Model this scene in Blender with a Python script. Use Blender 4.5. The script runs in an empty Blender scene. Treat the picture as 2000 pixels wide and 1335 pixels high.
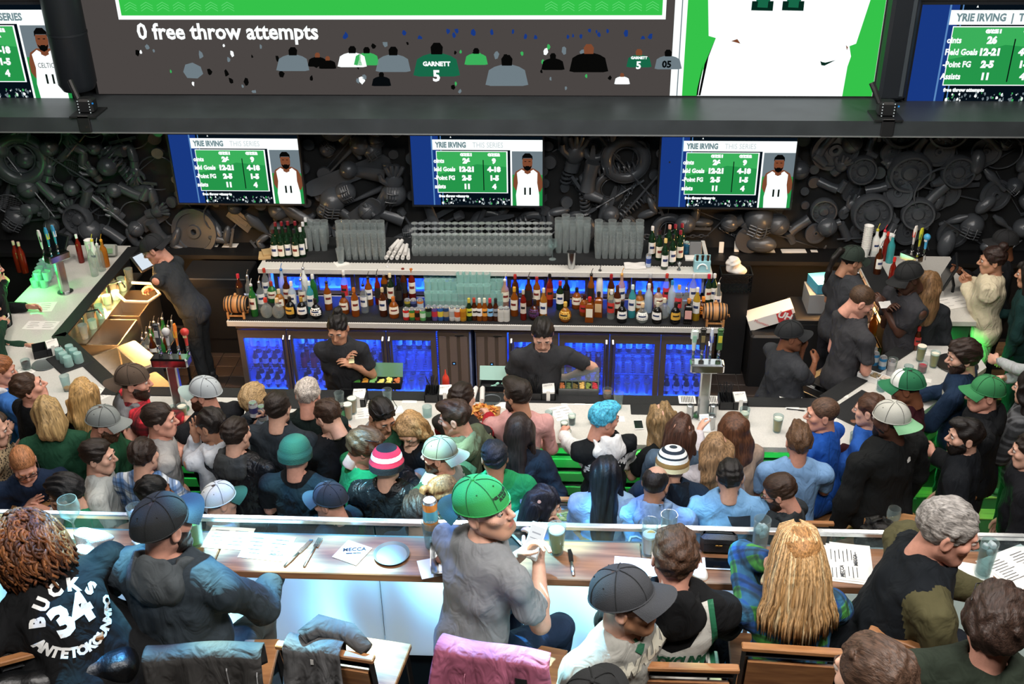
import bpy, bmesh, math, random
import numpy as np
from math import radians as rad, sin, cos, pi, sqrt, atan2
from mathutils import Matrix, Vector
from mathutils.bvhtree import BVHTree
rng = random.Random(7)
ORD = 'first second third fourth fifth sixth seventh eighth ninth tenth eleventh twelfth thirteenth fourteenth fifteenth sixteenth seventeenth eighteenth nineteenth twentieth twenty-first'.split()
SC = bpy.context.scene
COL = SC.collection
# ---------------------------------------------------------------- camera
F = 2150.0; HC = 5.9
PITCH, YAW, ROLL = rad(29.55), rad(3.47), rad(0.85)
_f = np.array([-sin(YAW)*cos(PITCH), cos(YAW)*cos(PITCH), -sin(PITCH)])
_r = np.array([cos(YAW), sin(YAW), 0.0]); _d = np.cross(_f, _r)
_r, _d = cos(ROLL)*_r+sin(ROLL)*_d, -sin(ROLL)*_r+cos(ROLL)*_d
CAMP = np.array([0, 0, HC])
def ray(u, v): return _r*((u-1000)/F)+_d*((v-667.5)/F)+_f
def at(u, v, z):
    d = ray(u, v); return CAMP+d*((z-HC)/d[2])
def atY(u, v, Y):
    d = ray(u, v); return CAMP+d*(Y/d[1])
cam = bpy.data.cameras.new('camera'); camo = bpy.data.objects.new('camera', cam); COL.objects.link(camo)
cam.sensor_width = 36; cam.lens = F/2000*36; cam.clip_start = .05; cam.clip_end = 60
camo.matrix_world = Matrix(((_r[0], -_d[0], -_f[0], 0), (_r[1], -_d[1], -_f[1], 0), (_r[2], -_d[2], -_f[2], HC), (0, 0, 0, 1)))
SC.camera = camo
vs = SC.view_settings; vs.view_transform = 'Standard'; vs.look = 'None'; vs.gamma = 1; vs.use_curve_mapping = False; vs.exposure = 0.0
SC.cycles.transparent_max_bounces = 24; SC.cycles.max_bounces = 6; SC.cycles.glossy_bounces = 3; SC.cycles.transmission_bounces = 4
SC.cycles.caustics_reflective = False; SC.cycles.caustics_refractive = False
# ---------------------------------------------------------------- world and lamps
W = bpy.data.worlds.new('world'); SC.world = W; W.use_nodes = True
W.node_tree.nodes['Background'].inputs[0].default_value = (.05, .06, .07, 1); W.node_tree.nodes['Background'].inputs[1].default_value = .5
def lamp(kind, name, loc, energy, color, target=None, size=None, size_y=None, spot=None, blend=.5, parent=None):
    l = bpy.data.lights.new(name, kind); l.energy = energy; l.color = color
    o = bpy.data.objects.new(name, l); COL.objects.link(o); o.location = loc
    if kind == 'AREA':
        l.size = size
        if size_y: l.shape = 'RECTANGLE'; l.size_y = size_y
    elif size: l.shadow_soft_size = size
    if spot: l.spot_size = rad(spot); l.spot_blend = blend
    d = Vector(target)-Vector(loc) if target is not None else Vector((0, 0, -1))
    o.rotation_euler = d.to_track_quat('-Z', 'Y').to_euler()
    return o
WARMW = (1, .90, .80)
for x in (-4.6, -2.7, -.9, .9, 2.7):
    lamp('AREA', 'bar_downlight', (x, 7.35, 5.6), 45, WARMW, (x, 7.4, 0), .5)
for x in (-3.3, -.9, 1.6):
    lamp('AREA', 'back_bar_downlight', (x, 8.6, 5.2), 26, WARMW, (x, 9.5, 1), .5)
lamp('AREA', 'hall_downlight', (3.6, 8.3, 5.4), 45, WARMW, (3.4, 8.2, 0), .6)
lamp('AREA', 'hall_downlight', (-5.2, 8.6, 5.4), 40, WARMW, (-5, 8.6, 0), .6)
for x in (-2.4, -.2, 2.0):
    lamp('AREA', 'crowd_downlight', (x, 5.2, 6.4), 34, (.92, .96, 1), (x, 5.6, 0), .6)
for x in (-1.2, 1.1):
    lamp('AREA', 'mezzanine_downlight', (x, 1.6, 6.9), 130, (1, .95, .9), (x*.8, 3.2, 2.4), .7)
lamp('AREA', 'mezzanine_downlight', (2.6, 2.7, 6.9), 90, (1, .95, .9), (.6, 3.2, 2.6), .7)
# stage spot with a blurred pattern plate: cold light over the mezzanine rail
gs = lamp('SPOT', 'pattern_spot', (-1.9, 5.3, 7.2), 11000, (1, 1, 1), (-1.0, 4.25, 2.2), .05, spot=48, blend=.4)
gl = gs.data; gl.use_nodes = True; nt = gl.node_tree
em = nt.nodes['Emission']; tc = nt.nodes.new('ShaderNodeTexCoord'); nz = nt.nodes.new('ShaderNodeTexNoise'); cr = nt.nodes.new('ShaderNodeValToRGB')
nt.links.new(tc.outputs['Normal'], nz.inputs['Vector']); nt.links.new(nz.outputs[0], cr.inputs[0]); nt.links.new(cr.outputs[0], em.inputs['Color'])
nz.inputs['Scale'].default_value = 19; nz.inputs['Detail'].default_value = 1.2
cr.color_ramp.elements[0].position = .36; cr.color_ramp.elements[0].color = (.0, .012, .05, 1)
cr.color_ramp.elements[1].position = .66; cr.color_ramp.elements[1].color = (.55, 1, 1, 1)
for p_, c_ in ((.46, (.01, .09, .30, 1)), (.55, (.12, .55, .85, 1))): cr.color_ramp.elements.new(p_).color = c_
# green strips tucked under the customer side of the counter, amber strips on the staff side
GREEN = (.05, 1, .16); AMBER = (1, .50, .16); BLUE = (.03, .16, 1)
lamp('AREA', 'green_strip', (-.95, 6.99, .98), 46, GREEN, (-.95, 6.85, 0), 6.2, .03)
lamp('AREA', 'green_strip', (2.90, 7.46, .98), 70, GREEN, (3.35, 7.0, 0), .03, 1.6)
lamp('AREA', 'green_strip', (-4.75, 7.5, .98), 16, GREEN, (-4.95, 7.3, 0), .03, 1.6)
lamp('AREA', 'green_strip', (3.35, 8.72, .98), 18, GREEN, (3.45, 8.72, 0), .5, .05)
lamp('AREA', 'green_floor_strip', (2.3, 7.0, .5), 40, GREEN, (2.6, 5.9, 0), 1.2, .03)
lamp('AREA', 'amber_strip', (-4.62, 9.45, 1.02), 80, AMBER, (-4.3, 9.45, .5), .03, 1.7)
lamp('AREA', 'amber_strip', (-4.2, 8.13, 1.02), 32, AMBER, (-4.0, 8.3, .5), .3)
lamp('AREA', 'amber_strip', (2.82, 9.7, 1.02), 60, AMBER, (2.5, 9.7, .6), .03, 1.3)
# ---------------------------------------------------------------- materials
def lin(c):
    if isinstance(c, str):
        c = c.lstrip('#'); c = [int(c[i:i+2], 16)/255 for i in (0, 2, 4)]
        c = [x/12.92 if x <= .04045 else ((x+.055)/1.055)**2.4 for x in c]
    return (c[0], c[1], c[2], 1)
MC = {}
def N(nt, t, **k):
    n = nt.nodes.new(t)
    for a, b in k.items(): setattr(n, a, b)
    return n
def mat(c, rough=.6, metal=0.0, spec=.5, bump=0, bscale=60, var=0, vscale=8, stretch=None, emit=0, coat=0):
    key = ('m', str(c), rough, metal, spec, bump, bscale, var, vscale, str(stretch), emit, coat)
    if key in MC: return MC[key]
    m = bpy.data.materials.new('surface'); m.use_nodes = True; nt = m.node_tree; b = nt.nodes['Principled BSDF']
    b.inputs['Base Color'].default_value = lin(c); b.inputs['Roughness'].default_value = rough; b.inputs['Metallic'].default_value = metal
    b.inputs['Specular IOR Level'].default_value = spec; b.inputs['Coat Weight'].default_value = coat
    if emit:
        b.inputs['Emission Color'].default_value = lin(c); b.inputs['Emission Strength'].default_value = emit
    if bump or var:
        tcn = N(nt, 'ShaderNodeTexCoord'); mp = N(nt, 'ShaderNodeMapping')
        nt.links.new(tcn.outputs['Object'], mp.inputs[0])
        if stretch: mp.inputs['Scale'].default_value = stretch
        if var:
            n = N(nt, 'ShaderNodeTexNoise'); n.inputs['Scale'].default_value = vscale; n.inputs['Detail'].default_value = 4
            r = N(nt, 'ShaderNodeMapRange'); r.inputs[1].default_value = .3; r.inputs[2].default_value = .7; r.inputs[3].default_value = 1-var; r.inputs[4].default_value = 1+var
            mx = N(nt, 'ShaderNodeVectorMath', operation='SCALE'); mx.inputs[0].default_value = lin(c)[:3]
            nt.links.new(mp.outputs[0], n.inputs['Vector']); nt.links.new(n.outputs[0], r.inputs[0]); nt.links.new(r.outputs[0], mx.inputs['Scale']); nt.links.new(mx.outputs[0], b.inputs['Base Color'])
        if bump:
            n = N(nt, 'ShaderNodeTexNoise'); n.inputs['Scale'].default_value = bscale; n.inputs['Detail'].default_value = 3
            bp = N(nt, 'ShaderNodeBump'); bp.inputs['Strength'].default_value = bump; bp.inputs['Distance'].default_value = .01
            nt.links.new(mp.outputs[0], n.inputs['Vector']); nt.links.new(n.outputs[0], bp.inputs['Height']); nt.links.new(bp.outputs[0], b.inputs['Normal'])
    MC[key] = m; return m
def glass(c='#e8f4f4', a=.07, rough=.03, edge=.5):
    """clear glass without refraction: tinted see-through body with a Fresnel sheen"""
    key = ('g', str(c), a, rough, edge)
    if key in MC: return MC[key]
    m = bpy.data.materials.new('glass'); m.use_nodes = True; nt = m.node_tree; nt.nodes.clear()
    out = N(nt, 'ShaderNodeOutputMaterial'); tr = N(nt, 'ShaderNodeBsdfTransparent'); gl = N(nt, 'ShaderNodeBsdfPrincipled')
    tr.inputs[0].default_value = lin(c); gl.inputs['Base Color'].default_value = lin(c) if a >= .3 else tuple(x*.55 for x in lin(c)[:3])+(1,); gl.inputs['Roughness'].default_value = rough
    gl.inputs['Specular IOR Level'].default_value = 1.0
    lw = N(nt, 'ShaderNodeLayerWeight'); lw.inputs[0].default_value = .35
    r = N(nt, 'ShaderNodeMapRange'); r.inputs[3].default_value = a; r.inputs[4].default_value = edge
    mx = N(nt, 'ShaderNodeMixShader')
    nt.links.new(lw.outputs['Facing'], r.inputs[0]); nt.links.new(r.outputs[0], mx.inputs[0]); nt.links.new(tr.outputs[0], mx.inputs[1]); nt.links.new(gl.outputs[0], mx.inputs[2]); nt.links.new(mx.outputs[0], out.inputs[0])
    MC[key] = m; return m
def emat(c, s=1.0):
    key = ('e', str(c), s)
    if key in MC: return MC[key]
    m = bpy.data.materials.new('light_surface'); m.use_nodes = True; nt = m.node_tree; nt.nodes.clear()
    out = N(nt, 'ShaderNodeOutputMaterial'); e = N(nt, 'ShaderNodeEmission'); e.inputs[0].default_value = lin(c); e.inputs[1].default_value = s
    nt.links.new(e.outputs[0], out.inputs[0]); MC[key] = m; return m
def wood(c1, c2, scale=(1.2, 14, 14), rough=.45):
    key = ('w', c1, c2, scale, rough)
    if key in MC: return MC[key]
    m = bpy.data.materials.new('wood'); m.use_nodes = True; nt = m.node_tree; b = nt.nodes['Principled BSDF']; b.inputs['Roughness'].default_value = rough
    t = N(nt, 'ShaderNodeTexCoord'); mp = N(nt, 'ShaderNodeMapping'); mp.inputs['Scale'].default_value = scale
    n = N(nt, 'ShaderNodeTexNoise'); n.inputs['Scale'].default_value = 3; n.inputs['Detail'].default_value = 6; n.inputs['Distortion'].default_value = .6
    cr = N(nt, 'ShaderNodeValToRGB'); cr.color_ramp.elements[0].position = .3; cr.color_ramp.elements[1].position = .7
    cr.color_ramp.elements[0].color = lin(c1); cr.color_ramp.elements[1].color = lin(c2)
    oi = N(nt, 'ShaderNodeObjectInfo'); ad = N(nt, 'ShaderNodeVectorMath', operation='ADD')
    sc2 = N(nt, 'ShaderNodeVectorMath', operation='SCALE'); sc2.inputs[0].default_value = (13, 7, 5); nt.links.new(oi.outputs['Random'], sc2.inputs['Scale'])
    nt.links.new(t.outputs['Object'], mp.inputs[0]); nt.links.new(mp.outputs[0], ad.inputs[0]); nt.links.new(sc2.outputs[0], ad.inputs[1])
    nt.links.new(ad.outputs[0], n.inputs['Vector']); nt.links.new(n.outputs[0], cr.inputs[0]); nt.links.new(cr.outputs[0], b.inputs['Base Color'])
    MC[key] = m; return m
BLACK = mat('#15171a', .55, bump=.1); BLACKM = mat('#1a1c1f', .4, .3); STEEL = mat('#b9bcbd', .28, 1, var=.08, vscale=20); CHROME = mat('#d8dadb', .12, 1)
QUARTZ = mat('#cfcdc7', .3, var=.07, vscale=90); RUBBER = mat('#17191b', .7, bump=.4, bscale=120)
PAPER = mat('#eceae4', .8); WHITE = mat('#f1f0ec', .6); GLASS = glass(); TABLEW = wood('#6d4a34', '#9a6d4c')
# ---------------------------------------------------------------- mesh builder
class MB:
    def __init__(s): s.v = []; s.f = []; s.m = []; s.M = None
    def add(s, vs, fs, mi=0):
        o = len(s.v)
        if s.M is not None: vs = [tuple(s.M @ Vector(p)) for p in vs]
        s.v += [tuple(map(float, p)) for p in vs]; s.f += [tuple(i+o for i in f) for f in fs]; s.m += [mi]*len(fs); return s
    def box(s, c, d, mi=0, rz=0, rx=0, ry=0, bev=0):
        hx, hy, hz = d[0]/2, d[1]/2, d[2]/2
        if bev:
            b = min(bev, hx*.9, hy*.9, hz*.9); vs = []
            for z, k in ((-hz, b), (-hz+b, 0), (hz-b, 0), (hz, b)):
                x, y, q = hx-k, hy-k, b
                vs += [(-x, -y+q, z), (-x+q, -y, z), (x-q, -y, z), (x, -y+q, z), (x, y-q, z), (x-q, y, z), (-x+q, y, z), (-x, y-q, z)]
            fs = [tuple(range(7, -1, -1)), tuple(range(24, 32))]+[(l*8+i, l*8+(i+1) % 8, l*8+8+(i+1) % 8, l*8+8+i) for l in range(3) for i in range(8)]
        else:
            vs = [(x, y, z) for x in (-hx, hx) for y in (-hy, hy) for z in (-hz, hz)]
            fs = [(0, 1, 3, 2), (4, 6, 7, 5), (0, 4, 5, 1), (2, 3, 7, 6), (0, 2, 6, 4), (1, 5, 7, 3)]
        R = Matrix.Rotation(rz, 3, 'Z') @ Matrix.Rotation(ry, 3, 'Y') @ Matrix.Rotation(rx, 3, 'X')
        return s.add([tuple(R @ Vector(p)+Vector(c)) for p in vs], fs, mi)
    def prism(s, poly, z0, z1, mi=0):
        n = len(poly); vs = [(p[0], p[1], z0) for p in poly]+[(p[0], p[1], z1) for p in poly]
        return s.add(vs, [tuple(range(n-1, -1, -1)), tuple(range(n, 2*n))]+[(i, (i+1) % n, n+(i+1) % n, n+i) for i in range(n)], mi)
    def lathe(s, prof, seg=14, c=(0, 0, 0), mi=0, sx=1, sy=1, mis=None, R=None):
        vs = []; fs = []; ms = []
        for r, z in prof:
            for i in range(seg):
                a = 2*pi*i/seg; p = Vector((r*cos(a)*sx, r*sin(a)*sy, z))
                if R is not None: p = R @ p
                vs.append((c[0]+p[0], c[1]+p[1], c[2]+p[2]))
        for k in range(len(prof)-1):
            for i in range(seg): fs.append((k*seg+i, k*seg+(i+1) % seg, (k+1)*seg+(i+1) % seg, (k+1)*seg+i)); ms.append(mis[k] if mis else mi)
        if prof[0][0] > 1e-4: fs.append(tuple(range(seg-1, -1, -1))); ms.append(mis[0] if mis else mi)
        if prof[-1][0] > 1e-4: fs.append(tuple(range((len(prof)-1)*seg, len(prof)*seg))); ms.append(mis[-1] if mis else mi)
        o = len(s.m); s.add(vs, fs, mi); s.m[o:] = ms; return s
    def tube(s, pts, r, seg=8, mi=0, closed=False, flat=1):
        pts = [Vector(p) for p in pts]; n = len(pts); rs = r if hasattr(r, '__len__') else [r]*n; vs = []; fs = []
        up = None
        for k in range(n):
            if closed: t = pts[(k+1) % n]-pts[k-1]
            else: t = pts[min(k+1, n-1)]-pts[max(k-1, 0)]
            t.normalize()
            if up is None: up = Vector((0, 0, 1)) if abs(t.z) < .9 else Vector((1, 0, 0))
            a = t.cross(up).normalized(); b = a.cross(t); up = b
            for i in range(seg):
                q = 2*pi*i/seg; vs.append(pts[k]+a*cos(q)*rs[k]+b*sin(q)*rs[k]*flat)
        L = n if closed else n-1
        for k in range(L):
            for i in range(seg): fs.append((k*seg+i, k*seg+(i+1) % seg, ((k+1) % n)*seg+(i+1) % seg, ((k+1) % n)*seg+i))
        if not closed: fs += [tuple(range(seg-1, -1, -1)), tuple(range((n-1)*seg, n*seg))]
        return s.add(vs, fs, mi)
    def ell(s, c, r, seg=14, rings=8, mi=0, R=None):
        return s.lathe([(max(1e-5, sin(pi*k/rings))*r[0], -cos(pi*k/rings)*r[2]) for k in range(rings+1)], seg, c, mi, 1, r[1]/r[0], R=R)
    def grid(s, fn, nu, nv, mi=0, thick=0):
        P = [[Vector(fn(i/nu, j/nv)) for j in range(nv+1)] for i in range(nu+1)]
        w = nv+1; vs = [p for r in P for p in r]; fs = [(i*w+j, (i+1)*w+j, (i+1)*w+j+1, i*w+j+1) for i in range(nu) for j in range(nv)]
        if thick:
            n0 = len(vs); nr = []
            for i in range(nu+1):
                for j in range(nv+1):
                    du = P[min(i+1, nu)][j]-P[max(i-1, 0)][j]; dv = P[i][min(j+1, nv)]-P[i][max(j-1, 0)]; q = du.cross(dv)
                    nr.append(P[i][j]-(q.normalized() if q.length > 1e-9 else Vector((0, 0, 1)))*thick)
            vs += nr; fs += [tuple(n0+i for i in reversed(f)) for f in fs]
            b = [i*w for i in range(nu+1)]+[nu*w+j for j in range(1, w)]+[i*w+nv for i in range(nu-1, -1, -1)]+[j for j in range(nv-1, 0, -1)]
            fs += [(b[k], b[k-1], n0+b[k-1], n0+b[k]) for k in range(len(b))]
        return s.add(vs, fs, mi)
    def mesh(s, name, mats, smooth=False):
        me = bpy.data.meshes.new(name); me.from_pydata(s.v, [], s.f)
        for m in (mats if isinstance(mats, (list, tuple)) else [mats]): me.materials.append(m)
        if any(s.m): me.polygons.foreach_set('material_index', s.m)
        bm = bmesh.new(); bm.from_mesh(me); bmesh.ops.recalc_face_normals(bm, faces=bm.faces); bm.to_mesh(me); bm.free()
        if smooth:
            me.polygons.foreach_set('use_smooth', [True]*len(me.polygons))
            if smooth != 2: me.set_sharp_from_angle(angle=rad(38))
        return me
    def build(s, name, mats, parent=None, smooth=False, loc=None, rz=0):
        return link(name, s.mesh(name, mats, smooth), parent, loc, rz)
def link(name, me, parent=None, loc=None, rz=0):
    o = bpy.data.objects.new(name, me); COL.objects.link(o)
    if parent: o.parent = parent
    if loc is not None: o.location = tuple(map(float, loc))
    if rz: o.rotation_euler[2] = rz
    return o
def tag(o, label=None, cat=None, group=None, kind=None):
    for k, v in (('label', label), ('category', cat), ('group', group), ('kind', kind)):
        if v: o[k] = v
    return o
def thing(name, label, cat, loc=(0, 0, 0), rz=0, group=None):
    o = bpy.data.objects.new(name, None); o.empty_display_size = .05; COL.objects.link(o); o.location = tuple(map(float, loc)); o.rotation_euler[2] = rz
    return tag(o, label, cat, group)
KIDS = {}
def copy_tree(o, parent=None, depth=0):
    c = o.copy(); COL.objects.link(c)
    if parent: c.parent = parent
    for ch in o.children: copy_tree(ch, c)
    return c
def dup(o, loc, rz=None, label=None, group=None):
    c = copy_tree(o); c.location = tuple(map(float, loc))
    if rz is not None: c.rotation_euler[2] = rz
    if label: c['label'] = label
    if group: c['group'] = group
    return c
def struct(name, mb, m, parent=None, smooth=False):
    o = mb.build(name, m, parent, smooth)
    if not parent: o['kind'] = 'structure'
    return o
FONT = {}
def text_mb(txt, size=1.0, depth=0, bold=0, align='CENTER', shear=0, space=1.0, xscale=1.0):
    """lettering as an MB in the XY plane (x right, y up)"""
    key = (txt, size, depth, bold, align, shear, space, xscale)
    if key not in FONT:
        cu = bpy.data.curves.new('t', 'FONT'); cu.body = txt; cu.size = size; cu.align_x = align; cu.align_y = 'CENTER'; cu.offset = bold; cu.shear = shear; cu.space_character = space; cu.resolution_u = 2; cu.extrude = depth
        ob = bpy.data.objects.new('t', cu); me = bpy.data.meshes.new_from_object(ob)
        FONT[key] = ([tuple((v.co[0]*xscale, v.co[1], v.co[2])) for v in me.vertices], [tuple(p.vertices) for p in me.polygons])
        bpy.data.objects.remove(ob); bpy.data.curves.remove(cu); bpy.data.meshes.remove(me)
    return FONT[key]
def put_text(mb, txt, size, M, mi=0, **k):
    v, f = text_mb(txt, size, **k); return mb.add([tuple(M @ Vector(p)) for p in v], f, mi)
FACE = Matrix(((1, 0, 0, 0), (0, 0, -1, 0), (0, 1, 0, 0), (0, 0, 0, 1)))   # XY lettering stood upright facing the camera side (-Y)
# ================================================================ setting
def rect(x0, x1, y0, y1): return [(x0, y0), (x1, y0), (x1, y1), (x0, y1)]
DARK = mat('#1b1d20', .75, var=.2, vscale=3)
XL, XR, YB, YF, ZT = -9.0, 7.5, 10.9, -3.0, 7.9
floor = struct('floor', MB().prism(rect(XL, XR, 3.95, YB), -.12, 0), mat('#2c2622', .5))
struct('ceiling', MB().prism(rect(XL, XR, YF, YB), ZT, ZT+.1), DARK)
struct('wall_back', MB().prism(rect(XL, XR, YB, YB+.1), 0, ZT), DARK)
struct('wall_left', MB().prism(rect(XL-.1, XL, YF, YB), 0, ZT), DARK)
struct('wall_right', MB().prism(rect(XR, XR+.1, YF, YB), 0, ZT), DARK)
struct('wall_front', MB().prism(rect(XL, XR, YF-.1, YF), 0, ZT), DARK)
ZM = 1.85
mez = struct('floor', MB().prism(rect(XL, XR, YF, 3.72), ZM-.2, ZM-.012), mat('#3a2b22', .5))
struct('wall_mezzanine', MB().prism(rect(XL, XR, 3.86, 3.95), 0, ZM+.14), mat('#15222b', .5))
# plank floors, board by board
PL = wood('#8a6a4c', '#b08a62', (1.0, 9, 9), .35); pl = None
def planks(x0, x1, y0, y1, wd, ln, z, parent, m, skip=None):
    me = MB().box((0, 0, -.006), (ln-.006, wd-.005, .012), bev=.002).mesh('plank', m); r = 0; y = y0
    while y < y1:
        x = x0-(r*.61 % 1)*ln
        while x < x1:
            if not (skip and skip(x+ln/2, y+wd/2)):
                link('plank', me, parent, (x+ln/2, y+wd/2, z+rng.uniform(-.0006, .0006)))
            x += ln
        y += wd; r += 1
planks(-5.6, 5.2, 4.0, 7.05, .145, 2.4, .012, floor, PL)
planks(3.0, 5.2, 7.05, 10.4, .145, 2.4, .012, floor, PL, lambda x, y: x < 4.0)
planks(-2.9, 2.9, 2.3, 3.7, .14, 1.9, ZM, mez, wood('#5d4433', '#84624a', (1, 9, 9)))
TILE = mat('#3b3330', .42, var=.25, vscale=2.5)
tme = MB().box((0, 0, .006), (.194, .194, .012), bev=.003).mesh('tile', TILE)
struct('floor_grout', MB().prism(rect(-4.7, 3.0, 7.75, 10.85), 0, .006), mat('#6e6863', .8), floor)
def in_aisle(x, y): return (-4.6 < x < -3.3 and 7.8 < y < 10.8) or (1.35 < x < 2.75 and 7.9 < y < 10.8)
rest = MB()
for i in range(38):
    for j in range(15):
        x, y = -4.6+i*.2, 7.85+j*.2
        if in_aisle(x, y): link('tile', tme, floor, (x, y, .0065))
        elif y < 9.0: rest.box((x, y, .0125), (.194, .194, .012))
tag(rest.build('tile', TILE, floor), kind='stuff')
# beam over the relief wall, with a pale metal lip; columns beside the giant screen
bm_ = struct('trim_1', MB().prism(rect(XL, XR, 10.0, 10.88), 2.475, 2.62), mat('#3c4246', .45, .2, var=.15, vscale=4))
MB().box((-.7, 9.998, 2.472), (16, .012, .012)).build('metal_lip', mat('#9aa0a2', .4, .6), bm_)
struct('trim_2', MB().prism(rect(XL, XR, 10.62, 10.88), 0, .93).prism(rect(XL, XR, 10.5, 10.88), .90, .945), mat('#0f1012', .5))   # black dado with its shelf
colm = MB().lathe([(.02, 2.72), (.15, 2.735), (.185, 2.80), (.185, 4.9)], 24, (-4.93, 10.55, 0)).lathe([(.19, 3.28), (.19, 3.30)], 24, (-4.93, 10.55, 0))
struct('trim_3', colm, mat('#20252b', .45, .2), smooth=True)
cr_ = struct('trim_4', MB().box((3.05, 10.68, 3.75), (.26, .34, 2.2), bev=.03), mat('#262b31', .4, .2))
MB().box((3.12, 10.505, 3.75), (.035, .02, 2.1)).build('metal_lip', mat('#59636b', .35, .5), cr_)
# ---------------------------------------------------------------- screens
def S(c, s=1.0): return emat(c, s)
SW, SG, SN, SK, SBK = S('#f4fbfb', 1.15), S('#27994c', .95), S('#1c3f8f', .8), S('#8a5136', .8), S('#0c1114', .6)
SG2, SGR, SLB = S('#3fb860', .9), S('#7b8a92', .8), S('#5f8fc8', .9)
def ppoly(mb, pts, mi, k): mb.add([(x, -k*.0006, z) for x, z in pts], [tuple(range(len(pts)))], mi)
def blobs(mb, x0, x1, z0, z1, n, mis, s, seed, k):
    q = random.Random(seed)
    for i in range(n):
        cx, cz = q.uniform(x0, x1), q.uniform(z0, z1); r = q.uniform(.4, 1)*s; a0 = q.uniform(0, 6)
        ppoly(mb, [(min(x1, max(x0, cx+cos(a0+a)*r*q.uniform(.5, 1.1))), min(z1, max(z0, cz+sin(a0+a)*r*1.5*q.uniform(.5, 1.1)))) for a in (0, 1, 2, 3, 4, 5)], q.choice(mis), k)
def player(mb, cx, z0, s, k, face=True):
    """flat picture of a player in a white sleeveless shirt; s = picture height"""
    P = lambda L, mi, kk: ppoly(mb, [(cx+x*s, z0+z*s) for x, z in L], mi, kk)
    P([(-.2, .28), (-.245, .36), (-.24, .5), (-.2, .62), (-.1, .68), (.1, .68), (.2, .62), (.25, .5), (.265, .36), (.22, .26)], 4, k)
    P([(-.19, 0), (-.2, .2), (-.165, .42), (-.18, .6), (-.1, .66), (0, .6), (.1, .66), (.17, .6), (.165, .42), (.2, .2), (.2, 0)], 0, k+1)
    P([(-.05, .6), (-.055, .72), (.055, .72), (.055, .6), (0, .575)], 4, k+2)
    P([(-.085, .78), (-.075, .70), (-.03, .655), (.03, .655), (.075, .70), (.085, .78), (.08, .86), (-.08, .86)], 4, k+3)
    P([(-.09, .83), (-.085, .90), (-.04, .95), (.04, .95), (.085, .90), (.09, .83), (.07, .865), (-.07, .865)], 5, k+4)
    P([(-.075, .735), (-.05, .66), (0, .635), (.05, .66), (.075, .735), (.04, .71), (.025, .725), (-.025, .725), (-.04, .71)], 5, k+4)
    for sx in (-.035, .035): P([(sx-.018, .80), (sx+.018, .80), (sx+.016, .812), (sx-.016, .812)], 5, k+5)
SM = [SW, SG, SN, SBK, SK, S('#10100f', .5), SG2, SGR, SLB, S('#d8c23a', .8), S('#b8423c', .8)]
def tv_screen(w, h, parent, big=False, side=0):
    """the broadcast picture: flat graphics, then lettering, on one panel"""
    X = lambda u: (u-.5)*w
    Z = lambda v: (v-.5)*h
    sc = MB().box((0, .006, 0), (w, .012, h)).build('screen', S('#0d1a26', .5), parent)
    g = MB(); Rc = lambda a, b, c, d, mi, k: ppoly(g, [(X(a), Z(c)), (X(b), Z(c)), (X(b), Z(d)), (X(a), Z(d))], mi, k)
    Rc(0, .21, 0, 1, 2, 1); Rc(.155, .165, 0, 1, 8, 2); Rc(.225, .232, 0, 1, 8, 2)
    Rc(.165, 1, .80, .945, 0, 3); Rc(.19, .735, .18, .785, 0, 3); Rc(.195, .725, .19, .775, 1, 4); Rc(.195, .725, .45, .775, 6, 5)
    ppoly(g, [(X(.195), Z(.45)), (X(.725), Z(.45)), (X(.725), Z(.56)), (X(.5), Z(.60)), (X(.33), Z(.5))], 1, 6)
    Rc(.545, .552, .22, .66, 3, 7); Rc(.755, 1, 0, .80, 0, 4); Rc(.768, 1, 0, .785, 1, 5); Rc(.768, 1, .45, .785, 7, 6)
    blobs(g, X(.2), X(.745), Z(.01), Z(.11), 70, [0, 7, 7, 6, 7], h*.018, 5, 4)
    player(g, X(.885), Z(.0), h*.80, 8); ppoly(g, [(X(.3), Z(.97)), (X(.312), Z(.97)), (X(.306), Z(.993))], 0, 3)
    g.build('graphic', SM, sc)
    t = MB()
    def T(s, u, v, sz, mi=0, **k): put_text(t, s, sz*h, Matrix.Translation((X(u), -.009, Z(v))) @ FACE, mi, **k)
    T('YRIE IRVING' if not big else 'YRIE IRVING  |  THIS SERIES', .19 if not big else .2, .87, .105, 1, align='LEFT', bold=.004, xscale=.72 if not big else .85)
    if not big: T('THIS SERIES', .47, .87, .105, 2, align='LEFT', xscale=.78)
    for u, s in ((.42, 'GAME 1'), (.63, 'GAME 2')): T(s, u, .735, .045, 0, bold=.006)
    for v, a, b, c in ((.645, 'oints', '26', '9'), (.525, 'Field Goals' if big else 'ield Goals', '12-21', '4-18'), (.40, '-Point FG', '2-5', '1-5'), (.275, 'Assists' if big else 'ssists', '11', '4')):
        T(a, .17, v, .085, 0, align='LEFT', bold=.003, xscale=.85); T(b, .42, v, .095, 0, bold=.006); T(c, .63, v, .095, 0, bold=.006)
    T('free throw attempts', .2, .135, .05, 0, align='LEFT', bold=.003)
    T('11', .885, .21, .14, 3, bold=.004)
    if side: T('CELTICS', .885, .36, .075, 3, xscale=.75)
    t.build('lettering', [SW, S('#7f9aa0', .8), S('#c7d0d2', 1), S('#16241c', .5)], sc)
    return sc
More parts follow.
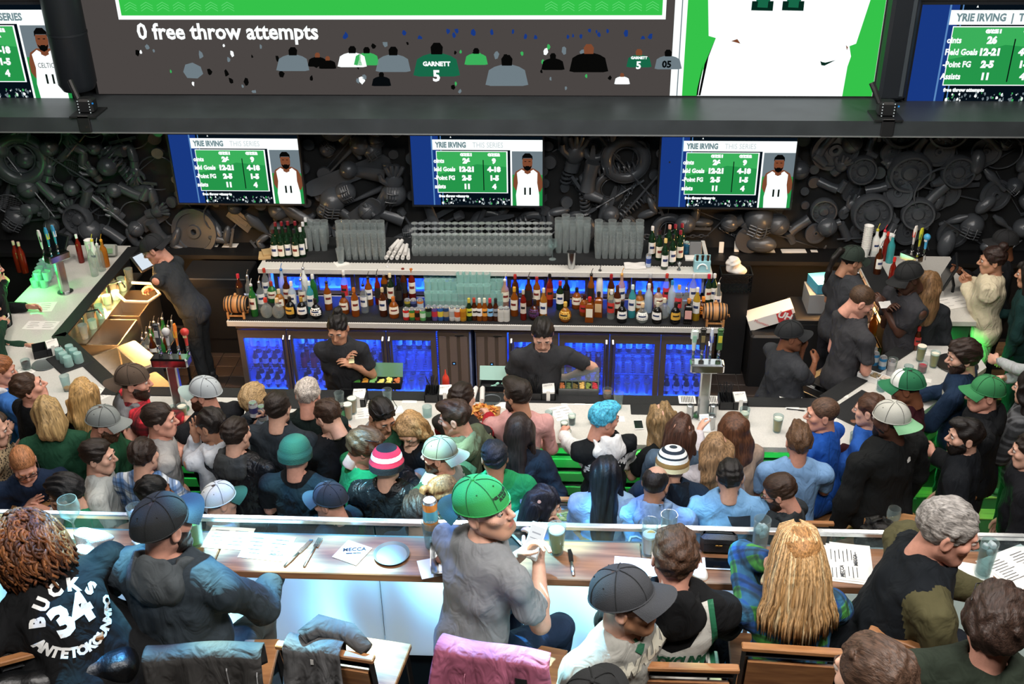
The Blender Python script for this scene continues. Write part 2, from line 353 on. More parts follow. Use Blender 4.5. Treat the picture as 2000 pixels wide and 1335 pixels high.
def tv(label, c, w, h, big=False, side=0, group=None):
    r = thing('television', label, 'television', c, 0, group)
    b = .018*w/1.35
    MB().box((0, .035, 0), (w+2*b, .05, h+2*b), bev=.006).build('case', BLACK, r)
    MB().box((0, .1, 0), (.3, .1, .3)).build('wall_bracket', BLACKM, r)
    f = MB()
    for sx in (-1, 1): f.box((sx*(w/2+b/2), 0, 0), (b, .03, h+2*b))
    for sz in (-1, 1): f.box((0, 0, sz*(h/2+b/2)), (w, .03, b))
    f.build('bezel', mat('#22262b', .35), r); tv_screen(w, h, r, big, side); return r
for px, lb in ((464, 'wall television above the red-foil wine bottles and pint stacks'), (932, 'wall television above the rows of wine glasses'), (1419, 'wall television above the ledge beside the tall cup stack')):
    c = atY(px, 335, 10.56); tv(lb, (c[0], 10.56, 1.895), 1.33, .745)
c = atY(1763, 189, 10.62); tv('large television right of the column, cut off by the frame edge', (c[0]+.87, 10.62, 3.07), 1.66, .93, True)
c = atY(143, 181, 10.62); tv('large television beyond the round column, player picture at its edge', (c[0]-.84, 10.62, 3.08), 1.66, .93, True, 1)
# giant screen
gx0, gx1, gz0, gz1 = atY(194, 183, 10.72)[0], atY(1704, 188, 10.72)[0], 2.635, 4.35
gw, gh = gx1-gx0, gz1-gz0
gi = thing('giant_screen', 'giant video wall showing 0 free throw attempts over a dark crowd', 'screen', ((gx0+gx1)/2, 10.72, (gz0+gz1)/2))
MB().box((0, .04, 0), (gw+.06, .08, gh+.04)).build('case', BLACK, gi)
gs_ = MB().box((0, -.004, 0), (gw, .012, gh)).build('screen', S('#4b4644', 1.0), gi)
def GX(px, py): return atY(px, py, 10.71)[0]-(gx0+gx1)/2
def GZ(px, py): return atY(px, py, 10.71)[2]-(gz0+gz1)/2
def gp(px, py): return (GX(px, py), GZ(px, py))
g = MB(); top = gh/2-.004
def gpoly(P, mi, k): ppoly(g, [(x, z-.0) for x, z in (gp(*p) for p in P)], mi, k+18)
def up(px, py): p = gp(px, py); return (p[0], top)
x0g, x1g = gp(232, 38)[0], gp(1300, 38)[0]; z1g = gp(700, 38)[1]; z0g = gp(700, 30)[1]
ppoly(g, [(x0g, z1g), (x1g, z1g), (x1g, top), (x0g, top)], 0, 19)
ppoly(g, [(x0g+.035, z0g), (x1g-.035, z0g), (x1g-.035, top), (x0g+.035, top)], 11, 20)
for i in range(26):   # hexagon line pattern in the two ends of the green panel
    for ex in (x0g+.08, x1g-1.15):
        cx, cz = ex+(i % 7)*.16+(i//7 % 2)*.08, z0g+.04+(i//7)*.12
        for k in range(3): ppoly(g, [(cx, cz+k*.025), (cx+.06, cz+.035+k*.025), (cx+.12, cz+k*.025), (cx+.12, cz+.005+k*.025), (cx+.06, cz+.04+k*.025), (cx, cz+.005+k*.025)], 12, 21)
xr0 = gp(1320, 185); xr1 = gp(1703, 187); zb = -gh/2+.002
ppoly(g, [(xr0[0]-.06, zb), (xr1[0], zb), (xr1[0], top), (xr0[0]-.06, top)], 0, 19)
ppoly(g, [(xr0[0]+.06, zb), (xr1[0]-.002, zb), (xr1[0]-.002, top), (xr0[0]+.06, top)], 11, 20)
ppoly(g, [(xr0[0]+.005, zb), (xr0[0]+.015, zb), (xr0[0]+.015, top), (xr0[0]+.005, top)], 7, 20)
# white shirt and shorts filling the player panel
A = [gp(*p) for p in ((1361, 186), (1372, 140), (1398, 74), (1384, 70), (1383, 0))]; B = [gp(*p) for p in ((1700, 0), (1672, 85), (1659, 90), (1662, 110), (1655, 130), (1645, 186))]
ppoly(g, [(A[0][0], zb)]+A[1:]+[(A[-1][0]-.05, top), (B[0][0]+.15, top)]+B[:-1]+[(B[-1][0], zb)], 0, 22)
gpoly([(1398, 74), (1384, 110), (1368, 186), (1364, 186), (1376, 125)], 5, 6); gpoly([(1373, 124), (1362, 172), (1360, 186), (1363, 186)], 5, 6)
gpoly([(1428, 80), (1440, 76), (1446, 85)], 4, 6); gpoly([(1652, 88), (1656, 92), (1654, 98)], 4, 6)
gpoly([(1602, 119), (1604, 127), (1610, 128), (1632, 117), (1612, 122), (1606, 121)], 13, 6)
for a in (1467, 1527):
    gpoly([(a, 20), (a+42, 21), (a+44, 2), (a+2, 2)], 13, 6); gpoly([(a+12, 14), (a+32, 15), (a+34, 0), (a+14, 0)], 14, 7)
    p0 = gp(a+10, 2); ppoly(g, [(p0[0], p0[1]), (p0[0]+.13, p0[1]), (p0[0]+.13, p0[1]+.5), (p0[0], p0[1]+.5)], 14, 24)
# the pictured crowd: rear views with lit shoulders
def fan(px, py, s, mi, head=5, arm=0):
    for L, m2, k in (([(-1.5, 1.8), (-1.5, .6), (-1.1, .1), (-.4, -.1), (.4, -.1), (1.1, .1), (1.5, .6), (1.45, 1.8)], mi, 2), ([(-1.9, 1.7), (-1.6, .4), (-1.1, .1), (-1.1, .9), (-1.4, 1.8)], arm or mi, 3), ([(1.9, 1.7), (1.6, .4), (1.1, .1), (1.1, .9), (1.4, 1.8)], arm or mi, 3), ([(-.45, 0), (-.5, -.6), (-.25, -.95), (.25, -.95), (.5, -.6), (.45, 0)], head, 4)):
        gpoly([(px+x*s, py+y*s) for x, y in L], m2, k)
for a in ((572, 108, 17, 7), (688, 104, 15, 0), (716, 104, 13, 6), (768, 108, 18, 7), (640, 118, 9, 5, 4), (745, 150, 10, 3, 5), (853, 106, 24, 14, 5, 0), (990, 128, 22, 7), (1150, 105, 20, 5, 4), (1248, 108, 13, 14, 4), (1305, 110, 14, 7), (620, 112, 10, 5, 4), (930, 105, 12, 6), (1215, 150, 8, 0, 4), (1080, 115, 12, 5)): fan(*a)
gpoly([(358, 140), (362, 126), (376, 122), (392, 130), (397, 144), (386, 153), (366, 152)], 7, 3)
blobs(g, gp(215, 120)[0], gp(1300, 120)[0], gp(700, 182)[1], gp(700, 82)[1], 60, [0, 7, 7, 7, 6, 5, 5, 5], .035, 11, 19)
blobs(g, gp(660, 60)[0], gp(1300, 60)[0], gp(700, 76)[1], gp(700, 56)[1], 22, [2, 2], .03, 12, 19)
g.build('graphic', SM+[S('#35c24a', 1.0), S('#6fe083', 1.0), S('#0e3b2c', .5), S('#1d7a55', .7)], gs_)
t = MB()
def GT(s, px, py, sz, mi=0, **k): p = gp(px, py); put_text(t, s, sz, Matrix.Translation((p[0], -.03, p[1])) @ FACE, mi, **k)
GT('0 free throw attempts', 269, 62, .215, 0, align='LEFT', bold=.006, xscale=.93)
GT('GARNETT', 853, 124, .06, 0, bold=.003); GT('5', 853, 148, .15, 0, bold=.006); GT('GARNETT', 1248, 112, .035, 0, bold=.002); GT('5', 1247, 127, .1, 0, bold=.004); GT('05', 1302, 125, .09, 3, bold=.004)
t.build('lettering', [SW, SW, SW, SBK], gs_)
# lamp heads clamped to the beam
def clamp(px, py, lb):
    c = atY(px, py, 10.15); r = thing('clamp_light', lb, 'stage light', (c[0], 10.15, 2.62))
    MB().box((0, -.155, -.06), (.12, .03, .17), bev=.008).box((0, -.02, .008), (.26, .3, .016)).build('clamp', BLACK, r)
    MB().box((0, -.02, .085), (.16, .14, .14), bev=.02).build('body', BLACK, r)
    MB().tube([(-.07, -.02, .13), (-.12, .02, .24), (-.15, .05, .30)], .028, 8).build('arm', BLACK, r)
    d = MB()
    for i in range(5):
        for sx in (-.055, .055): d.ell((sx, -.093, .03+i*.028), (.006, .006, .006), 6, 4)
    d.build('indicator', emat('#dfe8e6', .7), r)
    MB().ell((.09, -.09, .12), (.009, .009, .009), 8, 5).build('lens', emat('#2c8fe0', .8), r)
clamp(176, 226, 'black lamp head clamped on the beam under the round column'); clamp(1727, 230, 'black lamp head clamped on the beam under the box column')
# ---------------------------------------------------------------- black relief of sports gear
RB = mat('#4a4e53', .3, .1, .5, bump=.15, bscale=40)
relief = thing('relief_wall', 'black-painted relief of balls, wheels, boards and sports gear covering the wall', 'wall relief', (0, 10.88, 0))
MB().box((-.7, -.02, 1.75), (16, .04, 1.7)).build('backing', mat('#17191b', .7), relief)
RY = Matrix.Rotation(pi/2, 3, 'X')
def ring(R, r, seg=26, sg=8, R2=None): return MB().tube([(cos(2*pi*i/seg)*R, 0, sin(2*pi*i/seg)*(R2 or R)) for i in range(seg)], r, sg, closed=True)
K = {}
K['ball'] = MB().ell((0, -.08, 0), (.11, .11, .11), 18, 12)
for q in (0, 1): K['ball'].tube([(cos(a*pi/8)*.111, -.08+(sin(a*pi/8)*.111 if q else 0), (0 if q else sin(a*pi/8)*.111)) for a in range(16)], .003, 4, closed=True)
K['tire'] = ring(.2, .065, 28, 10)
for r_ in (.13, .255): K['tire'].tube([(cos(2*pi*i/28)*r_, -.03, sin(2*pi*i/28)*r_) for i in range(28)], .008, 4, closed=True)
K['hoop'] = ring(.27, .012, 34, 6)
K['car_wheel'] = MB().lathe([(.19, -.06), (.2, .02), (.18, .06), (.16, .06), (.155, .0), (.08, .01), (.06, .04), (.03, .045), (.001, .045)], 28, (0, -.07, 0), R=RY)
for i in range(8): K['car_wheel'].lathe([(.022, 0), (.022, .012), (.014, .012), (.012, .004), (.001, .004)], 10, (cos(i*pi/4)*.115, -.08, sin(i*pi/4)*.115), R=RY)
K['bat'] = MB().lathe([(.001, -.42), (.024, -.42), (.024, -.405), (.012, -.39), (.014, -.15), (.03, .1), (.034, .36), (.028, .41), (.001, .42)], 12)
K['pole'] = MB().tube([(0, 0, -.6), (0, 0, .6)], .009, 6).lathe([(.001, .6), (.014, .6), (.014, .48), (.009, .47)], 8)
K['hockey_stick'] = MB().box((0, 0, .1), (.02, .03, 1.1), bev=.004).box((.1, 0, -.48), (.24, .02, .07), ry=.35, bev=.006)
K['ski'] = MB().grid(lambda u, v: ((v-.5)*.085*(1-.5*max(0, abs(u-.5)-.42)/.08), -.02-.09*max(0, u-.88)**2*60*.12, (u-.5)*1.5), 18, 2, thick=.012)
K['snowboard'] = MB().grid(lambda u, v: ((v-.5)*.27*sqrt(max(.02, 1-((abs(u-.5)-.38)/.12)**2 if abs(u-.5) > .38 else 1)), -.02-.05*max(0, abs(u-.5)-.38)*4, (u-.5)*1.45), 22, 4, thick=.014)
gl_ = MB().ell((0, -.05, 0), (.075, .04, .085), 12, 8)
for i, a in enumerate((-.5, -.18, .12, .42)): gl_.tube([(sin(a)*.05, -.05, cos(a)*.05), (sin(a)*.12, -.065, cos(a)*.12), (sin(a)*.165, -.06, cos(a)*.165)], [.024, .023, .017], 8)
gl_.tube([(-.05, -.05, -.02), (-.11, -.07, .03), (-.125, -.07, .08)], [.028, .025, .018], 8).lathe([(.055, -.15), (.06, -.07)], 12, (0, -.05, 0), sy=.6)
K['glove'] = gl_
hm = MB().ell((0, -.06, 0), (.115, .13, .12), 16, 10)
for i in range(4): hm.tube([(-.09, -.15, -.02-i*.028), (0, -.2, -.02-i*.028), (.09, -.15, -.02-i*.028)], .006, 5)
for i in (-.04, .04): hm.tube([(i, -.18, .0), (i, -.2, -.06), (i, -.185, -.11)], .006, 5)
K['helmet'] = hm
sk = MB().ell((0, -.06, .0), (.05, .055, .13), 12, 8).ell((.08, -.06, -.1), (.12, .05, .045), 12, 8).box((.05, -.06, -.165), (.26, .012, .03))
for i in (-.03, .12): sk.box((i, -.06, -.145), (.02, .02, .03))
K['ice_skate'] = sk
K['weight_plate'] = MB().lathe([(.16, -.02), (.165, .0), (.16, .02), (.13, .02), (.125, .008), (.05, .01), (.045, .022), (.02, .022), (.02, -.02)], 26, (0, -.03, 0), R=RY)
K['dumbbell'] = MB().tube([(0, -.05, -.12), (0, -.05, .12)], .014, 8).lathe([(.001, -.16), (.05, -.155), (.05, -.08), (.001, -.075)], 8, (0, -.05, 0)).lathe([(.001, .075), (.05, .08), (.05, .155), (.001, .16)], 8, (0, -.05, 0))
rk = ring(.11, .008, 24, 6, .14)
for i in range(-4, 5):
    x = i*.023; q = sqrt(max(0, 1-(x/.11)**2)); rk.tube([(x, 0, -.14*q), (x, 0, .14*q)], .0015, 4); z = i*.03; q = sqrt(max(0, 1-(z/.14)**2)); rk.tube([(-.11*q, 0, z), (.11*q, 0, z)], .0015, 4)
rk.tube([(0, 0, -.14), (0, 0, -.42)], [.01, .016], 8); K['racket'] = rk
K['golf_club'] = MB().tube([(0, 0, -.4), (0, 0, .45)], [.006, .01], 6).ell((.04, -.02, -.42), (.055, .025, .022), 10, 6)
K['bowling_pin'] = MB().lathe([(.001, -.19), (.026, -.19), (.058, -.08), (.045, .02), (.024, .08), (.032, .14), (.024, .18), (.001, .19)], 14, (0, -.05, 0))
K['spring'] = MB().tube([(cos(i*.6)*.05, -.055+sin(i*.6)*.05, -.2+i*.0048) for i in range(84)], .012, 5)
K['football'] = MB().ell((0, -.07, 0), (.085, .085, .145), 16, 10).box((0, -.157, 0), (.01, .008, .09))
K['boot'] = MB().tube([(0, -.06, .16), (0, -.06, 0), (.01, -.06, -.08)], [.06, .055, .06], 10).tube([(.0, -.06, -.1), (.14, -.06, -.12)], [.055, .035], 10)
K['shin_pad'] = MB().grid(lambda u, v: (sin((v-.5)*2)*.07*(1-.3*u), -.03-cos((v-.5)*2)*.06, (u-.5)*.36), 8, 6, thick=.01)
K['skateboard'] = MB().grid(lambda u, v: ((v-.5)*.19*sqrt(max(.03, 1-((abs(u-.5)-.36)/.14)**2 if abs(u-.5) > .36 else 1)), -.06-.25*max(0, abs(u-.5)-.36), (u-.5)*.72), 16, 3, thick=.012)
for z in (-.2, .2):
    for x in (-.06, .06): K['skateboard'].lathe([(.001, -.02), (.026, -.02), (.026, .02), (.001, .02)], 10, (x, -.1, z), R=Matrix.Rotation(pi/2, 3, 'Y'))
K['chain'] = MB()
for i in range(9): K['chain'].tube([(cos(a*pi/4)*.02*(1 if i % 2 else .4), -.03+cos(a*pi/4)*.02*(.4 if i % 2 else 1), i*.05-.2+sin(a*pi/4)*.035) for a in range(8)], .006, 4, closed=True)
K['license_plate'] = MB().box((0, -.02, 0), (.3, .012, .15), bev=.004).box((0, -.03, 0), (.2, .006, .07), bev=.002)
K['puck_disc'] = MB().lathe([(.001, -.02), (.06, -.02), (.065, 0), (.06, .02), (.001, .02)], 18, (0, -.03, 0), R=RY)
KM = {k: m.mesh(k, RB, True) for k, m in K.items()}
def gear(k, x, z, y, ry, s=1.0):
    o = link(k, KM[k], relief, (x, -y, z)); o.rotation_euler = (rng.uniform(-.25, .25), ry, rng.uniform(-.3, .3)); o.scale = (s, s, s)
def gpx(k, px, py, ry=0, s=1.0, y=.1): c = atY(px, py, 10.7); gear(k, c[0], c[2], y, ry, s)
for a in (('tire', 38, 310, 0, 1.15, .16), ('ball', 40, 312, 0, .9, .05), ('car_wheel', 155, 428, 0, .85, .14), ('spring', 235, 320, 2.6, 1.1, .12), ('snowboard', 676, 345, 1.26, .66, .12), ('glove', 768, 350, .1, 1.25, .16), ('tire', 1222, 312, .2, .98, .15), ('pole', 1200, 300, -.7, 1, .2), ('pole', 1140, 420, 1.05, 1.2, .18),
          ('glove', 1122, 300, .2, 1.3, .12), ('boot', 1152, 350, .2, 1.3, .16), ('hockey_stick', 1235, 400, .6, 1, .18), ('hoop', 1832, 372, 0, .95, .17), ('boot', 1825, 385, .7, 1, .1), ('weight_plate', 1630, 290, 0, 1.5, .12), ('pole', 90, 300, 2.2, 1, .2), ('pole', 35, 330, -.5, 1, .2), ('bat', 232, 430, -.75, 1, .16), ('ball', 700, 280, 0, 1, .1), ('ball', 735, 275, 0, .8, .1), ('ball', 215, 322, 0, .95, .14), ('ball', 1190, 420, 0, .8, .14), ('helmet', 650, 390, .3, 1.2, .12),
          ('football', 1490, 475, 1.5, 1.1, .12), ('helmet', 1480, 425, .2, 1.3, .08), ('weight_plate', 380, 455, .2, 1.6, .1), ('puck_disc', 640, 300, .2, .9, .1), ('skateboard', 700, 425, .9, 1, .12), ('spring', 1000, 440, 1.2, 1, .1), ('hoop', 1960, 300, 0, .7, .14), ('ball', 1560, 330, 0, .9, .14), ('puck_disc', 1250, 285, 0, 1.2, .12), ('shin_pad', 745, 395, .5, 1.1, .14)):
    gpx(*a)
names = ['ball', 'ball', 'ball', 'football', 'tire', 'hoop', 'car_wheel', 'bat', 'bat', 'pole', 'pole', 'hockey_stick', 'ski', 'glove', 'glove', 'helmet', 'helmet', 'ice_skate', 'ice_skate', 'weight_plate', 'dumbbell', 'racket', 'golf_club', 'bowling_pin', 'bowling_pin', 'spring', 'boot', 'boot', 'shin_pad', 'skateboard', 'chain', 'license_plate', 'puck_disc', 'puck_disc']
TVB = [atY(px, 335, 10.6)[0] for px in (464, 932, 1419)]
for i in range(430):
    k = names[i % len(names)]; gx_, gz_ = -6.6+12.1*((i*.6180339) % 1), 1.02+1.36*((i*.7548776+.1) % 1)
    if any(abs(gx_-t) < .92 and gz_ > 1.42 for t in TVB) and not any(abs(gx_-t) < .45 and gz_ > 1.7 for t in TVB): k = 'puck_disc'
    gear(k, -6.6+12.1*((i*.6180339) % 1), 1.02+1.36*((i*.7548776+.1) % 1), rng.uniform(.05, .13), rng.uniform(0, 6.28), rng.uniform(.7, 1.15)*(.75 if k in ('ski', 'hoop', 'tire', 'pole', 'hockey_stick') else 1))
# ================================================================ the bar
ZC = 1.07
bar = thing('bar_counter', 'white stone bar counter bent round the staff aisle, glowing green underneath', 'bar counter')
cpoly = [(-5.35, 10.45), (-5.35, 8.13), (-4.11, 6.95), (2.26, 6.95), (3.52, 8.19), (3.52, 8.55), (2.95, 8.55), (2.06, 7.64), (-3.87, 7.64), (-4.68, 8.47), (-4.68, 10.45)]
MB().prism(cpoly, ZC-.045, ZC).build('worktop', QUARTZ, bar)
body = [(-5.15, 10.4), (-5.15, 8.21), (-4.03, 7.14), (2.18, 7.14), (3.33, 8.27), (3.33, 8.5), (2.97, 8.5), (2.08, 7.6), (-3.89, 7.6), (-4.70, 8.45), (-4.70, 10.4)]
MB().prism(body, 0, ZC-.045).build('body', mat('#20262a', .6), bar)
def seg_boards(pts, z0, n, dz, h, d, parent, name, m):
    for (a, b) in zip(pts, pts[1:]):
        L = sqrt((b[0]-a[0])**2+(b[1]-a[1])**2); an = atan2(b[1]-a[1], b[0]-a[0]); k = max(1, round(L/1.6))
        me = MB().box((0, 0, 0), (L/k-.006, d, h), bev=.004).mesh(name, m)
        for j in range(k):
            t = (j+.5)/k
            for i in range(n): link(name, me, parent, (a[0]+(b[0]-a[0])*t-sin(an)*-d*.5*0+sin(an)*d*.5, a[1]+(b[1]-a[1])*t-cos(an)*d*.5, z0+i*dz), an)
seg_boards([(-5.15, 8.21), (-4.03, 7.14), (2.18, 7.14), (3.33, 8.27)], .10, 7, .135, .085, .045, bar, 'slat', mat('#5d6a62', .5))
# black drip rail along the staff edge
dr = MB()
for a, b in zip(cpoly[5:], cpoly[6:]):
    L = sqrt((b[0]-a[0])**2+(b[1]-a[1])**2); an = atan2(b[1]-a[1], b[0]-a[0]); c = ((a[0]+b[0])/2, (a[1]+b[1])/2)
    dr.box((c[0]+sin(an)*-.055, c[1]+cos(an)*.055*1, ZC+.003), (L, .11, .014), rz=an)
dr = MB()
def strip(a, b, w, z, h, off):
    L = sqrt((b[0]-a[0])**2+(b[1]-a[1])**2); an = atan2(b[1]-a[1], b[0]-a[0]); nx, ny = -sin(an), cos(an)
    dr.box(((a[0]+b[0])/2+nx*off, (a[1]+b[1])/2+ny*off, z), (L, w, h), rz=an)
strip((-3.87, 7.64), (2.06, 7.64), .13, ZC+.004, .012, -.065); strip((2.06, 7.64), (2.95, 8.55), .14, ZC+.004, .012, .0-.02); strip((-4.68, 8.47), (-3.87, 7.64), .13, ZC+.004, .012, .05); strip((-4.68, 10.4), (-4.68, 8.47), .12, ZC+.004, .012, .05)
dr.build('drip_rail', RUBBER, bar)
MB().box((-4.672, 9.4, .985), (.012, 1.75, .022)).build('light_strip', emat('#ffb060', 7), bar)
right = thing('service_counter', 'short pale counter beyond the staff gap, under the order terminal', 'bar counter')
MB().prism([(2.88, 9.0), (3.72, 9.0), (3.85, 9.35), (3.85, 10.4), (2.88, 10.4)], ZC-.045, ZC).build('worktop', QUARTZ, right)
MB().prism([(2.95, 9.05), (3.66, 9.05), (3.78, 9.4), (3.78, 10.38), (2.95, 10.38)], 0, ZC-.045).build('body', mat('#262b2b', .6), right)
MB().box((3.0, 9.7, ZC+.004), (.22, 1.3, .014)).build('drip_rail', RUBBER, right)
MB().box((2.872, 9.72, .985), (.012, 1.3, .022)).build('light_strip', emat('#ffb060', 7), right)
# ---------------------------------------------------------------- back bar: worktops and glass-door fridges
YC0, YC1 = 8.94, 9.52
lowtop = thing('back_counter', 'long pale counter of the back bar carrying the liquor bottles', 'counter', (-.91, 9.23, 1.0))
MB().box((0, 0, -.028), (4.64, .58, .056), bev=.004).build('worktop', QUARTZ, lowtop)
mt = MB().box((0, -.02, .004), (4.6, .5, .008))
for i in range(240): mt.box((-2.295+i*.0192, -.273, .004), (.011, .012, .008))
mt.build('bar_mat', RUBBER, lowtop)
uptop = thing('upper_shelf', 'pale upper shelf of the back bar carrying glass stacks and wine', 'shelf', (-.84, 9.78, 1.33))
MB().box((0, 0, -.027), (4.34, .76, .054), bev=.004).build('worktop', QUARTZ, uptop)
mt = MB().box((0, .07, .004), (4.26, .58, .008))
for i in range(150): mt.lathe([(.011, 0), (.011, .008)], 6, (-2.12+i*.0284, -.222, 0))
mt.build('bar_mat', RUBBER, uptop)
FRM = mat('#6a5f58', .38, .3, var=.06); FIN = mat('#aebce0', .5); GRILL = mat('#6e5f53', .4, .35)
def blue(x, y, z, e, sx, sy): lamp('AREA', 'fridge_lamp', (x, y, z), e, BLUE, (x, y+.12, 0), sx, sy)
BTL = {}
def vessel(name, prof, mi, mats, seg=12, sx=1, sy=1): return MB().lathe(prof, seg, mis=mi, sx=sx, sy=sy).mesh(name, mats, True)
fb = vessel('bottle', [(.028, 0), (.03, .01), (.03, .05), (.0302, .05), (.0302, .11), (.03, .11), (.028, .135), (.013, .175), (.012, .205), (.014, .207), (.014, .217), (.001, .218)], [0, 0, 1, 1, 1, 0, 0, 0, 2, 2, 2], [mat('#2a3550', .15), mat('#c8d4ea', .5), mat('#c8ccd6', .3, .6)])
fc = vessel('can', [(.026, 0), (.0325, .008), (.0325, .112), (.027, .122), (.026, .12), (.001, .119)], [1, 0, 1, 1, 1], [mat('#9fb4dc', .3, .4), mat('#d5d9e2', .25, .8)])
fr_ = vessel('bottle', [(.028, 0), (.03, .01), (.03, .12), (.028, .14), (.013, .17), (.013, .2), (.001, .2)], [0, 1, 0, 0, 2, 2], [mat('#7b1c2c', .2), mat('#c23348', .4), mat('#e0e0e6', .4)])
fg = vessel('tumbler', [(.028, .003), (.030, .01), (.036, .12), (.034, .12), (.026, .012), (.001, .012)], [0]*5, [glass('#d8e6ff', .3)])
def door(parent, xa, xb, y, z0, z1, gz0, gz1, hside, gm=.055):
    d = MB(); w = xb-xa
    for x in (xa+gm/2+.004, xb-gm/2-.004): d.box((x, y, (z0+z1)/2), (gm, .045, z1-z0))
    d.box(((xa+xb)/2, y, (z0+gz0)/2), (w-.008-2*gm, .045, gz0-z0)).box(((xa+xb)/2, y, (z1+gz1)/2), (w-.008-2*gm, .045, z1-gz1))
    o = d.build('door', FRM, parent)
    MB().box(((xa+xb)/2, y, (gz0+gz1)/2), (w-2*gm-.01, .008, gz1-gz0)).build('pane', glass('#dfe9ff', .06, .02, .5), o)
    if hside: hx = (xa+.03) if hside < 0 else (xb-.03); MB().tube([(hx, y-.024, z1-.05), (hx, y-.055, z1-.07), (hx, y-.055, z0+.12), (hx, y-.024, z0+.10)], .011, 8).build('handle', STEEL, o, True)
    return o
def fridge(label, x0, x1, y0, y1, z0, z1, doors, vent, gz, shelves, seed, tall=True):
    r = thing('glass_door_fridge', label, 'fridge'); s = MB()
    s.box(((x0+x1)/2, y1-.01, (z0+z1)/2), (x1-x0, .02, z1-z0)).box(((x0+x1)/2, (y0+y1)/2+.03, z0+.012), (x1-x0, y1-y0-.06, .024)).box(((x0+x1)/2, (y0+y1)/2, z1-.012), (x1-x0, y1-y0, .024))
    for x in (x0+.012, x1-.012): s.box((x, (y0+y1)/2+.03, (z0+z1)/2), (.024, y1-y0-.06, z1-z0))
    for (a, b, h) in doors[1:]: s.box((a, (y0+y1)/2+.03, (z0+z1)/2), (.012, y1-y0-.06, z1-z0))
    s.build('cabinet', FIN, r)
    if tall: MB().box(((x0+x1)/2, y0+.02, z1-.018), (x1-x0, .05, .036)).box(((x0+x1)/2, y0+.1, z0/2), (x1-x0-.04, .05, z0)).build('trim_rail', FRM, r)
    if vent:
        a, b = vent; v = MB().box(((a+b)/2, y0, (z0+z1)/2-.02), (b-a-.006, .03, z1-z0-.045)).build('vent_panel', GRILL, r)
        for i in range(3): MB().box((a+(b-a)*(i+.5)/3, y0-.017, (z0+z1)/2-.02), ((b-a)/3-.03, .008, z1-z0-.12), bev=.003).build('grille', mat('#85746a', .45, .3, bump=.5, bscale=300), v)
        MB().box(((a+b)/2, y0-.02, z0+(z1-z0)*.55), (.035, .01, .03)).build('thermostat', BLACK, v); MB().box(((a+b)/2, y0-.026, z0+(z1-z0)*.55), (.016, .004, .01)).build('display', emat('#6fb6ff', 1.2), v)
        MB().box(((a+b)/2+.06, y0-.017, z1-.075), (.08, .006, .02)).build('badge', STEEL, v)
    zt = z1-.06
    for k, (a, b, h) in enumerate(doors):
        door(r, a, b, y0, z0+(.02 if tall else 0), zt+(.015 if tall else .04), gz[0], gz[1], h, .05 if tall else .04)
        blue((a+b)/2, y0+.10, z1-.05, 18 if tall else 8, b-a-.12, .05)
        if tall: blue((a+b)/2, y0+.08, z0+.06, 3, b-a-.12, .04)
        for sh in shelves[1:]: 
            ws = MB(); 
            for q in range(9): ws.box(((a+b)/2, y0+.09+q*.045, sh-.006), (b-a-.03, .005, .005))
            for q in range(3): ws.box((a+.05+(b-a-.1)*q/2, y0+.27, sh-.01), (.006, .42, .005))
            ws.build('shelf', CHROME, r)
        for si, sh in enumerate(shelves):
            q = random.Random(seed*31+k*7+si); kind = q.choice(['b', 'b', 'c', 'b', 'g']); 
            if k == 1 and si == 1: kind = 'r'
            if not tall: kind = 'g'
            me = {'b': fb, 'c': fc, 'r': fr_, 'g': fg}[kind]; nm = {'b': 'bottle', 'c': 'can', 'r': 'bottle', 'g': 'tumbler'}[kind]; n = int((b-a-.12)/.072)
            zc = .62 if kind == 'b' and si > 0 and len(shelves) > 2 else 1
            lay = ['lowest', 'middle', 'top'] if len(shelves) == 3 else ['only']
            gname = f'{nm}s on the {lay[si]} shelf of {label} {ORD[k]} door'
            words = {'b': 'blue-lit beer bottle', 'c': 'blue-lit drink can', 'r': 'dark red bottle', 'g': 'blue-lit empty glass'}[kind]
            for row in range(2 if tall else 3):
                for i in range(n):
                    o = link(nm, me, None, (a+.06+.036+i*(b-a-.12-.072)/max(1, n-1), y0+.13+row*.11, sh+.001)); o.scale = (1, 1, .88 if kind == 'b' else 1)
                    tag(o, f'{words}, {ORD[i]} in {("front", "middle", "rear")[row]} row, {lay[si]} shelf, {ORD[k]} door, {SHORT[label]}', nm, gname)
    return r
SHORT = {'brown glass-door fridge under the back counter, nearer the orange tap handle': 'orange-tap fridge', 'brown glass-door fridge under the back counter, behind the four-handled tap tower': 'four-tap fridge',
         'low blue-lit glass cabinet under the upper shelf, wooden cask at its orange-tap end': 'orange-tap low cabinet', 'low blue-lit glass cabinet under the upper shelf, behind the amber whiskeys': 'whiskey-side low cabinet'}
LB = list(SHORT)
def dv(x0, w, n, first): return [(x0+i*w, x0+(i+1)*w, (1 if (i+first) % 2 == 0 else -1)) for i in range(n)]
SHV = [.165, .40, .63]
fridge(LB[0], -3.17, -.94, 9.0, 9.5, .10, .93, dv(-3.16, .475, 4, 0), (-1.25, -.95), (.17, .80), SHV, 1)
fridge(LB[1], -.90, 1.33, 9.0, 9.5, .10, .93, dv(-.58, .475, 4, 1), (-.89, -.59), (.17, .80), SHV, 2)
fridge(LB[2], -2.97, -.89, 9.53, 10.1, 1.01, 1.275, dv(-2.9, .40, 5, 0), None, (1.05, 1.19), [1.035], 3, False)
fridge(LB[3], -.87, 1.28, 9.53, 10.1, 1.01, 1.275, dv(-.62, .40, 4, 0), (-.86, -.63), (1.05, 1.19), [1.035], 4, False)
struct('wall_plinth', MB().prism(rect(-3.1, 1.28, 9.5, 10.1), 0, 1.0), BLACK)
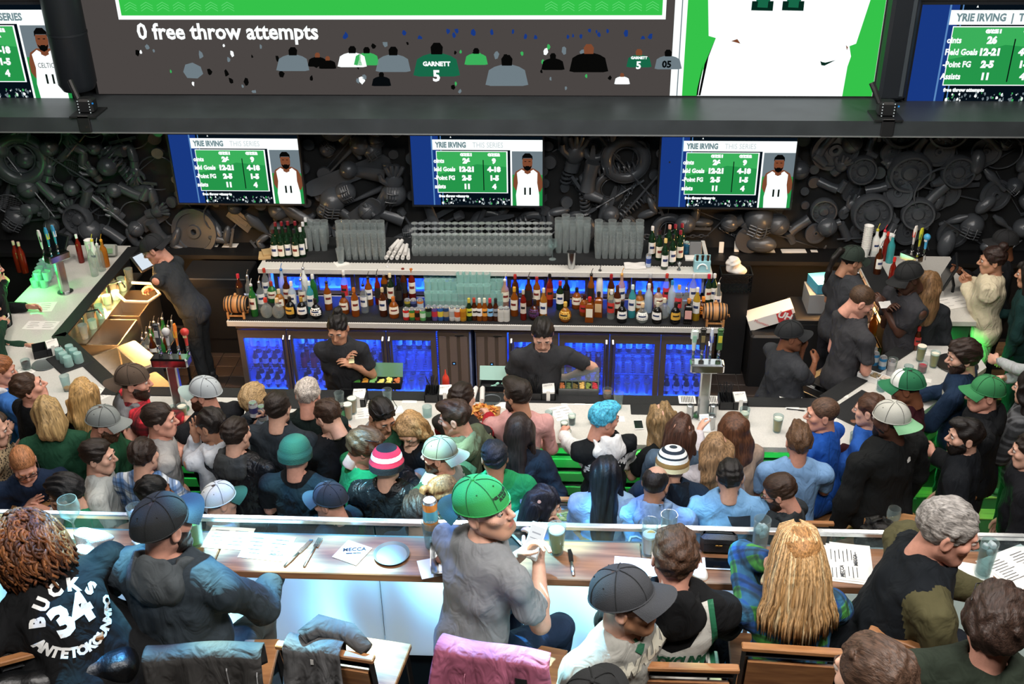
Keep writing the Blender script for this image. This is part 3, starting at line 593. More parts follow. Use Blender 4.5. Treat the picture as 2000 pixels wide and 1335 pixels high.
# ---------------------------------------------------------------- liquor bottles
CLR = {'amber': glass('#b8641c', .45), 'damber': glass('#5a2a10', .6), 'clear': glass('#eef4f2', .2), 'green': glass('#3f9a4a', .4), 'dgreen': glass('#1d3a22', .65), 'frost': glass('#cfe0ee', .6, .4), 'teal': glass('#58c8cc', .45), 'black': mat('#121212', .15), 'white': mat('#e9ece8', .3), 'pink': glass('#e8c0a8', .4), 'yellow': glass('#d8b83a', .5), 'red': glass('#9a2418', .5), 'gold': glass('#d08a30', .45)}
SHAPE = {'std': [(.034, 0), (.038, .008), (.038, .17), (.034, .20), (.016, .235), (.014, .285)],
         'tall': [(.032, 0), (.036, .008), (.036, .20), (.030, .235), (.015, .27), (.013, .325)],
         'squat': [(.042, 0), (.047, .01), (.05, .07), (.046, .12), (.03, .15), (.016, .165), (.015, .20)],
         'round': [(.03, 0), (.05, .02), (.06, .06), (.053, .10), (.03, .13), (.017, .145), (.016, .19)],
         'wine': [(.034, 0), (.037, .01), (.037, .18), (.032, .21), (.015, .24), (.014, .305)],
         'slim': [(.027, 0), (.03, .008), (.03, .18), (.026, .22), (.013, .25), (.012, .30)],
         'square': [(.04, 0), (.044, .01), (.044, .15), (.04, .175), (.018, .195), (.016, .24)],
         'beer': [(.028, 0), (.0305, .008), (.0305, .11), (.027, .135), (.0135, .175), (.0125, .212)]}
def bottle(shape, col, cap, lab, pour, labz=(.25, .62), nm='bottle'):
    """Empty with the glass body, cap or pourer and paper label as parts"""
    r = bpy.data.objects.new(nm, None); r.empty_display_size = .02; COL.objects.link(r); P = SHAPE[shape]; seg = 4 if shape == 'square' else 14
    k = 1.25 if shape == 'square' else 1; R = Matrix.Rotation(pi/4, 3, 'Z') if seg == 4 else None
    MB().lathe([(a*k, z) for a, z in P]+[(.001, P[-1][1])], seg, R=R).build('glass_body', CLR[col], r, True)
    zt = P[-1][1]; rt = P[-1][0]
    if pour:
        MB().lathe([(rt+.001, zt-.005), (rt+.002, zt+.012), (.006, zt+.022), (.001, zt+.022)], 10).tube([(0, 0, zt+.015), (.004, 0, zt+.045), (.016, 0, zt+.075)], .0035, 6).build('pourer', mat(cap, .25, .8) if cap == '#c8c8c8' else mat(cap, .4), r, True)
    else:
        MB().lathe([(rt+.002, zt-.028), (rt+.003, zt+.004), (rt+.001, zt+.014), (.001, zt+.014)], 10).build('cap', mat(cap, .4), r, True)
    if lab:
        z0, z1 = P[-1][1]*labz[0], P[-1][1]*labz[1]; rr = max(P[2][0], P[1][0])*k+.0012; n = 10
        if seg == 4: MB().box((0, -rr*.7071-.0005, (z0+z1)/2), (rr*1.1, .002, z1-z0)).build('label', mat(lab, .6), r)
        else: 
            pr = lambda z: np.interp(z, [p[1] for p in P], [p[0] for p in P])+.0012
            MB().grid(lambda u, v: (sin((u-.5)*2.3)*pr(z0+(z1-z0)*v), -cos((u-.5)*2.3)*pr(z0+(z1-z0)*v), z0+(z1-z0)*v), n, 3).build('label', mat(lab, .6), r, True)
            q = lambda u, v: (sin((u-.5)*1.3)*(pr(z0+(z1-z0)*.5)+.001), -cos((u-.5)*1.3)*(pr(z0+(z1-z0)*.5)+.001), z0+(z1-z0)*(.45+.22*v))
            MB().grid(q, 6, 1).build('label_band', mat({'#efe7d2': '#7a2a22', '#f2f0ea': '#2b3b66'}.get(lab, '#2a2420'), .6), r)
    return r
PROTO = {}
def put_bottle(key, loc, label, cat='bottle', group=None, s=1.0):
    if key not in PROTO: o = PROTO[key] = bottle(*key)
    else: o = copy_tree(PROTO[key])
    o.location = tuple(map(float, loc)); o.rotation_euler[2] = rng.uniform(-.35, .35) if key[0] != 'square' else rng.uniform(-.1, .1); o.scale = (s, s, s)
    return tag(o, label, cat, group)
CR, WH, DKL = '#efe7d2', '#f2f0ea', '#26221f'
# (x, base y) in photo pixels turned into points on the back counter; then shape, glass, cap, paper, pourer, description
def c5(x, y): return (430+x/3.926, 440+y/3.926)
def c6(x, y): return (900+x/3.636, 440+y/3.636)
LIQ = []
for x, y, sh, co, cp, la, po, ds in [
    (168, 610, 'tall', 'damber', '#c8283a', DKL, 0, 'dark amber bottle with red cap behind the wooden cask'), (268, 690, 'tall', 'green', '#d8d8d4', CR, 1, 'green bottle with cream label and steel pourer beside the cask'), (240, 620, 'tall', 'clear', '#c8c8c8', '', 1, 'clear tall bottle with pourer behind the green bottle'), (325, 640, 'std', 'clear', '#c8c8c8', WH, 1, 'clear bottle with white label and curved pourer'), (366, 565, 'tall', 'clear', '#b4342a', WH, 0, 'clear tall bottle with red neck before the cold cabinet'),
    (408, 580, 'squat', 'green', '#a33a20', CR, 0, 'short green bottle with cream label and rust cap'), (363, 700, 'round', 'clear', '#c93a2c', '', 0, 'round clear bottle with red stopper at the mat edge'), (450, 705, 'round', 'clear', '#e4c49a', '', 0, 'round pale blue bottle with cork ball stopper'), (465, 640, 'squat', 'gold', '#d8c9a0', CR, 0, 'honey coloured squat bottle with cork'), (495, 570, 'tall', 'frost', '#2f74c0', '', 1, 'tall frosted bottle with blue neck'),
    (525, 600, 'std', 'damber', '#5a2416', CR, 0, 'brown bottle between frosted and white ones'), (567, 640, 'std', 'frost', '#e8e2d4', WH, 0, 'milky bottle with white cap and label'), (548, 700, 'squat', 'black', '#2a2622', '#d6a640', 0, 'black squat bottle with round gold label'), (640, 620, 'std', 'clear', '#c8c8c8', CR, 1, 'clear bottle with brown-cream label and pourer'), (635, 702, 'squat', 'black', '#b08a3c', WH, 0, 'black bottle with ribbed white lettering label'),
    (662, 560, 'tall', 'white', '#c8c8c8', '', 1, 'white opaque tall bottle with steel pourer'), (728, 585, 'std', 'green', '#e8e6de', '', 0, 'pale green bottle with white cap'), (706, 668, 'tall', 'teal', '#d8e8e8', WH, 0, 'turquoise gin bottle with white label'), (742, 706, 'round', 'black', '#22201e', WH, 0, 'round black bottle with white shield label'), (835, 640, 'std', 'amber', '#1d1a18', CR, 1, 'amber bottle with black pourer beside the bartender bun'),
    (966, 585, 'tall', 'clear', '#f0eeea', '#cc2c38', 0, 'clear tall bottle with red emblem'), (957, 668, 'squat', 'amber', '#2c241c', CR, 0, 'squat amber bottle behind the bartender head'), (1042, 690, 'std', 'amber', '#c06a28', CR, 0, 'amber bottle with orange neck and white label'), (1112, 662, 'std', 'clear', '#1a1a1a', WH, 1, 'clear bottle with black pourer'), (1148, 605, 'std', 'amber', '#1a1a1a', WH, 1, 'amber bottle with white label and dark pourer'),
    (1256, 690, 'std', 'damber', '#c9b48a', WH, 0, 'brown bottle with tall white label'), (1216, 600, 'slim', 'red', '#1d1d1d', DKL, 1, 'slim red bottle with pourer'), (1316, 606, 'tall', 'dgreen', '#e8d8b0', CR, 0, 'dark green bottle with cream label'), (1336, 700, 'squat', 'amber', '#c06a28', CR, 0, 'amber squat bottle with orange neck by the cans'), (1378, 612, 'std', 'black', '#1b1b1b', DKL, 0, 'plain black bottle'), (1416, 565, 'tall', 'damber', '#7a2a1c', DKL, 0, 'dark brown tall bottle at the back'), (1478, 568, 'tall', 'red', '#c8702c', CR, 0, 'reddish tall bottle with orange neck by the glass stacks'), (1268, 560, 'std', 'amber', '#d8c8a0', DKL, 0, 'amber bottle with pale cap at the back'), (1310, 520, 'tall', 'damber', '#d0d0d0', CR, 1, 'dark bottle with steel pourer at the very back')]:
    LIQ.append((c5(x, y), sh, co, cp, la, po, ds))
for x, y, sh, co, cp, la, po, ds in [
    (316, 578, 'std', 'pink', '#f0ece4', CR, 1, 'pinkish bottle with cream label beside the glass stacks'), (382, 636, 'std', 'amber', '#d8a030', CR, 0, 'amber bottle with wide cream label and gold cap'), (388, 570, 'tall', 'damber', '#b02c28', DKL, 0, 'dark bottle with red cap behind the cream-labelled one'), (445, 666, 'slim', 'red', '#c0b8a0', '#d8c8b8', 0, 'slim red bottle with pale label'), (482, 566, 'std', 'damber', '#26201c', DKL, 1, 'dark amber bottle with black pourer'),
    (524, 664, 'round', 'damber', '#1f1b18', '#4a2a5c', 0, 'dark round decanter with violet label'), (540, 562, 'std', 'amber', '#a02c2c', CR, 0, 'amber bottle with red cap behind the decanter'), (588, 672, 'tall', 'gold', '#e0d4b4', WH, 0, 'tall gold bottle with white label'), (630, 568, 'tall', 'red', '#14110f', '#b8401c', 0, 'red-brown square-shouldered whisky bottle with slanted label'), (704, 592, 'std', 'dgreen', '#c02c30', WH, 0, 'green whiskey bottle with red cap and white label'),
    (741, 686, 'round', 'gold', '#d8b050', '#d8b050', 0, 'round amber bottle with gold crest label'), (748, 566, 'std', 'black', '#23211e', DKL, 0, 'dark bottle behind the round amber one'), (822, 582, 'squat', 'amber', '#22201c', CR, 0, 'squat amber bottle with tan label'), (876, 634, 'squat', 'amber', '#3a1414', '#b03028', 0, 'amber bottle with red paper label'), (912, 678, 'square', 'amber', '#c4242c', CR, 0, 'square amber bottle with red wax top and cream label'), (922, 566, 'tall', 'amber', '#15130f', DKL, 1, 'amber tall bottle with dark neck'),
    (976, 642, 'square', 'amber', '#1a1512', '#d8b88a', 0, 'square brown bottle with black wax top'), (982, 536, 'tall', 'white', '#1a1a1a', '', 1, 'white tapered bottle with black pourer'), (1062, 570, 'tall', 'damber', '#a82428', '#d8c080', 0, 'dark tall bottle with red and gold neck'), (1065, 656, 'std', 'clear', '#e8e8e4', '#c83c34', 0, 'clear bottle with red and white emblem'), (1106, 624, 'std', 'damber', '#5c2a1a', CR, 0, 'brown bottle with cream label between clear ones'),
    (1136, 566, 'tall', 'pink', '#d8a04c', WH, 1, 'pale pink bottle with gold pourer'), (1142, 682, 'squat', 'black', '#101010', WH, 0, 'black squat bottle with white side label'), (1212, 648, 'tall', 'teal', '#d8e8e8', WH, 0, 'turquoise square gin bottle beside the black squat one'), (1266, 604, 'squat', 'gold', '#7a5a2c', CR, 0, 'honey bottle with cork and green label'), (1286, 692, 'round', 'clear', '#e4c49a', WH, 0, 'clear round bottle with wooden stopper at the mat edge'), (1328, 612, 'std', 'frost', '#e8e8e8', '', 0, 'frosted bottle with white stopper'),
    (1336, 566, 'tall', 'damber', '#b8b8b8', '#7a2020', 0, 'dark bottle with silver cap and red label'), (1392, 692, 'squat', 'black', '#c8c0a8', WH, 0, 'black bottle with ribbed white text label near the second cask'), (1398, 582, 'squat', 'pink', '#5a3a20', CR, 0, 'tan ribbed bottle'), (1440, 652, 'round', 'clear', '#d8d0b8', '', 0, 'clear skull-round bottle'), (1452, 566, 'tall', 'clear', '#c23a30', '#d83c44', 0, 'clear tall bottle with red neck near the second cask'), (1490, 616, 'tall', 'frost', '#2c8ac8', '', 0, 'frosted tall bottle with light blue cap'),
    (1520, 694, 'squat', 'black', '#26221e', '#d6a640', 0, 'black squat bottle with gold disc label near the second cask'), (1540, 622, 'std', 'clear', '#d8a860', '#d84048', 0, 'clear bottle with red label band'), (1590, 642, 'std', 'clear', '#c8c8c8', '', 1, 'plain clear bottle with steel pourer'), (1610, 694, 'square', 'black', '#c87a30', '#e0a8a0', 0, 'dark square bottle with pink label'), (1666, 668, 'tall', 'yellow', '#e8e8e4', WH, 0, 'tall bottle of yellow liquor with white sleeve'), (1714, 642, 'round', 'damber', '#e08a30', '#e08a30', 0, 'dark pear-shaped bottle with orange band'), (1746, 570, 'tall', 'dgreen', '#d0203c', CR, 0, 'green bottle with red cap behind the second cask'), (1786, 566, 'tall', 'dgreen', '#dcdcdc', WH, 0, 'green bottle with white cap behind the second cask'), (1816, 606, 'std', 'clear', '#c8c8c8', WH, 1, 'clear bottle with white label behind the second cask'), (1640, 566, 'tall', 'clear', '#d8d8d8', WH, 0, 'clear bottle with grey cap at the back')]:
    LIQ.append((c6(x, y), sh, co, cp, la, po, ds))
for p, sh, co, cp, la, po, ds in LIQ:
    q = at(p[0], p[1], 1.009)
    put_bottle((sh, co, cp, la, po), (q[0], max(9.02, min(9.46, q[1])), 1.009), ds if len(ds.split()) > 4 else ds+' on the back counter', s=.98)
# cans and beer bottles in two rows
def can(name, c, band, h=.122, r=.033):
    k = h/.122
    return vessel(name, [(r*.8, 0), (r, .008), (r, .04*k), (r, .085*k), (r, h-.012), (r*.83, h), (r*.8, h-.002), (.001, h-.003)], [1, 0, 2, 0, 1, 1, 1], [mat(c, .3, .3), mat('#d4d6d8', .25, .8), mat(band, .35, .2)], 14)
for x, y, c, b, h, ds in [(1440, 652, '#b8a848', '#3a4a2c', .122, 'olive can in the rear can row'), (1486, 652, '#5a6aa0', '#2a2f52', .122, 'blue-grey can in the rear can row'), (1537, 652, '#e08040', '#c8d8e8', .122, 'orange can in the rear can row'), (1430, 722, '#d8302c', '#f0e8e0', .122, 'red can at the end of the can row'), (1475, 722, '#3f8a3c', '#e0b040', .122, 'dark green can beside the red can'), (1517, 722, '#a03c28', '#2a2018', .122, 'rust can with black band'), (1558, 726, '#6cc070', '#d8f0d8', .122, 'light green can'), (1602, 726, '#1d2420', '#4a7a4c', .15, 'black can with green band'), (1648, 726, '#6a5aa0', '#c83848', .15, 'violet can with red band'), (1692, 726, '#3a70b8', '#e8d048', .15, 'blue can with yellow band'), (1735, 726, '#2c4a78', '#b8a070', .15, 'navy can with tan band'), (1780, 727, '#e8e8e4', '#b8b8b4', .15, 'white can with grey print'), (1822, 729, '#f0ece4', '#d86030', .15, 'white can with orange print'), (1864, 730, '#d89a2c', '#b87820', .15, 'gold can beside the beer bottles')]:
    q = at(*c5(x, y), 1.009); tag(can('can', c, b, h, .032) and link('can', can('can', c, b, h, .032), None, (q[0], q[1], 1.009)), ds+' on the back counter', 'can', 'cans on the back counter')
for i, (x, y, co, cp, la, ds) in enumerate([(62, 670, 'dgreen', '#c8b848', '#c8c83c', 'dark beer bottle with lime label'), (98, 668, 'damber', '#b0402c', '#e8e4d8', 'brown beer bottle with red foil neck'), (135, 670, 'amber', '#e8e8e0', '#e8e8e8', 'brown beer bottle with white label'), (172, 670, 'amber', '#e0d8c0', '#e89a3c', 'brown beer bottle with orange label'), (210, 671, 'damber', '#c83848', '#8ac0e8', 'beer bottle with light blue label'), (250, 671, 'damber', '#2a2a2a', '#8a9098', 'beer bottle with grey label')]):
    q = at(*c6(x, y), 1.009); put_bottle(('beer', co, cp, la, 0), (q[0], q[1], 1.009), ds+' beside the gold can', 'bottle', 'beer bottles beside the cans')
for x, lb in ((287, 'plain white can beside the beer bottles'), (324, 'plain white can at the end of the row by the pink bottle')):
    q = at(*c6(x, 679), 1.009); tag(link('can', can('can', '#e6e4dc', '#dcdad2', .145), None, (q[0], q[1], 1.009)), lb, 'can', 'cans on the back counter')
# little oak casks with a stand
OAK = wood('#a8703f', '#cf9a62', (12, 1.5, 1.5), .5)
def cask(px, py, lb):
    q = at(px, py, 1.009); r = thing('cask', lb, 'cask', (q[0], q[1]+.06, 1.009), rz=0); RX = Matrix.Rotation(pi/2, 3, 'Y')
    prof = [(.001, -.095), (.062, -.095), (.066, -.105), (.07, -.105), (.082, -.05), (.086, 0), (.082, .05), (.07, .105), (.066, .105), (.062, .095), (.001, .095)]
    MB().lathe(prof, 22, (0, 0, .125), R=RX).build('barrel', OAK, r, True)
    h = MB()
    for x, rr in ((-.092, .0745), (-.06, .081), (-.03, .0852), (.03, .0852), (.06, .081), (.092, .0745)): h.lathe([(rr, -.006), (rr+.001, .006)], 22, (x, 0, .125), R=RX)
    h.build('hoop', BLACK, r, True)
    st = MB()
    for x in (-.075, .075):
        for y in (-.06, .06): st.box((x, y, .035), (.02, .02, .07))
        st.box((x, 0, .05), (.02, .13, .02))
    st.box((0, -.06, .03), (.15, .012, .014)).box((0, .06, .03), (.15, .012, .014)).build('stand', OAK, r)
    MB().lathe([(.012, 0), (.014, .02), (.006, .03), (.001, .03)], 10, (0, 0, .21)).build('bung', OAK, r, True)
    MB().tube([(.1, 0, .09), (.13, 0, .09), (.135, 0, .07)], .007, 6).build('tap', OAK, r, True)
cask(462, 622, 'small oak cask on a stand beside the green bottle'); cask(1396, 637, 'small oak cask on a stand beside the tilted carton')
# ---------------------------------------------------------------- glassware, every glass its own object
PINT = vessel('pint_glass', [(.027, .004), (.029, .0), (.03, .012), (.042, .145), (.0405, .145), (.0285, .015), (.001, .014)], [0]*6, [glass('#eef4f4', .17, .05, .62)], 14)
TUMB = vessel('tumbler', [(.033, .004), (.035, 0), (.036, .01), (.041, .09), (.0395, .09), (.034, .014), (.001, .012)], [0]*6, [glass('#d3f0ec', .3, .05, .7)], 14)
WINE = vessel('wine_glass', [(.001, .22), (.034, .22), (.035, .216), (.006, .205), (.0045, .13), (.008, .115), (.034, .085), (.04, .05), (.033, 0), (.031, .001), (.038, .05), (.032, .082), (.001, .112)], [0]*12, [glass('#eef4f4', .17, .05, .62)], 12)
def stack(me, name, x, y, z, n, dz, label, group, i0=0, d=0):
    for i in range(n):
        o = link(name, me, None, (x, y, z+i*dz)); tag(o, f"{label[0]}, {ORD[i]} from bottom of {ORD[i0]} {('front', 'second-row', 'rear')[d]} stack {label[1]}", name.replace('_', ' '), group)
zu = 1.339
def on(px, py, z=zu): q = at(px, py, z); return q[0], q[1]
for i, px in enumerate((606, 620, 634)):
    for d in range(2): x, y = on(px+d*3, 488-d*13); stack(PINT, 'pint_glass', x, y, zu, 4, .034, ('pint glass', 'beside the wine'), 'pint glasses beside the wine bottles', i, d)
for i in range(7):
    for d in range(2): x, y = on(668+i*13.2, 505-d*14); stack(PINT, 'pint_glass', x, y, zu, 6 if d else 5, .036, ('pint glass', 'by the rolled napkins'), 'pint glasses beside the rolled napkins', i, d)
for i in range(21):
    for d in range(4):
        x, y = on(812+i*13, 497-d*11)
        if y < 10.12: tag(link('wine_glass', WINE, None, (x, y, zu)), f'upside-down wine glass, {ORD[i]} from the napkins in the {ORD[d]} row', 'wine glass', 'wine glasses upside down on the upper shelf')
for i in range(5):
    for d in range(2): x, y = on(1091+i*13.5, 492-d*13); stack(PINT, 'pint_glass', x, y, zu, 5+(i % 2), .036, ('pint glass', 'past the wine glasses'), 'pint glasses beyond the wine glasses', i, d)
for i in range(7):
    for d in range(2): x, y = on(1168+i*13.2, 503-d*13); stack(PINT, 'pint_glass', x, y, zu, 6-(i % 2), .036, ('pint glass', 'by the dark wine'), 'pint glasses beside the dark wine bottles', i, d)
for i in range(12):
    for d in range(3):
        q = at(838+i*12.6, 600-d*9.5, 1.009); n = (2, 3, 3)[d]+(1 if 4 < i < 10 else 0)
        stack(TUMB, 'tumbler', q[0], min(q[1], 9.44), 1.009, n, .075, ('tumbler', 'behind the beer'), 'tumblers stacked behind the beer bottles', i, d)
# wine bottles on the upper shelf
for px, py, cp, la, ds in [(539, 503, '#3a1216', WH, 'wine bottle with white label nearest the shelf end'), (552, 503, '#1d1518', CR, 'wine bottle with low cream label'), (564, 501, '#2a1418', WH, 'wine bottle with a letter C label'), (580, 503, '#18161a', CR, 'dark wine bottle with cream label'), (592, 500, '#dedede', WH, 'wine bottle with silver foil and red dot'), (544, 489, '#7a1a24', DKL, 'rear wine bottle with red foil, first'), (556, 488, '#7a1a24', DKL, 'rear wine bottle with red foil, second'), (568, 487, '#7a1a24', DKL, 'rear wine bottle with red foil, third'), (582, 487, '#7a1a24', DKL, 'rear wine bottle with red foil, fourth'), (597, 489, '#dcdcdc', WH, 'rear wine bottle with silver foil'), (602, 480, '#dcdcdc', WH, 'rearmost wine bottle with silver foil')]:
    x, y = on(px, py); put_bottle(('wine', 'dgreen', cp, la, 0, (.1, .5)), (x, y, zu), ds+' before the pint stacks', 'bottle', None, .95)
for px, py, cp, la, ds in [(1272, 498, '#e0dcd8', WH, 'wine bottle with pale foil beside the last pint stack'), (1286, 506, '#2a1418', CR, 'wine bottle with cream label behind the drink can'), (1297, 523, '#e8c87a', WH, 'green wine bottle standing forward at the shelf edge'), (1312, 514, '#181518', WH, 'dark wine bottle with white label beside the jigger'), (1326, 506, '#8a1c2c', CR, 'wine bottle with wine-red foil near the bottle carrier'), (1305, 495, '#d89a8a', DKL, 'rear wine bottle with pink foil'), (1316, 494, '#8a1c2c', DKL, 'rear wine bottle with dark red foil'), (1329, 492, '#8a1c2c', WH, 'rearmost wine bottle with dark red foil')]:
    x, y = on(px, py); put_bottle(('wine', 'dgreen', cp, la, 0, (.1, .5)), (x, y, zu), ds+' on the upper shelf', 'bottle', None, .95)
# other small things on the upper shelf
NAP = mat('#dcdad6', .85, bump=.3, bscale=90)
def roll(name, loc, L, r, rz, label, tilt=0.0, grp=None, m=NAP, cat='napkin'):
    mb = MB(); n = 16; pts = [(cos(a*.55)*r*(.25+.75*a/26), sin(a*.55)*r*(.25+.75*a/26)) for a in range(27)]
    mb.add([(x, -L/2, z) for x, z in pts]+[(x*1.05, L/2, z*1.05) for x, z in pts], [(i, i+1, 28+i, 27+i) for i in range(26)])
    mb.tube([(0, -L/2+.004, 0), (0, L/2-.004, 0)], r*.93, 10)
    o = mb.build(name, m, None, True, loc, rz); o.rotation_euler[0] = tilt; return tag(o, label, cat, grp)
k = 0
for lay, n in ((0, 5), (1, 4), (2, 2)):
    for i in range(n):
        x, y = on(760+i*9+lay*5, 504-lay*2); k += 1
        roll('rolled_napkin', (x, y+.05, zu+.022+lay*.038), .2, .021, -.25+.1*i, f'{ORD[k-1]} rolled grey napkin in the pile between pint stacks and wine glasses', 0, 'rolled napkins on the upper shelf')
x, y = on(666, 512); tag(MB().box((0, 0, .003), (.13, .13, .006)).build('napkin', PAPER, None, False, (x, y, 1.331), .5), 'white paper napkin under a glass at the upper shelf edge', 'napkin')
tag(link('pint_glass', PINT, None, (x, y, 1.338)), 'single pint glass on a white napkin at the shelf edge', 'pint glass')
x, y = on(1116, 523, 1.333); tag(MB().lathe([(.03, .0), (.032, .004), (.044, .17), (.046, .172), (.042, .17), (.03, .01), (.001, .008)], 18).build('shaker_tin', STEEL, None, True, (x, y, 1.333)), 'steel shaker tin at the upper shelf edge', 'shaker')
x, y = on(1079, 506); tag(MB().lathe([(.001, 0), (.035, 0), (.035, .003), (.005, .01), (.004, .09), (.01, .1), (.045, .14), (.042, .2), (.04, .2), (.043, .14), (.001, .104)], 14).build('wine_glass', GLASS, None, True, (x, y, zu)), 'single upright wine glass before the inverted rows', 'wine glass')
x, y = on(1240, 520, 1.333); tag(MB().grid(lambda u, v: ((u-.5)*.2, (v-.5)*.13, .012+.006*sin(u*9)*sin(v*7)), 12, 8, thick=.012).build('folded_cloth', NAP, None, True, (x, y, 1.333), .05), 'folded white bar cloth on the upper shelf edge', 'cloth')
x, y = on(1266, 521, 1.333); tag(link('drink_can', can('drink_can', '#b8c4dc', '#2c4a9c', .135, .026), None, (x, y, 1.333)), 'slim silver and blue drink can beside the folded cloth', 'can')
x, y = on(1326, 527, 1.333); tag(MB().lathe([(.018, 0), (.019, .004), (.005, .034), (.005, .038), (.021, .075), (.019, .075), (.001, .042)], 14).build('jigger', STEEL, None, True, (x, y, 1.333)), 'steel jigger before the wine bottles', 'jigger')
x, y = on(1370, 527, 1.333); r = thing('bottle_carrier', 'light blue cardboard bottle carrier at the shelf end', 'carrier', (x, y, 1.333)); BC = mat('#9ccfd8', .7)
MB().box((0, 0, .055), (.15, .1, .11)).box((0, 0, .13), (.15, .006, .06)).build('carton', BC, r)
MB().tube([(cos(a)*.045, -.052, .035+sin(a)*.05) for a in np.linspace(0, pi, 9)], .008, 6).build('printed_arch', mat('#e8f4f4', .6), r)
for i in range(3): MB().lathe([(.012, .1), (.012, .15), (.014, .15), (.014, .165), (.001, .166)], 8, (-.05+.05*i, -.026, 0)).build('bottle_neck', mat('#3a2418', .2), r, True)
x, y = on(1358, 500); r = thing('menu_stack', 'rounded grey and white boards leaning behind the bottle carrier', 'boards', (x, y, zu)); MB().box((0, .02, .07), (.12, .02, .14), rx=-.25, bev=.008).build('board', mat('#6f7072', .6), r); MB().box((-.04, -.06, .008), (.13, .1, .016)).build('board', PAPER, r)
x, y = on(1340, 496); tag(link('drink_can', can('drink_can', '#2c6a8c', '#20506c', .13, .03), None, (x, y, zu)), 'teal can at the rear corner of the upper shelf', 'can')
x, y = on(512, 500); tag(MB().box((0, 0, .01), (.12, .16, .02), rz=.2).box((.02, .03, .03), (.1, .14, .018), rz=.4).build('paper_stack', mat('#b89a6a', .8), None, False, (x+.03, y, zu)), 'brown and green papers at the shelf end by the wine', 'papers')
# ================================================================ people: smooth distance fields turned into skins
f32 = np.float32
class Grid:
    def __init__(s, lo, hi, h):
        s.h = h; s.lo = np.array(lo, float); n = np.maximum(4, np.ceil((np.array(hi)-s.lo)/h).astype(int)+1)
        s.x = (s.lo[0]+np.arange(n[0])*h).astype(f32)[:, None, None]; s.y = (s.lo[1]+np.arange(n[1])*h).astype(f32)[None, :, None]; s.z = (s.lo[2]+np.arange(n[2])*h).astype(f32)[None, None, :]
def rc(G, a, b, r1, r2):
    b0, b1, b2 = (float(b[i]-a[i]) for i in range(3)); L = b0*b0+b1*b1+b2*b2+1e-9; px, py, pz = G.x-f32(a[0]), G.y-f32(a[1]), G.z-f32(a[2])
    t = np.clip((px*f32(b0/L)+py*f32(b1/L))+pz*f32(b2/L), 0, 1)
    return np.sqrt((px-t*f32(b0))**2+(py-t*f32(b1))**2+(pz-t*f32(b2))**2)-(f32(r1)+f32(r2-r1)*t)
def el(G, c, r, R=None):
    px, py, pz = G.x-f32(c[0]), G.y-f32(c[1]), G.z-f32(c[2])
    if R is not None:
        R = np.array(R, float); px, py, pz = (px*f32(R[0, k])+py*f32(R[1, k])+pz*f32(R[2, k]) for k in range(3))
    k0 = np.sqrt((px/f32(r[0]))**2+(py/f32(r[1]))**2+(pz/f32(r[2]))**2); k1 = np.sqrt((px/f32(r[0]**2))**2+(py/f32(r[1]**2))**2+(pz/f32(r[2]**2))**2)+f32(1e-6)
    return k0*(k0-1)/k1
def smin(a, b, k):
    h = np.maximum(k-np.abs(a-b), 0)/f32(k); return np.minimum(a, b)-h*h*f32(k*.25)
def smax(a, b, k): return -smin(-a, -b, k)
def plane(G, p, n): return (G.x-f32(p[0]))*f32(n[0])+(G.y-f32(p[1]))*f32(n[1])+(G.z-f32(p[2]))*f32(n[2])
def nets(D, G):
    """surface nets: one vertex per crossed cell, one quad per crossed grid edge"""
    D = D.copy(); D[0] = D[-1] = 1; D[:, 0] = D[:, -1] = 1; D[:, :, 0] = D[:, :, -1] = 1
    I = D < 0; C = I[:-1, :-1, :-1].astype(np.int8)
    for dx in (0, 1):
        for dy in (0, 1):
            for dz in (0, 1):
                if dx+dy+dz: C = C+I[dx:I.shape[0]-1+dx, dy:I.shape[1]-1+dy, dz:I.shape[2]-1+dz]
    act = (C > 0) & (C < 8); ii = np.argwhere(act); idx = np.full(act.shape, -1, np.int32); idx[act] = np.arange(len(ii))
    acc = np.zeros((len(ii), 3), f32); cnt = np.zeros(len(ii), f32)
    def val(o): return D[ii[:, 0]+o[0], ii[:, 1]+o[1], ii[:, 2]+o[2]]
    for ax in range(3):
        for p in (0, 1):
            for q in (0, 1):
                o = [0, 0, 0]; o[(ax+1) % 3] = p; o[(ax+2) % 3] = q; a = val(o); o2 = list(o); o2[ax] = 1; b = val(o2)
                m = (a < 0) != (b < 0); t = np.where(m, a/np.where(m, a-b, 1), 0); P = np.array(o, f32)[None, :].repeat(len(ii), 0); P[:, ax] += t
                acc += P*m[:, None]; cnt += m
    V = (ii+acc/np.maximum(cnt, 1)[:, None])*G.h+G.lo; Q = []
    for ax in range(3):
        a1, a2 = (ax+1) % 3, (ax+2) % 3; sl = [slice(0, n-1) for n in D.shape]; s2 = list(sl); s2[ax] = slice(1, D.shape[ax])
        sl[a1] = slice(1, D.shape[a1]-1); sl[a2] = slice(1, D.shape[a2]-1); s2[a1] = sl[a1]; s2[a2] = sl[a2]
        A = I[tuple(sl)]; B = I[tuple(s2)]; off = np.zeros(3, int); off[a1] = off[a2] = 1
        for m, fl in ((A & ~B, False), (~A & B, True)):
            e = np.argwhere(m)+off
            if not len(e): continue
            def ci(d1, d2): k = e.copy(); k[:, a1] -= d1; k[:, a2] -= d2; return idx[k[:, 0], k[:, 1], k[:, 2]]
            q = np.stack([ci(1, 1), ci(0, 1), ci(0, 0), ci(1, 0)], 1); Q.append(q[:, ::-1] if fl else q)
    return V, np.concatenate(Q)
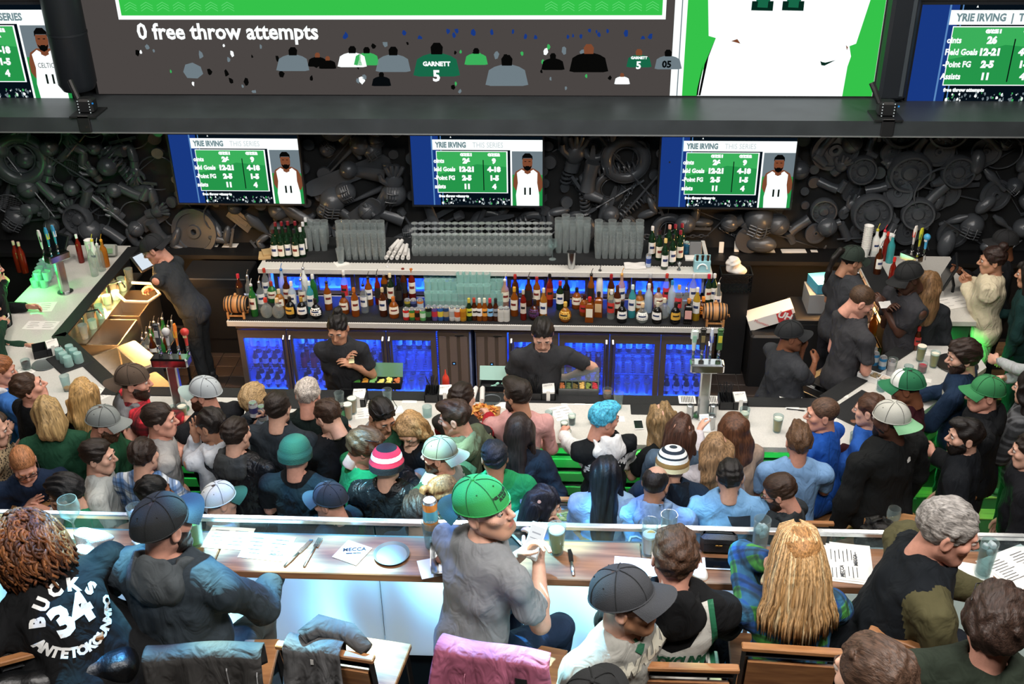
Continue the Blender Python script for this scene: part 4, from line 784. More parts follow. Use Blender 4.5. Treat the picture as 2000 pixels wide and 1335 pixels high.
def raw_mesh(name, V, Q, mats, mi=None, smooth=True):
    me = bpy.data.meshes.new(name); n = len(Q); me.vertices.add(len(V)); me.vertices.foreach_set('co', np.asarray(V, f32).ravel())
    w = Q.shape[1]; me.loops.add(n*w); me.loops.foreach_set('vertex_index', np.asarray(Q, np.int32).ravel()); me.polygons.add(n)
    me.polygons.foreach_set('loop_start', np.arange(n, dtype=np.int32)*w)
    me.polygons.foreach_set('use_smooth', np.full(n, smooth))
    for m in (mats if isinstance(mats, (list, tuple)) else [mats]): me.materials.append(m)
    if mi is not None: me.polygons.foreach_set('material_index', np.asarray(mi, np.int32))
    me.update(calc_edges=True); return me
def wob(G, amp, fr, seed, stretch=(1, 1, 1)):
    q = np.random.RandomState(seed % 2**31); d = 0
    for i in range(3):
        v = q.normal(size=3); v = v/np.linalg.norm(v)*fr*(.8+.7*i)*np.array(stretch); w = q.normal(size=3); w = w/np.linalg.norm(w)*fr*.6
        d = d+np.sin(G.x*f32(v[0])+G.y*f32(v[1])+G.z*f32(v[2])+f32(q.uniform(0, 6))+f32(1.4)*np.sin(G.x*f32(w[0])+G.y*f32(w[1])+G.z*f32(w[2])))*f32(amp/(1+.6*i))
    return d
# ---------------------------------------------------------------- head template (origin mid-head, +Y ahead)
def head_sdf(G, fem=0, fat=0):
    d = el(G, (0, -.018, .034), (.074, .094, .083)); d = smin(d, el(G, (0, .022, -.035), (.060+fat*.008, .069, .085)), .03)
    d = smin(d, rc(G, (-.018, .068, -.094), (.018, .068, -.094), .022+fat*.004, .022+fat*.004), .03)
    for s in (-1, 1):
        d = smin(d, rc(G, (s*.05, .0, -.055), (s*.028, .055, -.095), .020+fat*.006-.003*fem, .017+fat*.004), .03); d = smin(d, el(G, (s*.044, .058, -.016), (.024, .022, .02)), .025)
    d = smin(d, rc(G, (-.036, .080, .026), (.036, .080, .026), .010, .010), .018)
    for s in (-1, 1): d = smax(d, -el(G, (s*.032, .103, .009), (.019, .018, .013)), .012)
    d = smin(d, rc(G, (0, .086, .018), (0, .113, -.022), .008, .0115), .012)
    for s in (-1, 1): d = smin(d, el(G, (s*.011, .101, -.028), (.008, .010, .008)), .008)
    d = smin(d, el(G, (0, .085, -.060), (.026, .012, .018)), .012)
    d = smin(d, rc(G, (-.017, .091, -.055), (.017, .091, -.055), .0055, .0055), .004); d = smin(d, rc(G, (-.014, .090, -.0665), (.014, .090, -.0665), .0065, .0065), .004)
    for s in (-1, 1):
        e = el(G, (s*.078, -.012, -.006), (.010, .022, .033)); e = smax(e, -el(G, (s*.088, -.008, -.004), (.008, .013, .021)), .006); d = smin(d, e, .008)
    d = smin(d, rc(G, (0, -.028, -.04), (0, -.038, -.15), .050-.006*fem, .054-.008*fem), .03)
    return d
HEADS = {}
def head_template(h, fem, fat):
    k = (h, fem, fat)
    if k not in HEADS:
        G = Grid((-.105, -.13, -.165), (.105, .14, .135), h); V, Q = nets(head_sdf(G, fem, fat), G); c = V[Q].mean(1)
        mi = np.zeros(len(Q), int); lp = (np.abs(c[:, 0]) < .022-.8*np.abs(c[:, 2]+.061)) & (np.abs(c[:, 2]+.0605) < .0085) & (c[:, 1] > .084); mi[lp] = 1
        VV, QQ, MM = [V], [Q], [mi]; o = len(V)
        for s in (-1, 1):   # eyes and brows
            mb = MB(); n = 10 if h > .005 else 18; RE = Matrix.Rotation(-pi/2, 3, 'X')
            mb.lathe([(max(1e-5, sin(pi*k/n))*.0126, -cos(pi*k/n)*.0126) for k in range(n+1)], 12 if h > .005 else 20, (s*.032, .0815, .0085), R=RE)
            m2 = np.full(len(mb.f), 2); fc = np.array([np.mean([mb.v[i] for i in f], 0) for f in mb.f]); an = np.arccos(np.clip((fc[:, 1]-.0815)/np.maximum(1e-6, np.linalg.norm(fc-np.array([s*.032, .0815, .0085]), axis=1)), -1, 1)); m2[an < .66] = 3
            n0 = len(mb.f); mb.tube([(s*.014, .0915, .0285), (s*.03, .0925, .0325), (s*.046, .084, .0275)], [.0032, .004, .0022], 6); m2 = np.concatenate([m2, np.full(len(mb.f)-n0, 4)])
            mb.grid(lambda u, v: (s*(.032+(u-.5)*.031), .0815+.0150*sqrt(max(.02, 1-((u-.5)*1.9)**2-.12)), .0085+.0095*(1-((u-.5)*1.8)**2)*(.30+.70*v)+.001), 8, 2); m2 = np.concatenate([m2, np.full(len(mb.f)-len(m2), 0)])
            f4 = np.array([list(f)+[f[-1]]*(4-len(f)) if len(f) < 4 else list(f)[:4] for f in mb.f]); VV.append(np.array(mb.v)); QQ.append(f4+o); MM.append(m2); o += len(mb.v)
        HEADS[k] = (np.concatenate(VV), np.concatenate(QQ), np.concatenate(MM))
    return HEADS[k]
# ---------------------------------------------------------------- right hand template: wrist at origin, fingers +Y, palm -Z, thumb -X
CURL = {'relax': (.35, .45, .3, .5), 'grip': (.75, .95, .6, .95), 'flat': (.06, .1, .06, .2), 'fist': (1.15, 1.4, .8, 1.1), 'point': (1.1, 1.3, .8, .9), 'hold': (.55, .6, .35, .8)}
HANDS = {}
def hand_template(pose, h):
    k = (pose, h)
    if k not in HANDS:
        c1, c2, c3, th = CURL[pose]; G = Grid((-.085, -.05, -.13), (.065, .21, .05), h)
        d = rc(G, (0, -.035, 0), (0, .012, 0), .026, .024); R = np.eye(3); d = smin(d, el(G, (0, .05, -.002), (.042, .05, .0165)), .02)
        for i, (x, y, L, r) in enumerate(((-.030, .088, .076, .0088), (-.010, .094, .086, .0092), (.011, .090, .079, .0088), (.030, .080, .062, .0078))):
            a, b, c = (.05, .1, .06) if pose == 'point' and i == 0 else (c1+.06*i, c2, c3); p = np.array([x, y, 0.]); an = 0; sp = (x)*2.0*(1-c1*.6)
            d = smin(d, rc(G, (x*.7, .035, 0), p, .012, r*1.12), .012)
            for f, q, rr in ((.45, a, 1), (.31, b, .93), (.24, c, .84)):
                an += q; n = p+L*f*np.array([sp*.5*cos(an), cos(an), -sin(an)]); d = smin(d, rc(G, p, n, r*rr*1.05, r*rr*.95), .0035); p = n
        t0, t1 = np.array([-.024, .018, -.006]), np.array([-.05, .05, -.012-.014*th]); t2 = t1+.034*np.array([-.55+.7*th, .8-.15*th, -.35*th-.1]); t3 = t2+.028*np.array([-.25+.75*th, .9, -.25*th-.1])
        d = smin(d, rc(G, t0, t1, .017, .013), .015); d = smin(d, rc(G, t1, t2, .0115, .0105), .004); d = smin(d, rc(G, t2, t3, .0105, .0085), .004)
        HANDS[k] = nets(d, G)
    return HANDS[k]
# ---------------------------------------------------------------- hair and hats in the head frame
def hair_mat(c, rough=.5, fine=(95, 95, 9), coarse=False):
    key = ('h', c, rough, fine)
    if key in MC: return MC[key]
    m = bpy.data.materials.new('hair'); m.use_nodes = True; nt = m.node_tree; b = nt.nodes['Principled BSDF']; b.inputs['Roughness'].default_value = rough; b.inputs['Specular IOR Level'].default_value = .35
    t = N(nt, 'ShaderNodeTexCoord'); mp = N(nt, 'ShaderNodeMapping'); mp.inputs['Scale'].default_value = fine; n = N(nt, 'ShaderNodeTexNoise'); n.inputs['Scale'].default_value = 1.0; n.inputs['Detail'].default_value = 5; n.inputs['Distortion'].default_value = .5
    cr = N(nt, 'ShaderNodeValToRGB'); k = lin(c); cr.color_ramp.elements[0].position = .32; cr.color_ramp.elements[1].position = .68
    cr.color_ramp.elements[0].color = tuple(x*.42 for x in k[:3])+(1,); cr.color_ramp.elements[1].color = tuple(min(1, x*1.5) for x in k[:3])+(1,)
    bp = N(nt, 'ShaderNodeBump'); bp.inputs['Strength'].default_value = .6; bp.inputs['Distance'].default_value = .006
    nt.links.new(t.outputs['Object'], mp.inputs[0]); nt.links.new(mp.outputs[0], n.inputs['Vector']); nt.links.new(n.outputs[0], cr.inputs[0]); nt.links.new(cr.outputs[0], b.inputs['Base Color']); nt.links.new(n.outputs[0], bp.inputs['Height']); nt.links.new(bp.outputs[0], b.inputs['Normal'])
    MC[key] = m; return m
HAIRS = {}
def hair_template(kind, h, seed=0, L=.3):
    k = (kind, h, seed, L)
    if k in HAIRS: return HAIRS[k]
    long_ = kind in ('long', 'wavy', 'bob', 'sleek'); lo = [-.16, -.2, -.17]; hi = [.16, .16, .2]
    if long_: lo = [-.2, -.26, -.14-L]; hi = [.2, .16, .18]
    if kind in ('curly', 'afro'): lo = [-.24, -.26, -.3]; hi = [.24, .18, .24]
    if kind == 'pony': lo = [-.16, -.28, -.32]
    G = Grid(lo, hi, h); off = {'buzz': .003, 'thin': .003, 'short': .009, 'swept': .010, 'pony': .006, 'bun': .007, 'mop': .022}.get(kind, .012)
    d = el(G, (0, -.019, .036), (.075+off, .096+off, .084+off))
    if kind == 'swept': d = smin(d, el(G, (0, .045, .098), (.055, .06, .032)), .03)
    if kind == 'mop': d = smin(d, el(G, (0, .01, .085), (.07, .09, .05)), .03)
    zl = np.interp(G.y, [-.12, -.06, -.035, -.01, .0, .02, .05, .07, .09], [-.098, -.098, -.07, -.05, -.02, -.01, .03, .066, .075]) if not long_ else np.interp(G.y, [-.12, -.0, .03, .055, .075, .09], [-.6, -.6, -.05, .02, .066, .08])
    d = smax(d, (zl.astype(f32)-G.z)*f32(.8), .006)
    if kind == 'thin': d = smax(d, -(np.sqrt((G.x/f32(.058))**2+((G.y-f32(.03))/f32(.095))**2)-1)*f32(.06) + 0*G.z, .006); d = np.where((G.z > .05), d, smax(el(G, (0, -.019, .036), (.079, .1, .088)), (zl.astype(f32)-G.z)*f32(.8), .006))
    if long_:
        w = {'long': .085, 'wavy': .10, 'bob': .095, 'sleek': .078}[kind]; c = rc(G, (0, -.06, .02), (0, -.105, -L), w, w*.82)
        c = smin(el(G, (0, -.075, -L*.42), (w*1.12, .062, L*.62)), el(G, (0, -.03, .0), (.103, .092, .104)), .05)
        for s in (-1, 1): c = smin(c, rc(G, (s*.078, .02, .03), (s*.095, -.0, -L*.6), .022, .03), .03)
        c = smax(c, -el(G, (0, .085, -.035), (.066, .09, .098)), .02); c = smax(c, -el(G, (0, .07, -.24), (.075, .11, .18)), .02); c = smax(c, -(G.z+f32(L)+wob(G, .015, 40, seed+3, (1, 1, .2))), .02)
        d = smin(d, c, .02); d = d+wob(G, .006 if kind == 'sleek' else .010, 60 if kind != 'wavy' else 42, seed, (1, 1, .12) if kind != 'wavy' else (1, 1, .5))
    elif kind in ('curly', 'afro'):
        s_ = 1.0 if kind == 'curly' else .8
        c = el(G, (0, -.045, .015), (.15*s_, .15*s_, .145*s_))
        if kind == 'curly': c = smin(c, el(G, (0, -.06, -.11), (.165, .13, .14)), .06)
        c = smax(c, -el(G, (0, .13, -.035), (.085, .105, .115)), .03); d = smin(d, c, .03)+wob(G, .013, 85, seed)
    else:
        d = d+wob(G, {'buzz': .0008, 'thin': .001}.get(kind, .0042), 130, seed, (1, .28, .7))
        if kind == 'pony':
            p = [np.array(q) for q in ((0, -.1, .06), (0, -.15, .05), (0, -.175, -.03), (.01, -.17, -.14), (.015, -.16, -.24))]
            for a, b, r1, r2 in zip(p, p[1:], (.019, .024, .026, .021), (.024, .026, .021, .008)): d = smin(d, rc(G, a, b, r1, r2)+wob(G, .003, 120, seed, (1, 1, .2)), .012)
        if kind == 'bun': d = smin(d, el(G, (0, -.08, .12), (.042, .042, .038))+wob(G, .004, 90, seed), .012)
    HAIRS[k] = nets(d, G); return HAIRS[k]
def beard_template(h, L=.012):
    k = ('beard', h, L)
    if k not in HAIRS:
        G = Grid((-.1, -.05, -.2), (.1, .15, .02), h); d = smin(el(G, (0, .022, -.035), (.060+.007, .069+.006, .085+.008)), rc(G, (-.02, .068, -.096), (.02, .070, -.096-L), .026, .02+L*.3), .03)
        for s in (-1, 1): d = smin(d, rc(G, (s*.05, .0, -.05), (s*.028, .055, -.097), .026, .024), .03)
        d = smin(d, rc(G, (-.024, .089, -.049), (.024, .089, -.049), .006, .006), .008)
        zt = np.interp(np.abs(G.x), [0, .026, .04, .062, .08], [-.043, -.047, -.04, -.018, .0]).astype(f32); zt = np.minimum(zt, np.interp(G.y, [-.05, .0, .02], [-.2, -.06, .02]).astype(f32)) if False else zt
        d = smax(d, (G.z-zt), .005); d = smax(d, -(G.y+f32(.004)), .005); d = smax(d, -el(G, (0, .1, -.0615), (.021, .03, .0085)), .004)
        HAIRS[k] = nets(d+wob(G, .0015, 160, 4), G)
    return HAIRS[k]
def cap_parts(front, crown, brim, back=False, button=None):
    key = ('cap', front, crown, brim, back)
    if key in HAIRS: return HAIRS[key]
    n, rg = 36, 9; vs, fs, mi = [], [], []
    for k in range(rg+1):
        a = pi/2*k/rg; 
        for i in range(n):
            q = 2*pi*i/n; seam = 1-.018*max(0, 1-abs(((q/(pi/3)+.5) % 1)-.5)*9); r = cos(a)**.72 if k < rg else .10
            vs.append((cos(q)*.0905*r*seam, sin(q)*.110*r*seam-.008, .012+.098*sin(a)*seam+(.012*sin(q) if k < 3 else .006*sin(q))))
    for k in range(rg):
        for i in range(n):
            fs.append((k*n+i, k*n+(i+1) % n, (k+1)*n+(i+1) % n, (k+1)*n+i)); q = (i+.5)/n*2*pi; mi.append(1 if abs(q-pi/2) < pi/3.05 and k < 8 else 0)
    fs.append(tuple(range(rg*n, rg*n+n))); mi.append(0)
    c = MB(); c.add(vs, fs); c.m = mi
    for q in range(6):
        a0 = pi/2+q*pi/3+pi/6*0; c.tube([(cos(a0+pi/6)*.0905*(cos(pi/2*k/8)**.72 if k < 8 else .1)*.988, sin(a0+pi/6)*.110*(cos(pi/2*k/8)**.72 if k < 8 else .1)*.988-.008, .013+.098*sin(pi/2*k/8)+.0065*sin(a0+pi/6)) for k in range(9)], .0016, 4, mi=2)
        c.ell((cos(a0)*.066, sin(a0)*.080-.008, .083), (.0035, .0035, .0035), 6, 4, mi=2)
    c.ell((0, -.008, .111), (.008, .008, .005), 8, 4)
    c.tube([(cos(2*pi*i/n)*.091, sin(2*pi*i/n)*.1105-.008, .013+.012*sin(2*pi*i/n)) for i in range(n)], .003, 5, closed=True)
    b = MB().grid(lambda u, v: ((sin((u-.5)*2.25)*(.091+.012*v)), (cos((u-.5)*2.25)*.106-.004)+v*.078*cos((u-.5)*2.0)**.8, .022-.010*((u-.5)*2)**2-.006*v-.034*((u-.5)*2)**2*v), 14, 5, thick=.004)
    dk = '#%02x%02x%02x' % tuple(int(int(crown[i:i+2], 16)*.55) for i in (1, 3, 5))
    HAIRS[key] = (c.mesh('cap', [mat(crown, .85, bump=.25, bscale=300), mat(front, .85, bump=.25, bscale=300), mat(dk, .9)], True), b.mesh('brim', mat(brim, .85, bump=.25, bscale=300), True)); return HAIRS[key]
def beanie_mesh(cols, h=.15, fold=True):
    n, rg = 40, 14; mb = MB(); prof = []; mis = []
    for k in range(rg+1):
        a = pi/2*max(0, (k-3))/(rg-3); r = .099*(cos(a)**.7 if k < rg else .02)+(.008 if fold and k < 4 else 0); prof.append((r, -.03+(k/3*.045 if k <= 3 else .045+sin(a)*(h-.045)))); mis.append(min(len(cols)-1, int(k/rg*len(cols))))
    mb.lathe(prof, n, (0, -.016, .02), sy=1.13, mis=mis)
    mb.v = [(x*(1+.012*(i % 2)), (y+.016)*(1+.012*(i % 2))-.016, z) for i, (x, y, z) in enumerate(mb.v)]
    return mb.mesh('beanie', [mat(c, .95, bump=.4, bscale=200) for c in cols], True)
# ---------------------------------------------------------------- cloth
def cloth(c, bump=.12, bs=420, rough=.9, var=.07, fold=.55):
    key = ('cl', c, bump, bs, rough, var, fold)
    if key in MC: return MC[key]
    m = mat(c, rough, 0, .25, bump, bs, var, 30).copy(); add_folds(m, fold); MC[key] = m; return m
def add_folds(m, fold=.55):
    nt = m.node_tree; b = nt.nodes['Principled BSDF']; t = N(nt, 'ShaderNodeTexCoord'); mp = N(nt, 'ShaderNodeMapping'); mp.inputs['Scale'].default_value = (1, 1, .55); mp.inputs['Rotation'].default_value = (.3, .5, 0)
    n = N(nt, 'ShaderNodeTexNoise'); n.inputs['Scale'].default_value = 11; n.inputs['Detail'].default_value = 2.5; n.inputs['Distortion'].default_value = 1.6; n.inputs['Roughness'].default_value = .45
    bp = N(nt, 'ShaderNodeBump'); bp.inputs['Strength'].default_value = fold; bp.inputs['Distance'].default_value = .035
    nt.links.new(t.outputs['Object'], mp.inputs[0]); nt.links.new(mp.outputs[0], n.inputs['Vector']); nt.links.new(n.outputs[0], bp.inputs['Height'])
    if b.inputs['Normal'].links: nt.links.new(b.inputs['Normal'].links[0].from_socket, bp.inputs['Normal'])
    nt.links.new(bp.outputs[0], b.inputs['Normal'])
def plaid(c0, c1, c2, k=38, rot=0):
    key = ('p', c0, c1, c2, k)
    if key in MC: return MC[key]
    m = bpy.data.materials.new('plaid'); m.use_nodes = True; nt = m.node_tree; b = nt.nodes['Principled BSDF']; b.inputs['Roughness'].default_value = .9
    t = N(nt, 'ShaderNodeTexCoord'); sp = N(nt, 'ShaderNodeSeparateXYZ'); nt.links.new(t.outputs['Object'], sp.inputs[0])
    ad = N(nt, 'ShaderNodeMath', operation='ADD'); ml = N(nt, 'ShaderNodeMath', operation='MULTIPLY'); ml.inputs[1].default_value = .6; nt.links.new(sp.outputs[1], ml.inputs[0]); nt.links.new(sp.outputs[0], ad.inputs[0]); nt.links.new(ml.outputs[0], ad.inputs[1])
    def band(src, f, thr, ph=0):
        a = N(nt, 'ShaderNodeMath', operation='MULTIPLY_ADD'); a.inputs[1].default_value = f; a.inputs[2].default_value = ph; nt.links.new(src, a.inputs[0]); s = N(nt, 'ShaderNodeMath', operation='SINE'); nt.links.new(a.outputs[0], s.inputs[0])
        g = N(nt, 'ShaderNodeMapRange'); g.inputs[1].default_value = thr-.12; g.inputs[2].default_value = thr+.12; nt.links.new(s.outputs[0], g.inputs[0]); return g.outputs[0]
    cur = None
    def mix(fac, A, B, amt=1.0):
        x = N(nt, 'ShaderNodeMix', data_type='RGBA'); f = N(nt, 'ShaderNodeMath', operation='MULTIPLY'); f.inputs[1].default_value = amt; nt.links.new(fac, f.inputs[0]); nt.links.new(f.outputs[0], x.inputs['Factor'])
        for s, v in (('A', A), ('B', B)):
            if isinstance(v, tuple): x.inputs[s].default_value = v
            else: nt.links.new(v, x.inputs[s])
        return [o for o in x.outputs if o.type == 'RGBA'][0]
    cur = mix(band(ad.outputs[0], k, 0), lin(c0), lin(c1), .75); cur = mix(band(sp.outputs[2], k, 0), cur, lin(c1), .75)
    for ph in (0, 2.2): cur = mix(band(ad.outputs[0], k, .93, ph), cur, lin(c2), .8); cur = mix(band(sp.outputs[2], k, .93, ph), cur, lin(c2), .8)
    nt.links.new(cur, b.inputs['Base Color']); add_folds(m); MC[key] = m; return m
def rotm(yaw, pitch=0, roll=0):   # yaw clockwise from above (degrees), pitch down
    return np.array(Matrix.Rotation(-rad(yaw), 3, 'Z') @ Matrix.Rotation(-rad(pitch), 3, 'X') @ Matrix.Rotation(rad(roll), 3, 'Y'))
SKIN = {'fair': '#d6a690', 'pink': '#d59b86', 'tan': '#bd8a6e', 'brown': '#7d4f37', 'dark': '#4a2f24', 'pale': '#e3b49b'}
ALLP = []
def spots(c0, c1, k):
    m = mat(c0, .9, bump=.2, bscale=k*3, var=.0).copy(); nt = m.node_tree; b = nt.nodes['Principled BSDF']; t = N(nt, 'ShaderNodeTexCoord'); v = N(nt, 'ShaderNodeTexVoronoi'); v.inputs['Scale'].default_value = k; r = N(nt, 'ShaderNodeValToRGB')
    r.color_ramp.elements[0].position = .32; r.color_ramp.elements[0].color = lin(c1); r.color_ramp.elements[1].position = .42; r.color_ramp.elements[1].color = lin(c0)
    nt.links.new(t.outputs['Object'], v.inputs['Vector']); nt.links.new(v.outputs['Distance'], r.inputs[0]); nt.links.new(r.outputs[0], b.inputs['Base Color']); return m
PAT = {'@buffalo': plaid('#e0303f', '#5c1018', '#1c0c0d', 36), '@greyplaid': plaid('#3b3d40', '#1b1c1f', '#6a6c70', 40), '@bluecheck': plaid('#d3dbe2', '#3f6fa8', '#27405e', 62), '@flannel': plaid('#3f8a3a', '#163f86', '#0e1a22', 58),
       '@leopard': spots('#a48f70', '#2a2019', 55), '@leather': cloth('#141416', .3, 90, .34, .1, .8), '@jersey': cloth('#14181c'), '@dye': hair_mat('#4fb4dc', fine=(70, 70, 60))}
def person(px, py, zh, f, label, look=None, pit=10, tilt=0, s=1.0, w=1.0, fat=0, sit=0, z0=0.0, lean=6, hair=('short', '#2a1f18'), hat=None, skin='fair', top='#222222', sl='long', pants='#20242c', ra='chest', la='chest', rh='relax', lh='relax', rp=None, lp=None, fem=0, beard=None, extra='', fine=0, collar=None, hood=None, vest=None, glasses=None, seed=None, jac=0, name='person', slean=0, torso=None, hairL=.3, stub=None):
    top = PAT.get(top, top); hair = tuple(PAT.get(x, x) for x in hair) if hair else hair
    seed = len(ALLP)*17+5 if seed is None else seed; look = f if look is None else look
    H = at(px, py, zh); Lr = rad(lean); u = np.array([sin(rad(slean)), sin(Lr), cos(Lr)]); u /= np.linalg.norm(u); fw = np.array([0, cos(Lr), -sin(Lr)]); sx = np.cross(fw, u); TR = np.stack([np.cross(fw, u), np.cross(u, np.cross(fw, u)), u], 1)
    tl = .52*s*(torso or 1)
    hd_off = u*tl+np.array([u[0]*.5, sin(Lr*.55)+.05, cos(Lr*.55)])*.156*s
    pz = zh-z0-hd_off[2]
    P = np.array([0, 0, pz]); NK = P+u*tl; HD = P+hd_off; C = P+u*tl*.62; sw = (.188-.022*fem)*s*w+fat*.5
    R2 = np.array(Matrix.Rotation(-rad(f), 3, 'Z')); root_xy = H[:2]-(R2 @ HD)[:2]
    HR = rotm(look-f, pit, tilt); hs = s*1.06; hv = .0042 if fine else .0068; bv = .0125 if fine else .0235
    SH = {1: NK-u*.078*s+sx*sw, -1: NK-u*.078*s-sx*sw}; T, E = {}, {}
    l1, l2 = .285*s, .255*s; pal = {}
    for sd, pose, pp in ((1, ra, rp), (-1, la, lp)):
        S0 = SH[sd]; rel = {'down': (.05, .05, -.52), 'bar': (-.03, .36, -.30), 'chest': (-.10, .27, -.26), 'phone': (-.12, .29, -.20), 'drink': (-.04, .30, -.17), 'lap': (-.06, .26, -.42), 'pocket': (.07, .10, -.44), 'table': (-.02, .40, -.26), 'back': (.03, -.12, -.46), 'cross': (-.26, .17, -.22)}
        if pose == 'chin': t = HD+HR @ np.array([sd*.03, .135, -.115])
        elif pose == 'ear': t = HD+HR @ np.array([sd*.12, .03, -.03])
        elif isinstance(pose, tuple):
            wq = at(*pose); q = np.array([wq[0]-root_xy[0], wq[1]-root_xy[1], 0]); q = R2.T @ q; q[2] = pose[2]-z0; t = q
        else: r = rel[pose]; t = S0+np.array([r[0]*sd, r[1], r[2]])*s
        dv = t-S0; D = np.linalg.norm(dv); D2 = min(max(D, .16*s), (l1+l2)*.995); t = S0+dv/D*D2; dv = t-S0
        a = (l1*l1-l2*l2+D2*D2)/(2*D2); hh = sqrt(max(0, l1*l1-a*a)); pole = np.array([sd*.55, -.35, -1.0]) if not isinstance(pp, dict) or 'pole' not in pp else np.array(pp['pole'], float)
        n = dv/D2; pole = pole-n*np.dot(pole, n); pole /= np.linalg.norm(pole)+1e-9; E[sd] = S0+n*a+pole*hh; T[sd] = t
        pd = {'down': (-sd, 0, 0), 'bar': (0, 0, -1), 'table': (0, 0, -1), 'lap': (0, 0, -1), 'chin': (0, -1, .3), 'phone': (-sd*.5, -.5, .8), 'drink': (-sd, 0, 0)}.get(pose if isinstance(pose, str) else '', (-sd*.8, -.2, -.4)); pal[sd] = np.array(pp['palm'] if isinstance(pp, dict) and 'palm' in pp else pd, float)
    # legs
    hw = .085*s*w; HPJ = {q: P+np.array([q*hw, 0, -.03]) for q in (1, -1)}; KN, AN = {}, {}
    for q in (1, -1):
        if sit: KN[q] = HPJ[q]+np.array([q*.06, .40*s, -.03]); AN[q] = np.array([q*.13, .34*s, max(.08, KN[q][2]-.42*s)])
        else: AN[q] = np.array([q*.11, -.02+.03*q, .085]); m = (HPJ[q]+AN[q])/2; KN[q] = m+np.array([0, .03+max(0, (.9-pz))*.25, 0])
    # ---- skin
    lo = np.min([P-.2]+[x-.09 for x in list(T.values())+list(E.values())+list(SH.values())], 0); hi = np.max([HD+.02, P+.2]+[x+.09 for x in list(T.values())+list(E.values())+list(SH.values())], 0)
    G = Grid(lo, hi, bv); nr = .92 if fem else 1.0
    d = rc(G, NK-u*.05*s, HD+HR @ np.array([0, -.034, -.085])*s, .066*s*nr, .053*s*nr)
    d = smin(d, rc(G, SH[-1], NK-u*.05*s, .044*s, .055*s), .05); d = smin(d, rc(G, SH[1], NK-u*.05*s, .044*s, .055*s), .05); d = smin(d, el(G, C, (.145*s*w, .085*s+fat*.5, .19*s), TR), .05); d = smin(d, el(G, P+u*.06, (.14*s*w, .09*s, .13*s), TR), .05)
    for q in (1, -1):
        d = smin(d, rc(G, SH[q], E[q], .049*s*nr, .041*s*nr), .03); m = E[q]+(T[q]-E[q])*.35; d = smin(d, rc(G, E[q], m, .039*s*nr, .039*s*nr), .02); d = smin(d, rc(G, m, T[q], .039*s*nr, .026*s*nr), .02)
    V, Q = nets(d, G); VV, QQ, MM = [V], [Q], [np.zeros(len(Q), int)]; o = len(V)
    hvv, hq, hm = head_template(hv, fem, 1 if fat > .03 else 0); VV.append(hvv*hs @ HR.T+HD); QQ.append(hq+o); hm = hm.copy()
    if stub: hc_ = hvv[hq].mean(1); zt_ = np.interp(np.abs(hc_[:, 0]), [0, .026, .04, .062, .08], [-.040, -.044, -.04, -.015, .0]); hm[(hm == 0) & (hc_[:, 2] < zt_) & (hc_[:, 2] > -.125) & (hc_[:, 1] > -.002)] = 5
    MM.append(hm); o += len(hvv)
    HM = {}
    for q, pose in ((1, rh), (-1, lh)):
        tv_, tq = hand_template(pose,   .0042 if fine else .007); tv_ = tv_.copy()*s*(.93 if fem else 1.0)
        if q == -1: tv_[:, 0] *= -1; tq = tq[:, ::-1]
        y = T[q]-E[q]; pp = rp if q == 1 else lp
        if isinstance(pp, dict) and 'dir' in pp: y = y/np.linalg.norm(y)+np.array(pp['dir'], float)*1.2
        y /= np.linalg.norm(y); z = -pal[q]; z = z-y*np.dot(z, y); z /= np.linalg.norm(z)+1e-9; x = np.cross(y, z); B = np.stack([x, y, z], 1); VV.append(tv_ @ B.T+T[q]); QQ.append(tq+o); MM.append(np.zeros(len(tq), int)); o += len(tv_); HM[q] = (B, T[q])
    sk = SKIN.get(skin, skin); hc = hair[1] if hair else '#3a2a20'
    LIPC = {'dark': '#5a3128', 'brown': '#80483a'}.get(skin, '#bf7866')
    body = raw_mesh(name, np.concatenate(VV), np.concatenate(QQ), [mat(sk, .5, 0, .4, bump=.08, bscale=180, var=.07, vscale=45), mat(LIPC, .4), mat('#cdc4bc', .4), mat('#2e241c', .2), mat(hc, .8), mat(stub or sk, .7)], np.concatenate(MM))
    root = link(name, body, None, (root_xy[0], root_xy[1], z0), -rad(f)); tag(root, label, 'person')
    # ---- top
    tc = top if isinstance(top, bpy.types.Material) else cloth(top); cut = {'long': 1.0, 'short': .0, 'none': -1, 'elbow': .25}[sl]; th = .006+jac
    pad = .13+fat+jac; lo = np.min([P-[.23*w+fat, .2+fat, .22], NK-[.25, .2, .1]]+[x-pad for x in list(T.values())+list(E.values())], 0); hi = np.max([P+[.23*w+fat, .2+fat, .1], NK+[.25, .2, .1]]+[x+pad for x in list(T.values())+list(E.values())], 0)
    if sl in ('short', 'none'): 
        lo = np.min([P-[.23*w+fat, .2+fat, .22], NK-[.25, .2, .1]]+[(x+y)/2-.12 for x, y in zip(SH.values(), E.values())], 0); hi = np.max([P+[.23*w+fat, .2+fat, .1], NK+[.25, .2, .1]]+[(x+y)/2+.12 for x, y in zip(SH.values(), E.values())], 0)
    G = Grid(lo, hi, .0115 if fine else .0195); b_ = .012 if fem else 0
    d = el(G, C+u*.035*s, ((.156-b_)*s*w+th, (.106+.012*fem)*s+th+fat*.5, .225*s), TR); tp = NK-u*.05*s
    for q in (1, -1): d = smin(d, rc(G, tp, SH[q]-u*.012*s, .068*s+th, .052*s+th), .05)
    d = smin(d, el(G, P+u*.13*s+TR[:, 1]*(.02+fat*.5), ((.150+.005*fem)*s*w+th+fat, .105*s+th+fat, .21*s), TR), .07); d = smin(d, el(G, P-u*.02, ((.158+.012*fem)*s*w+th+fat*.8, .112*s+th+fat*.7, .15*s), TR), .07)
    body_d = d; sl_d = None
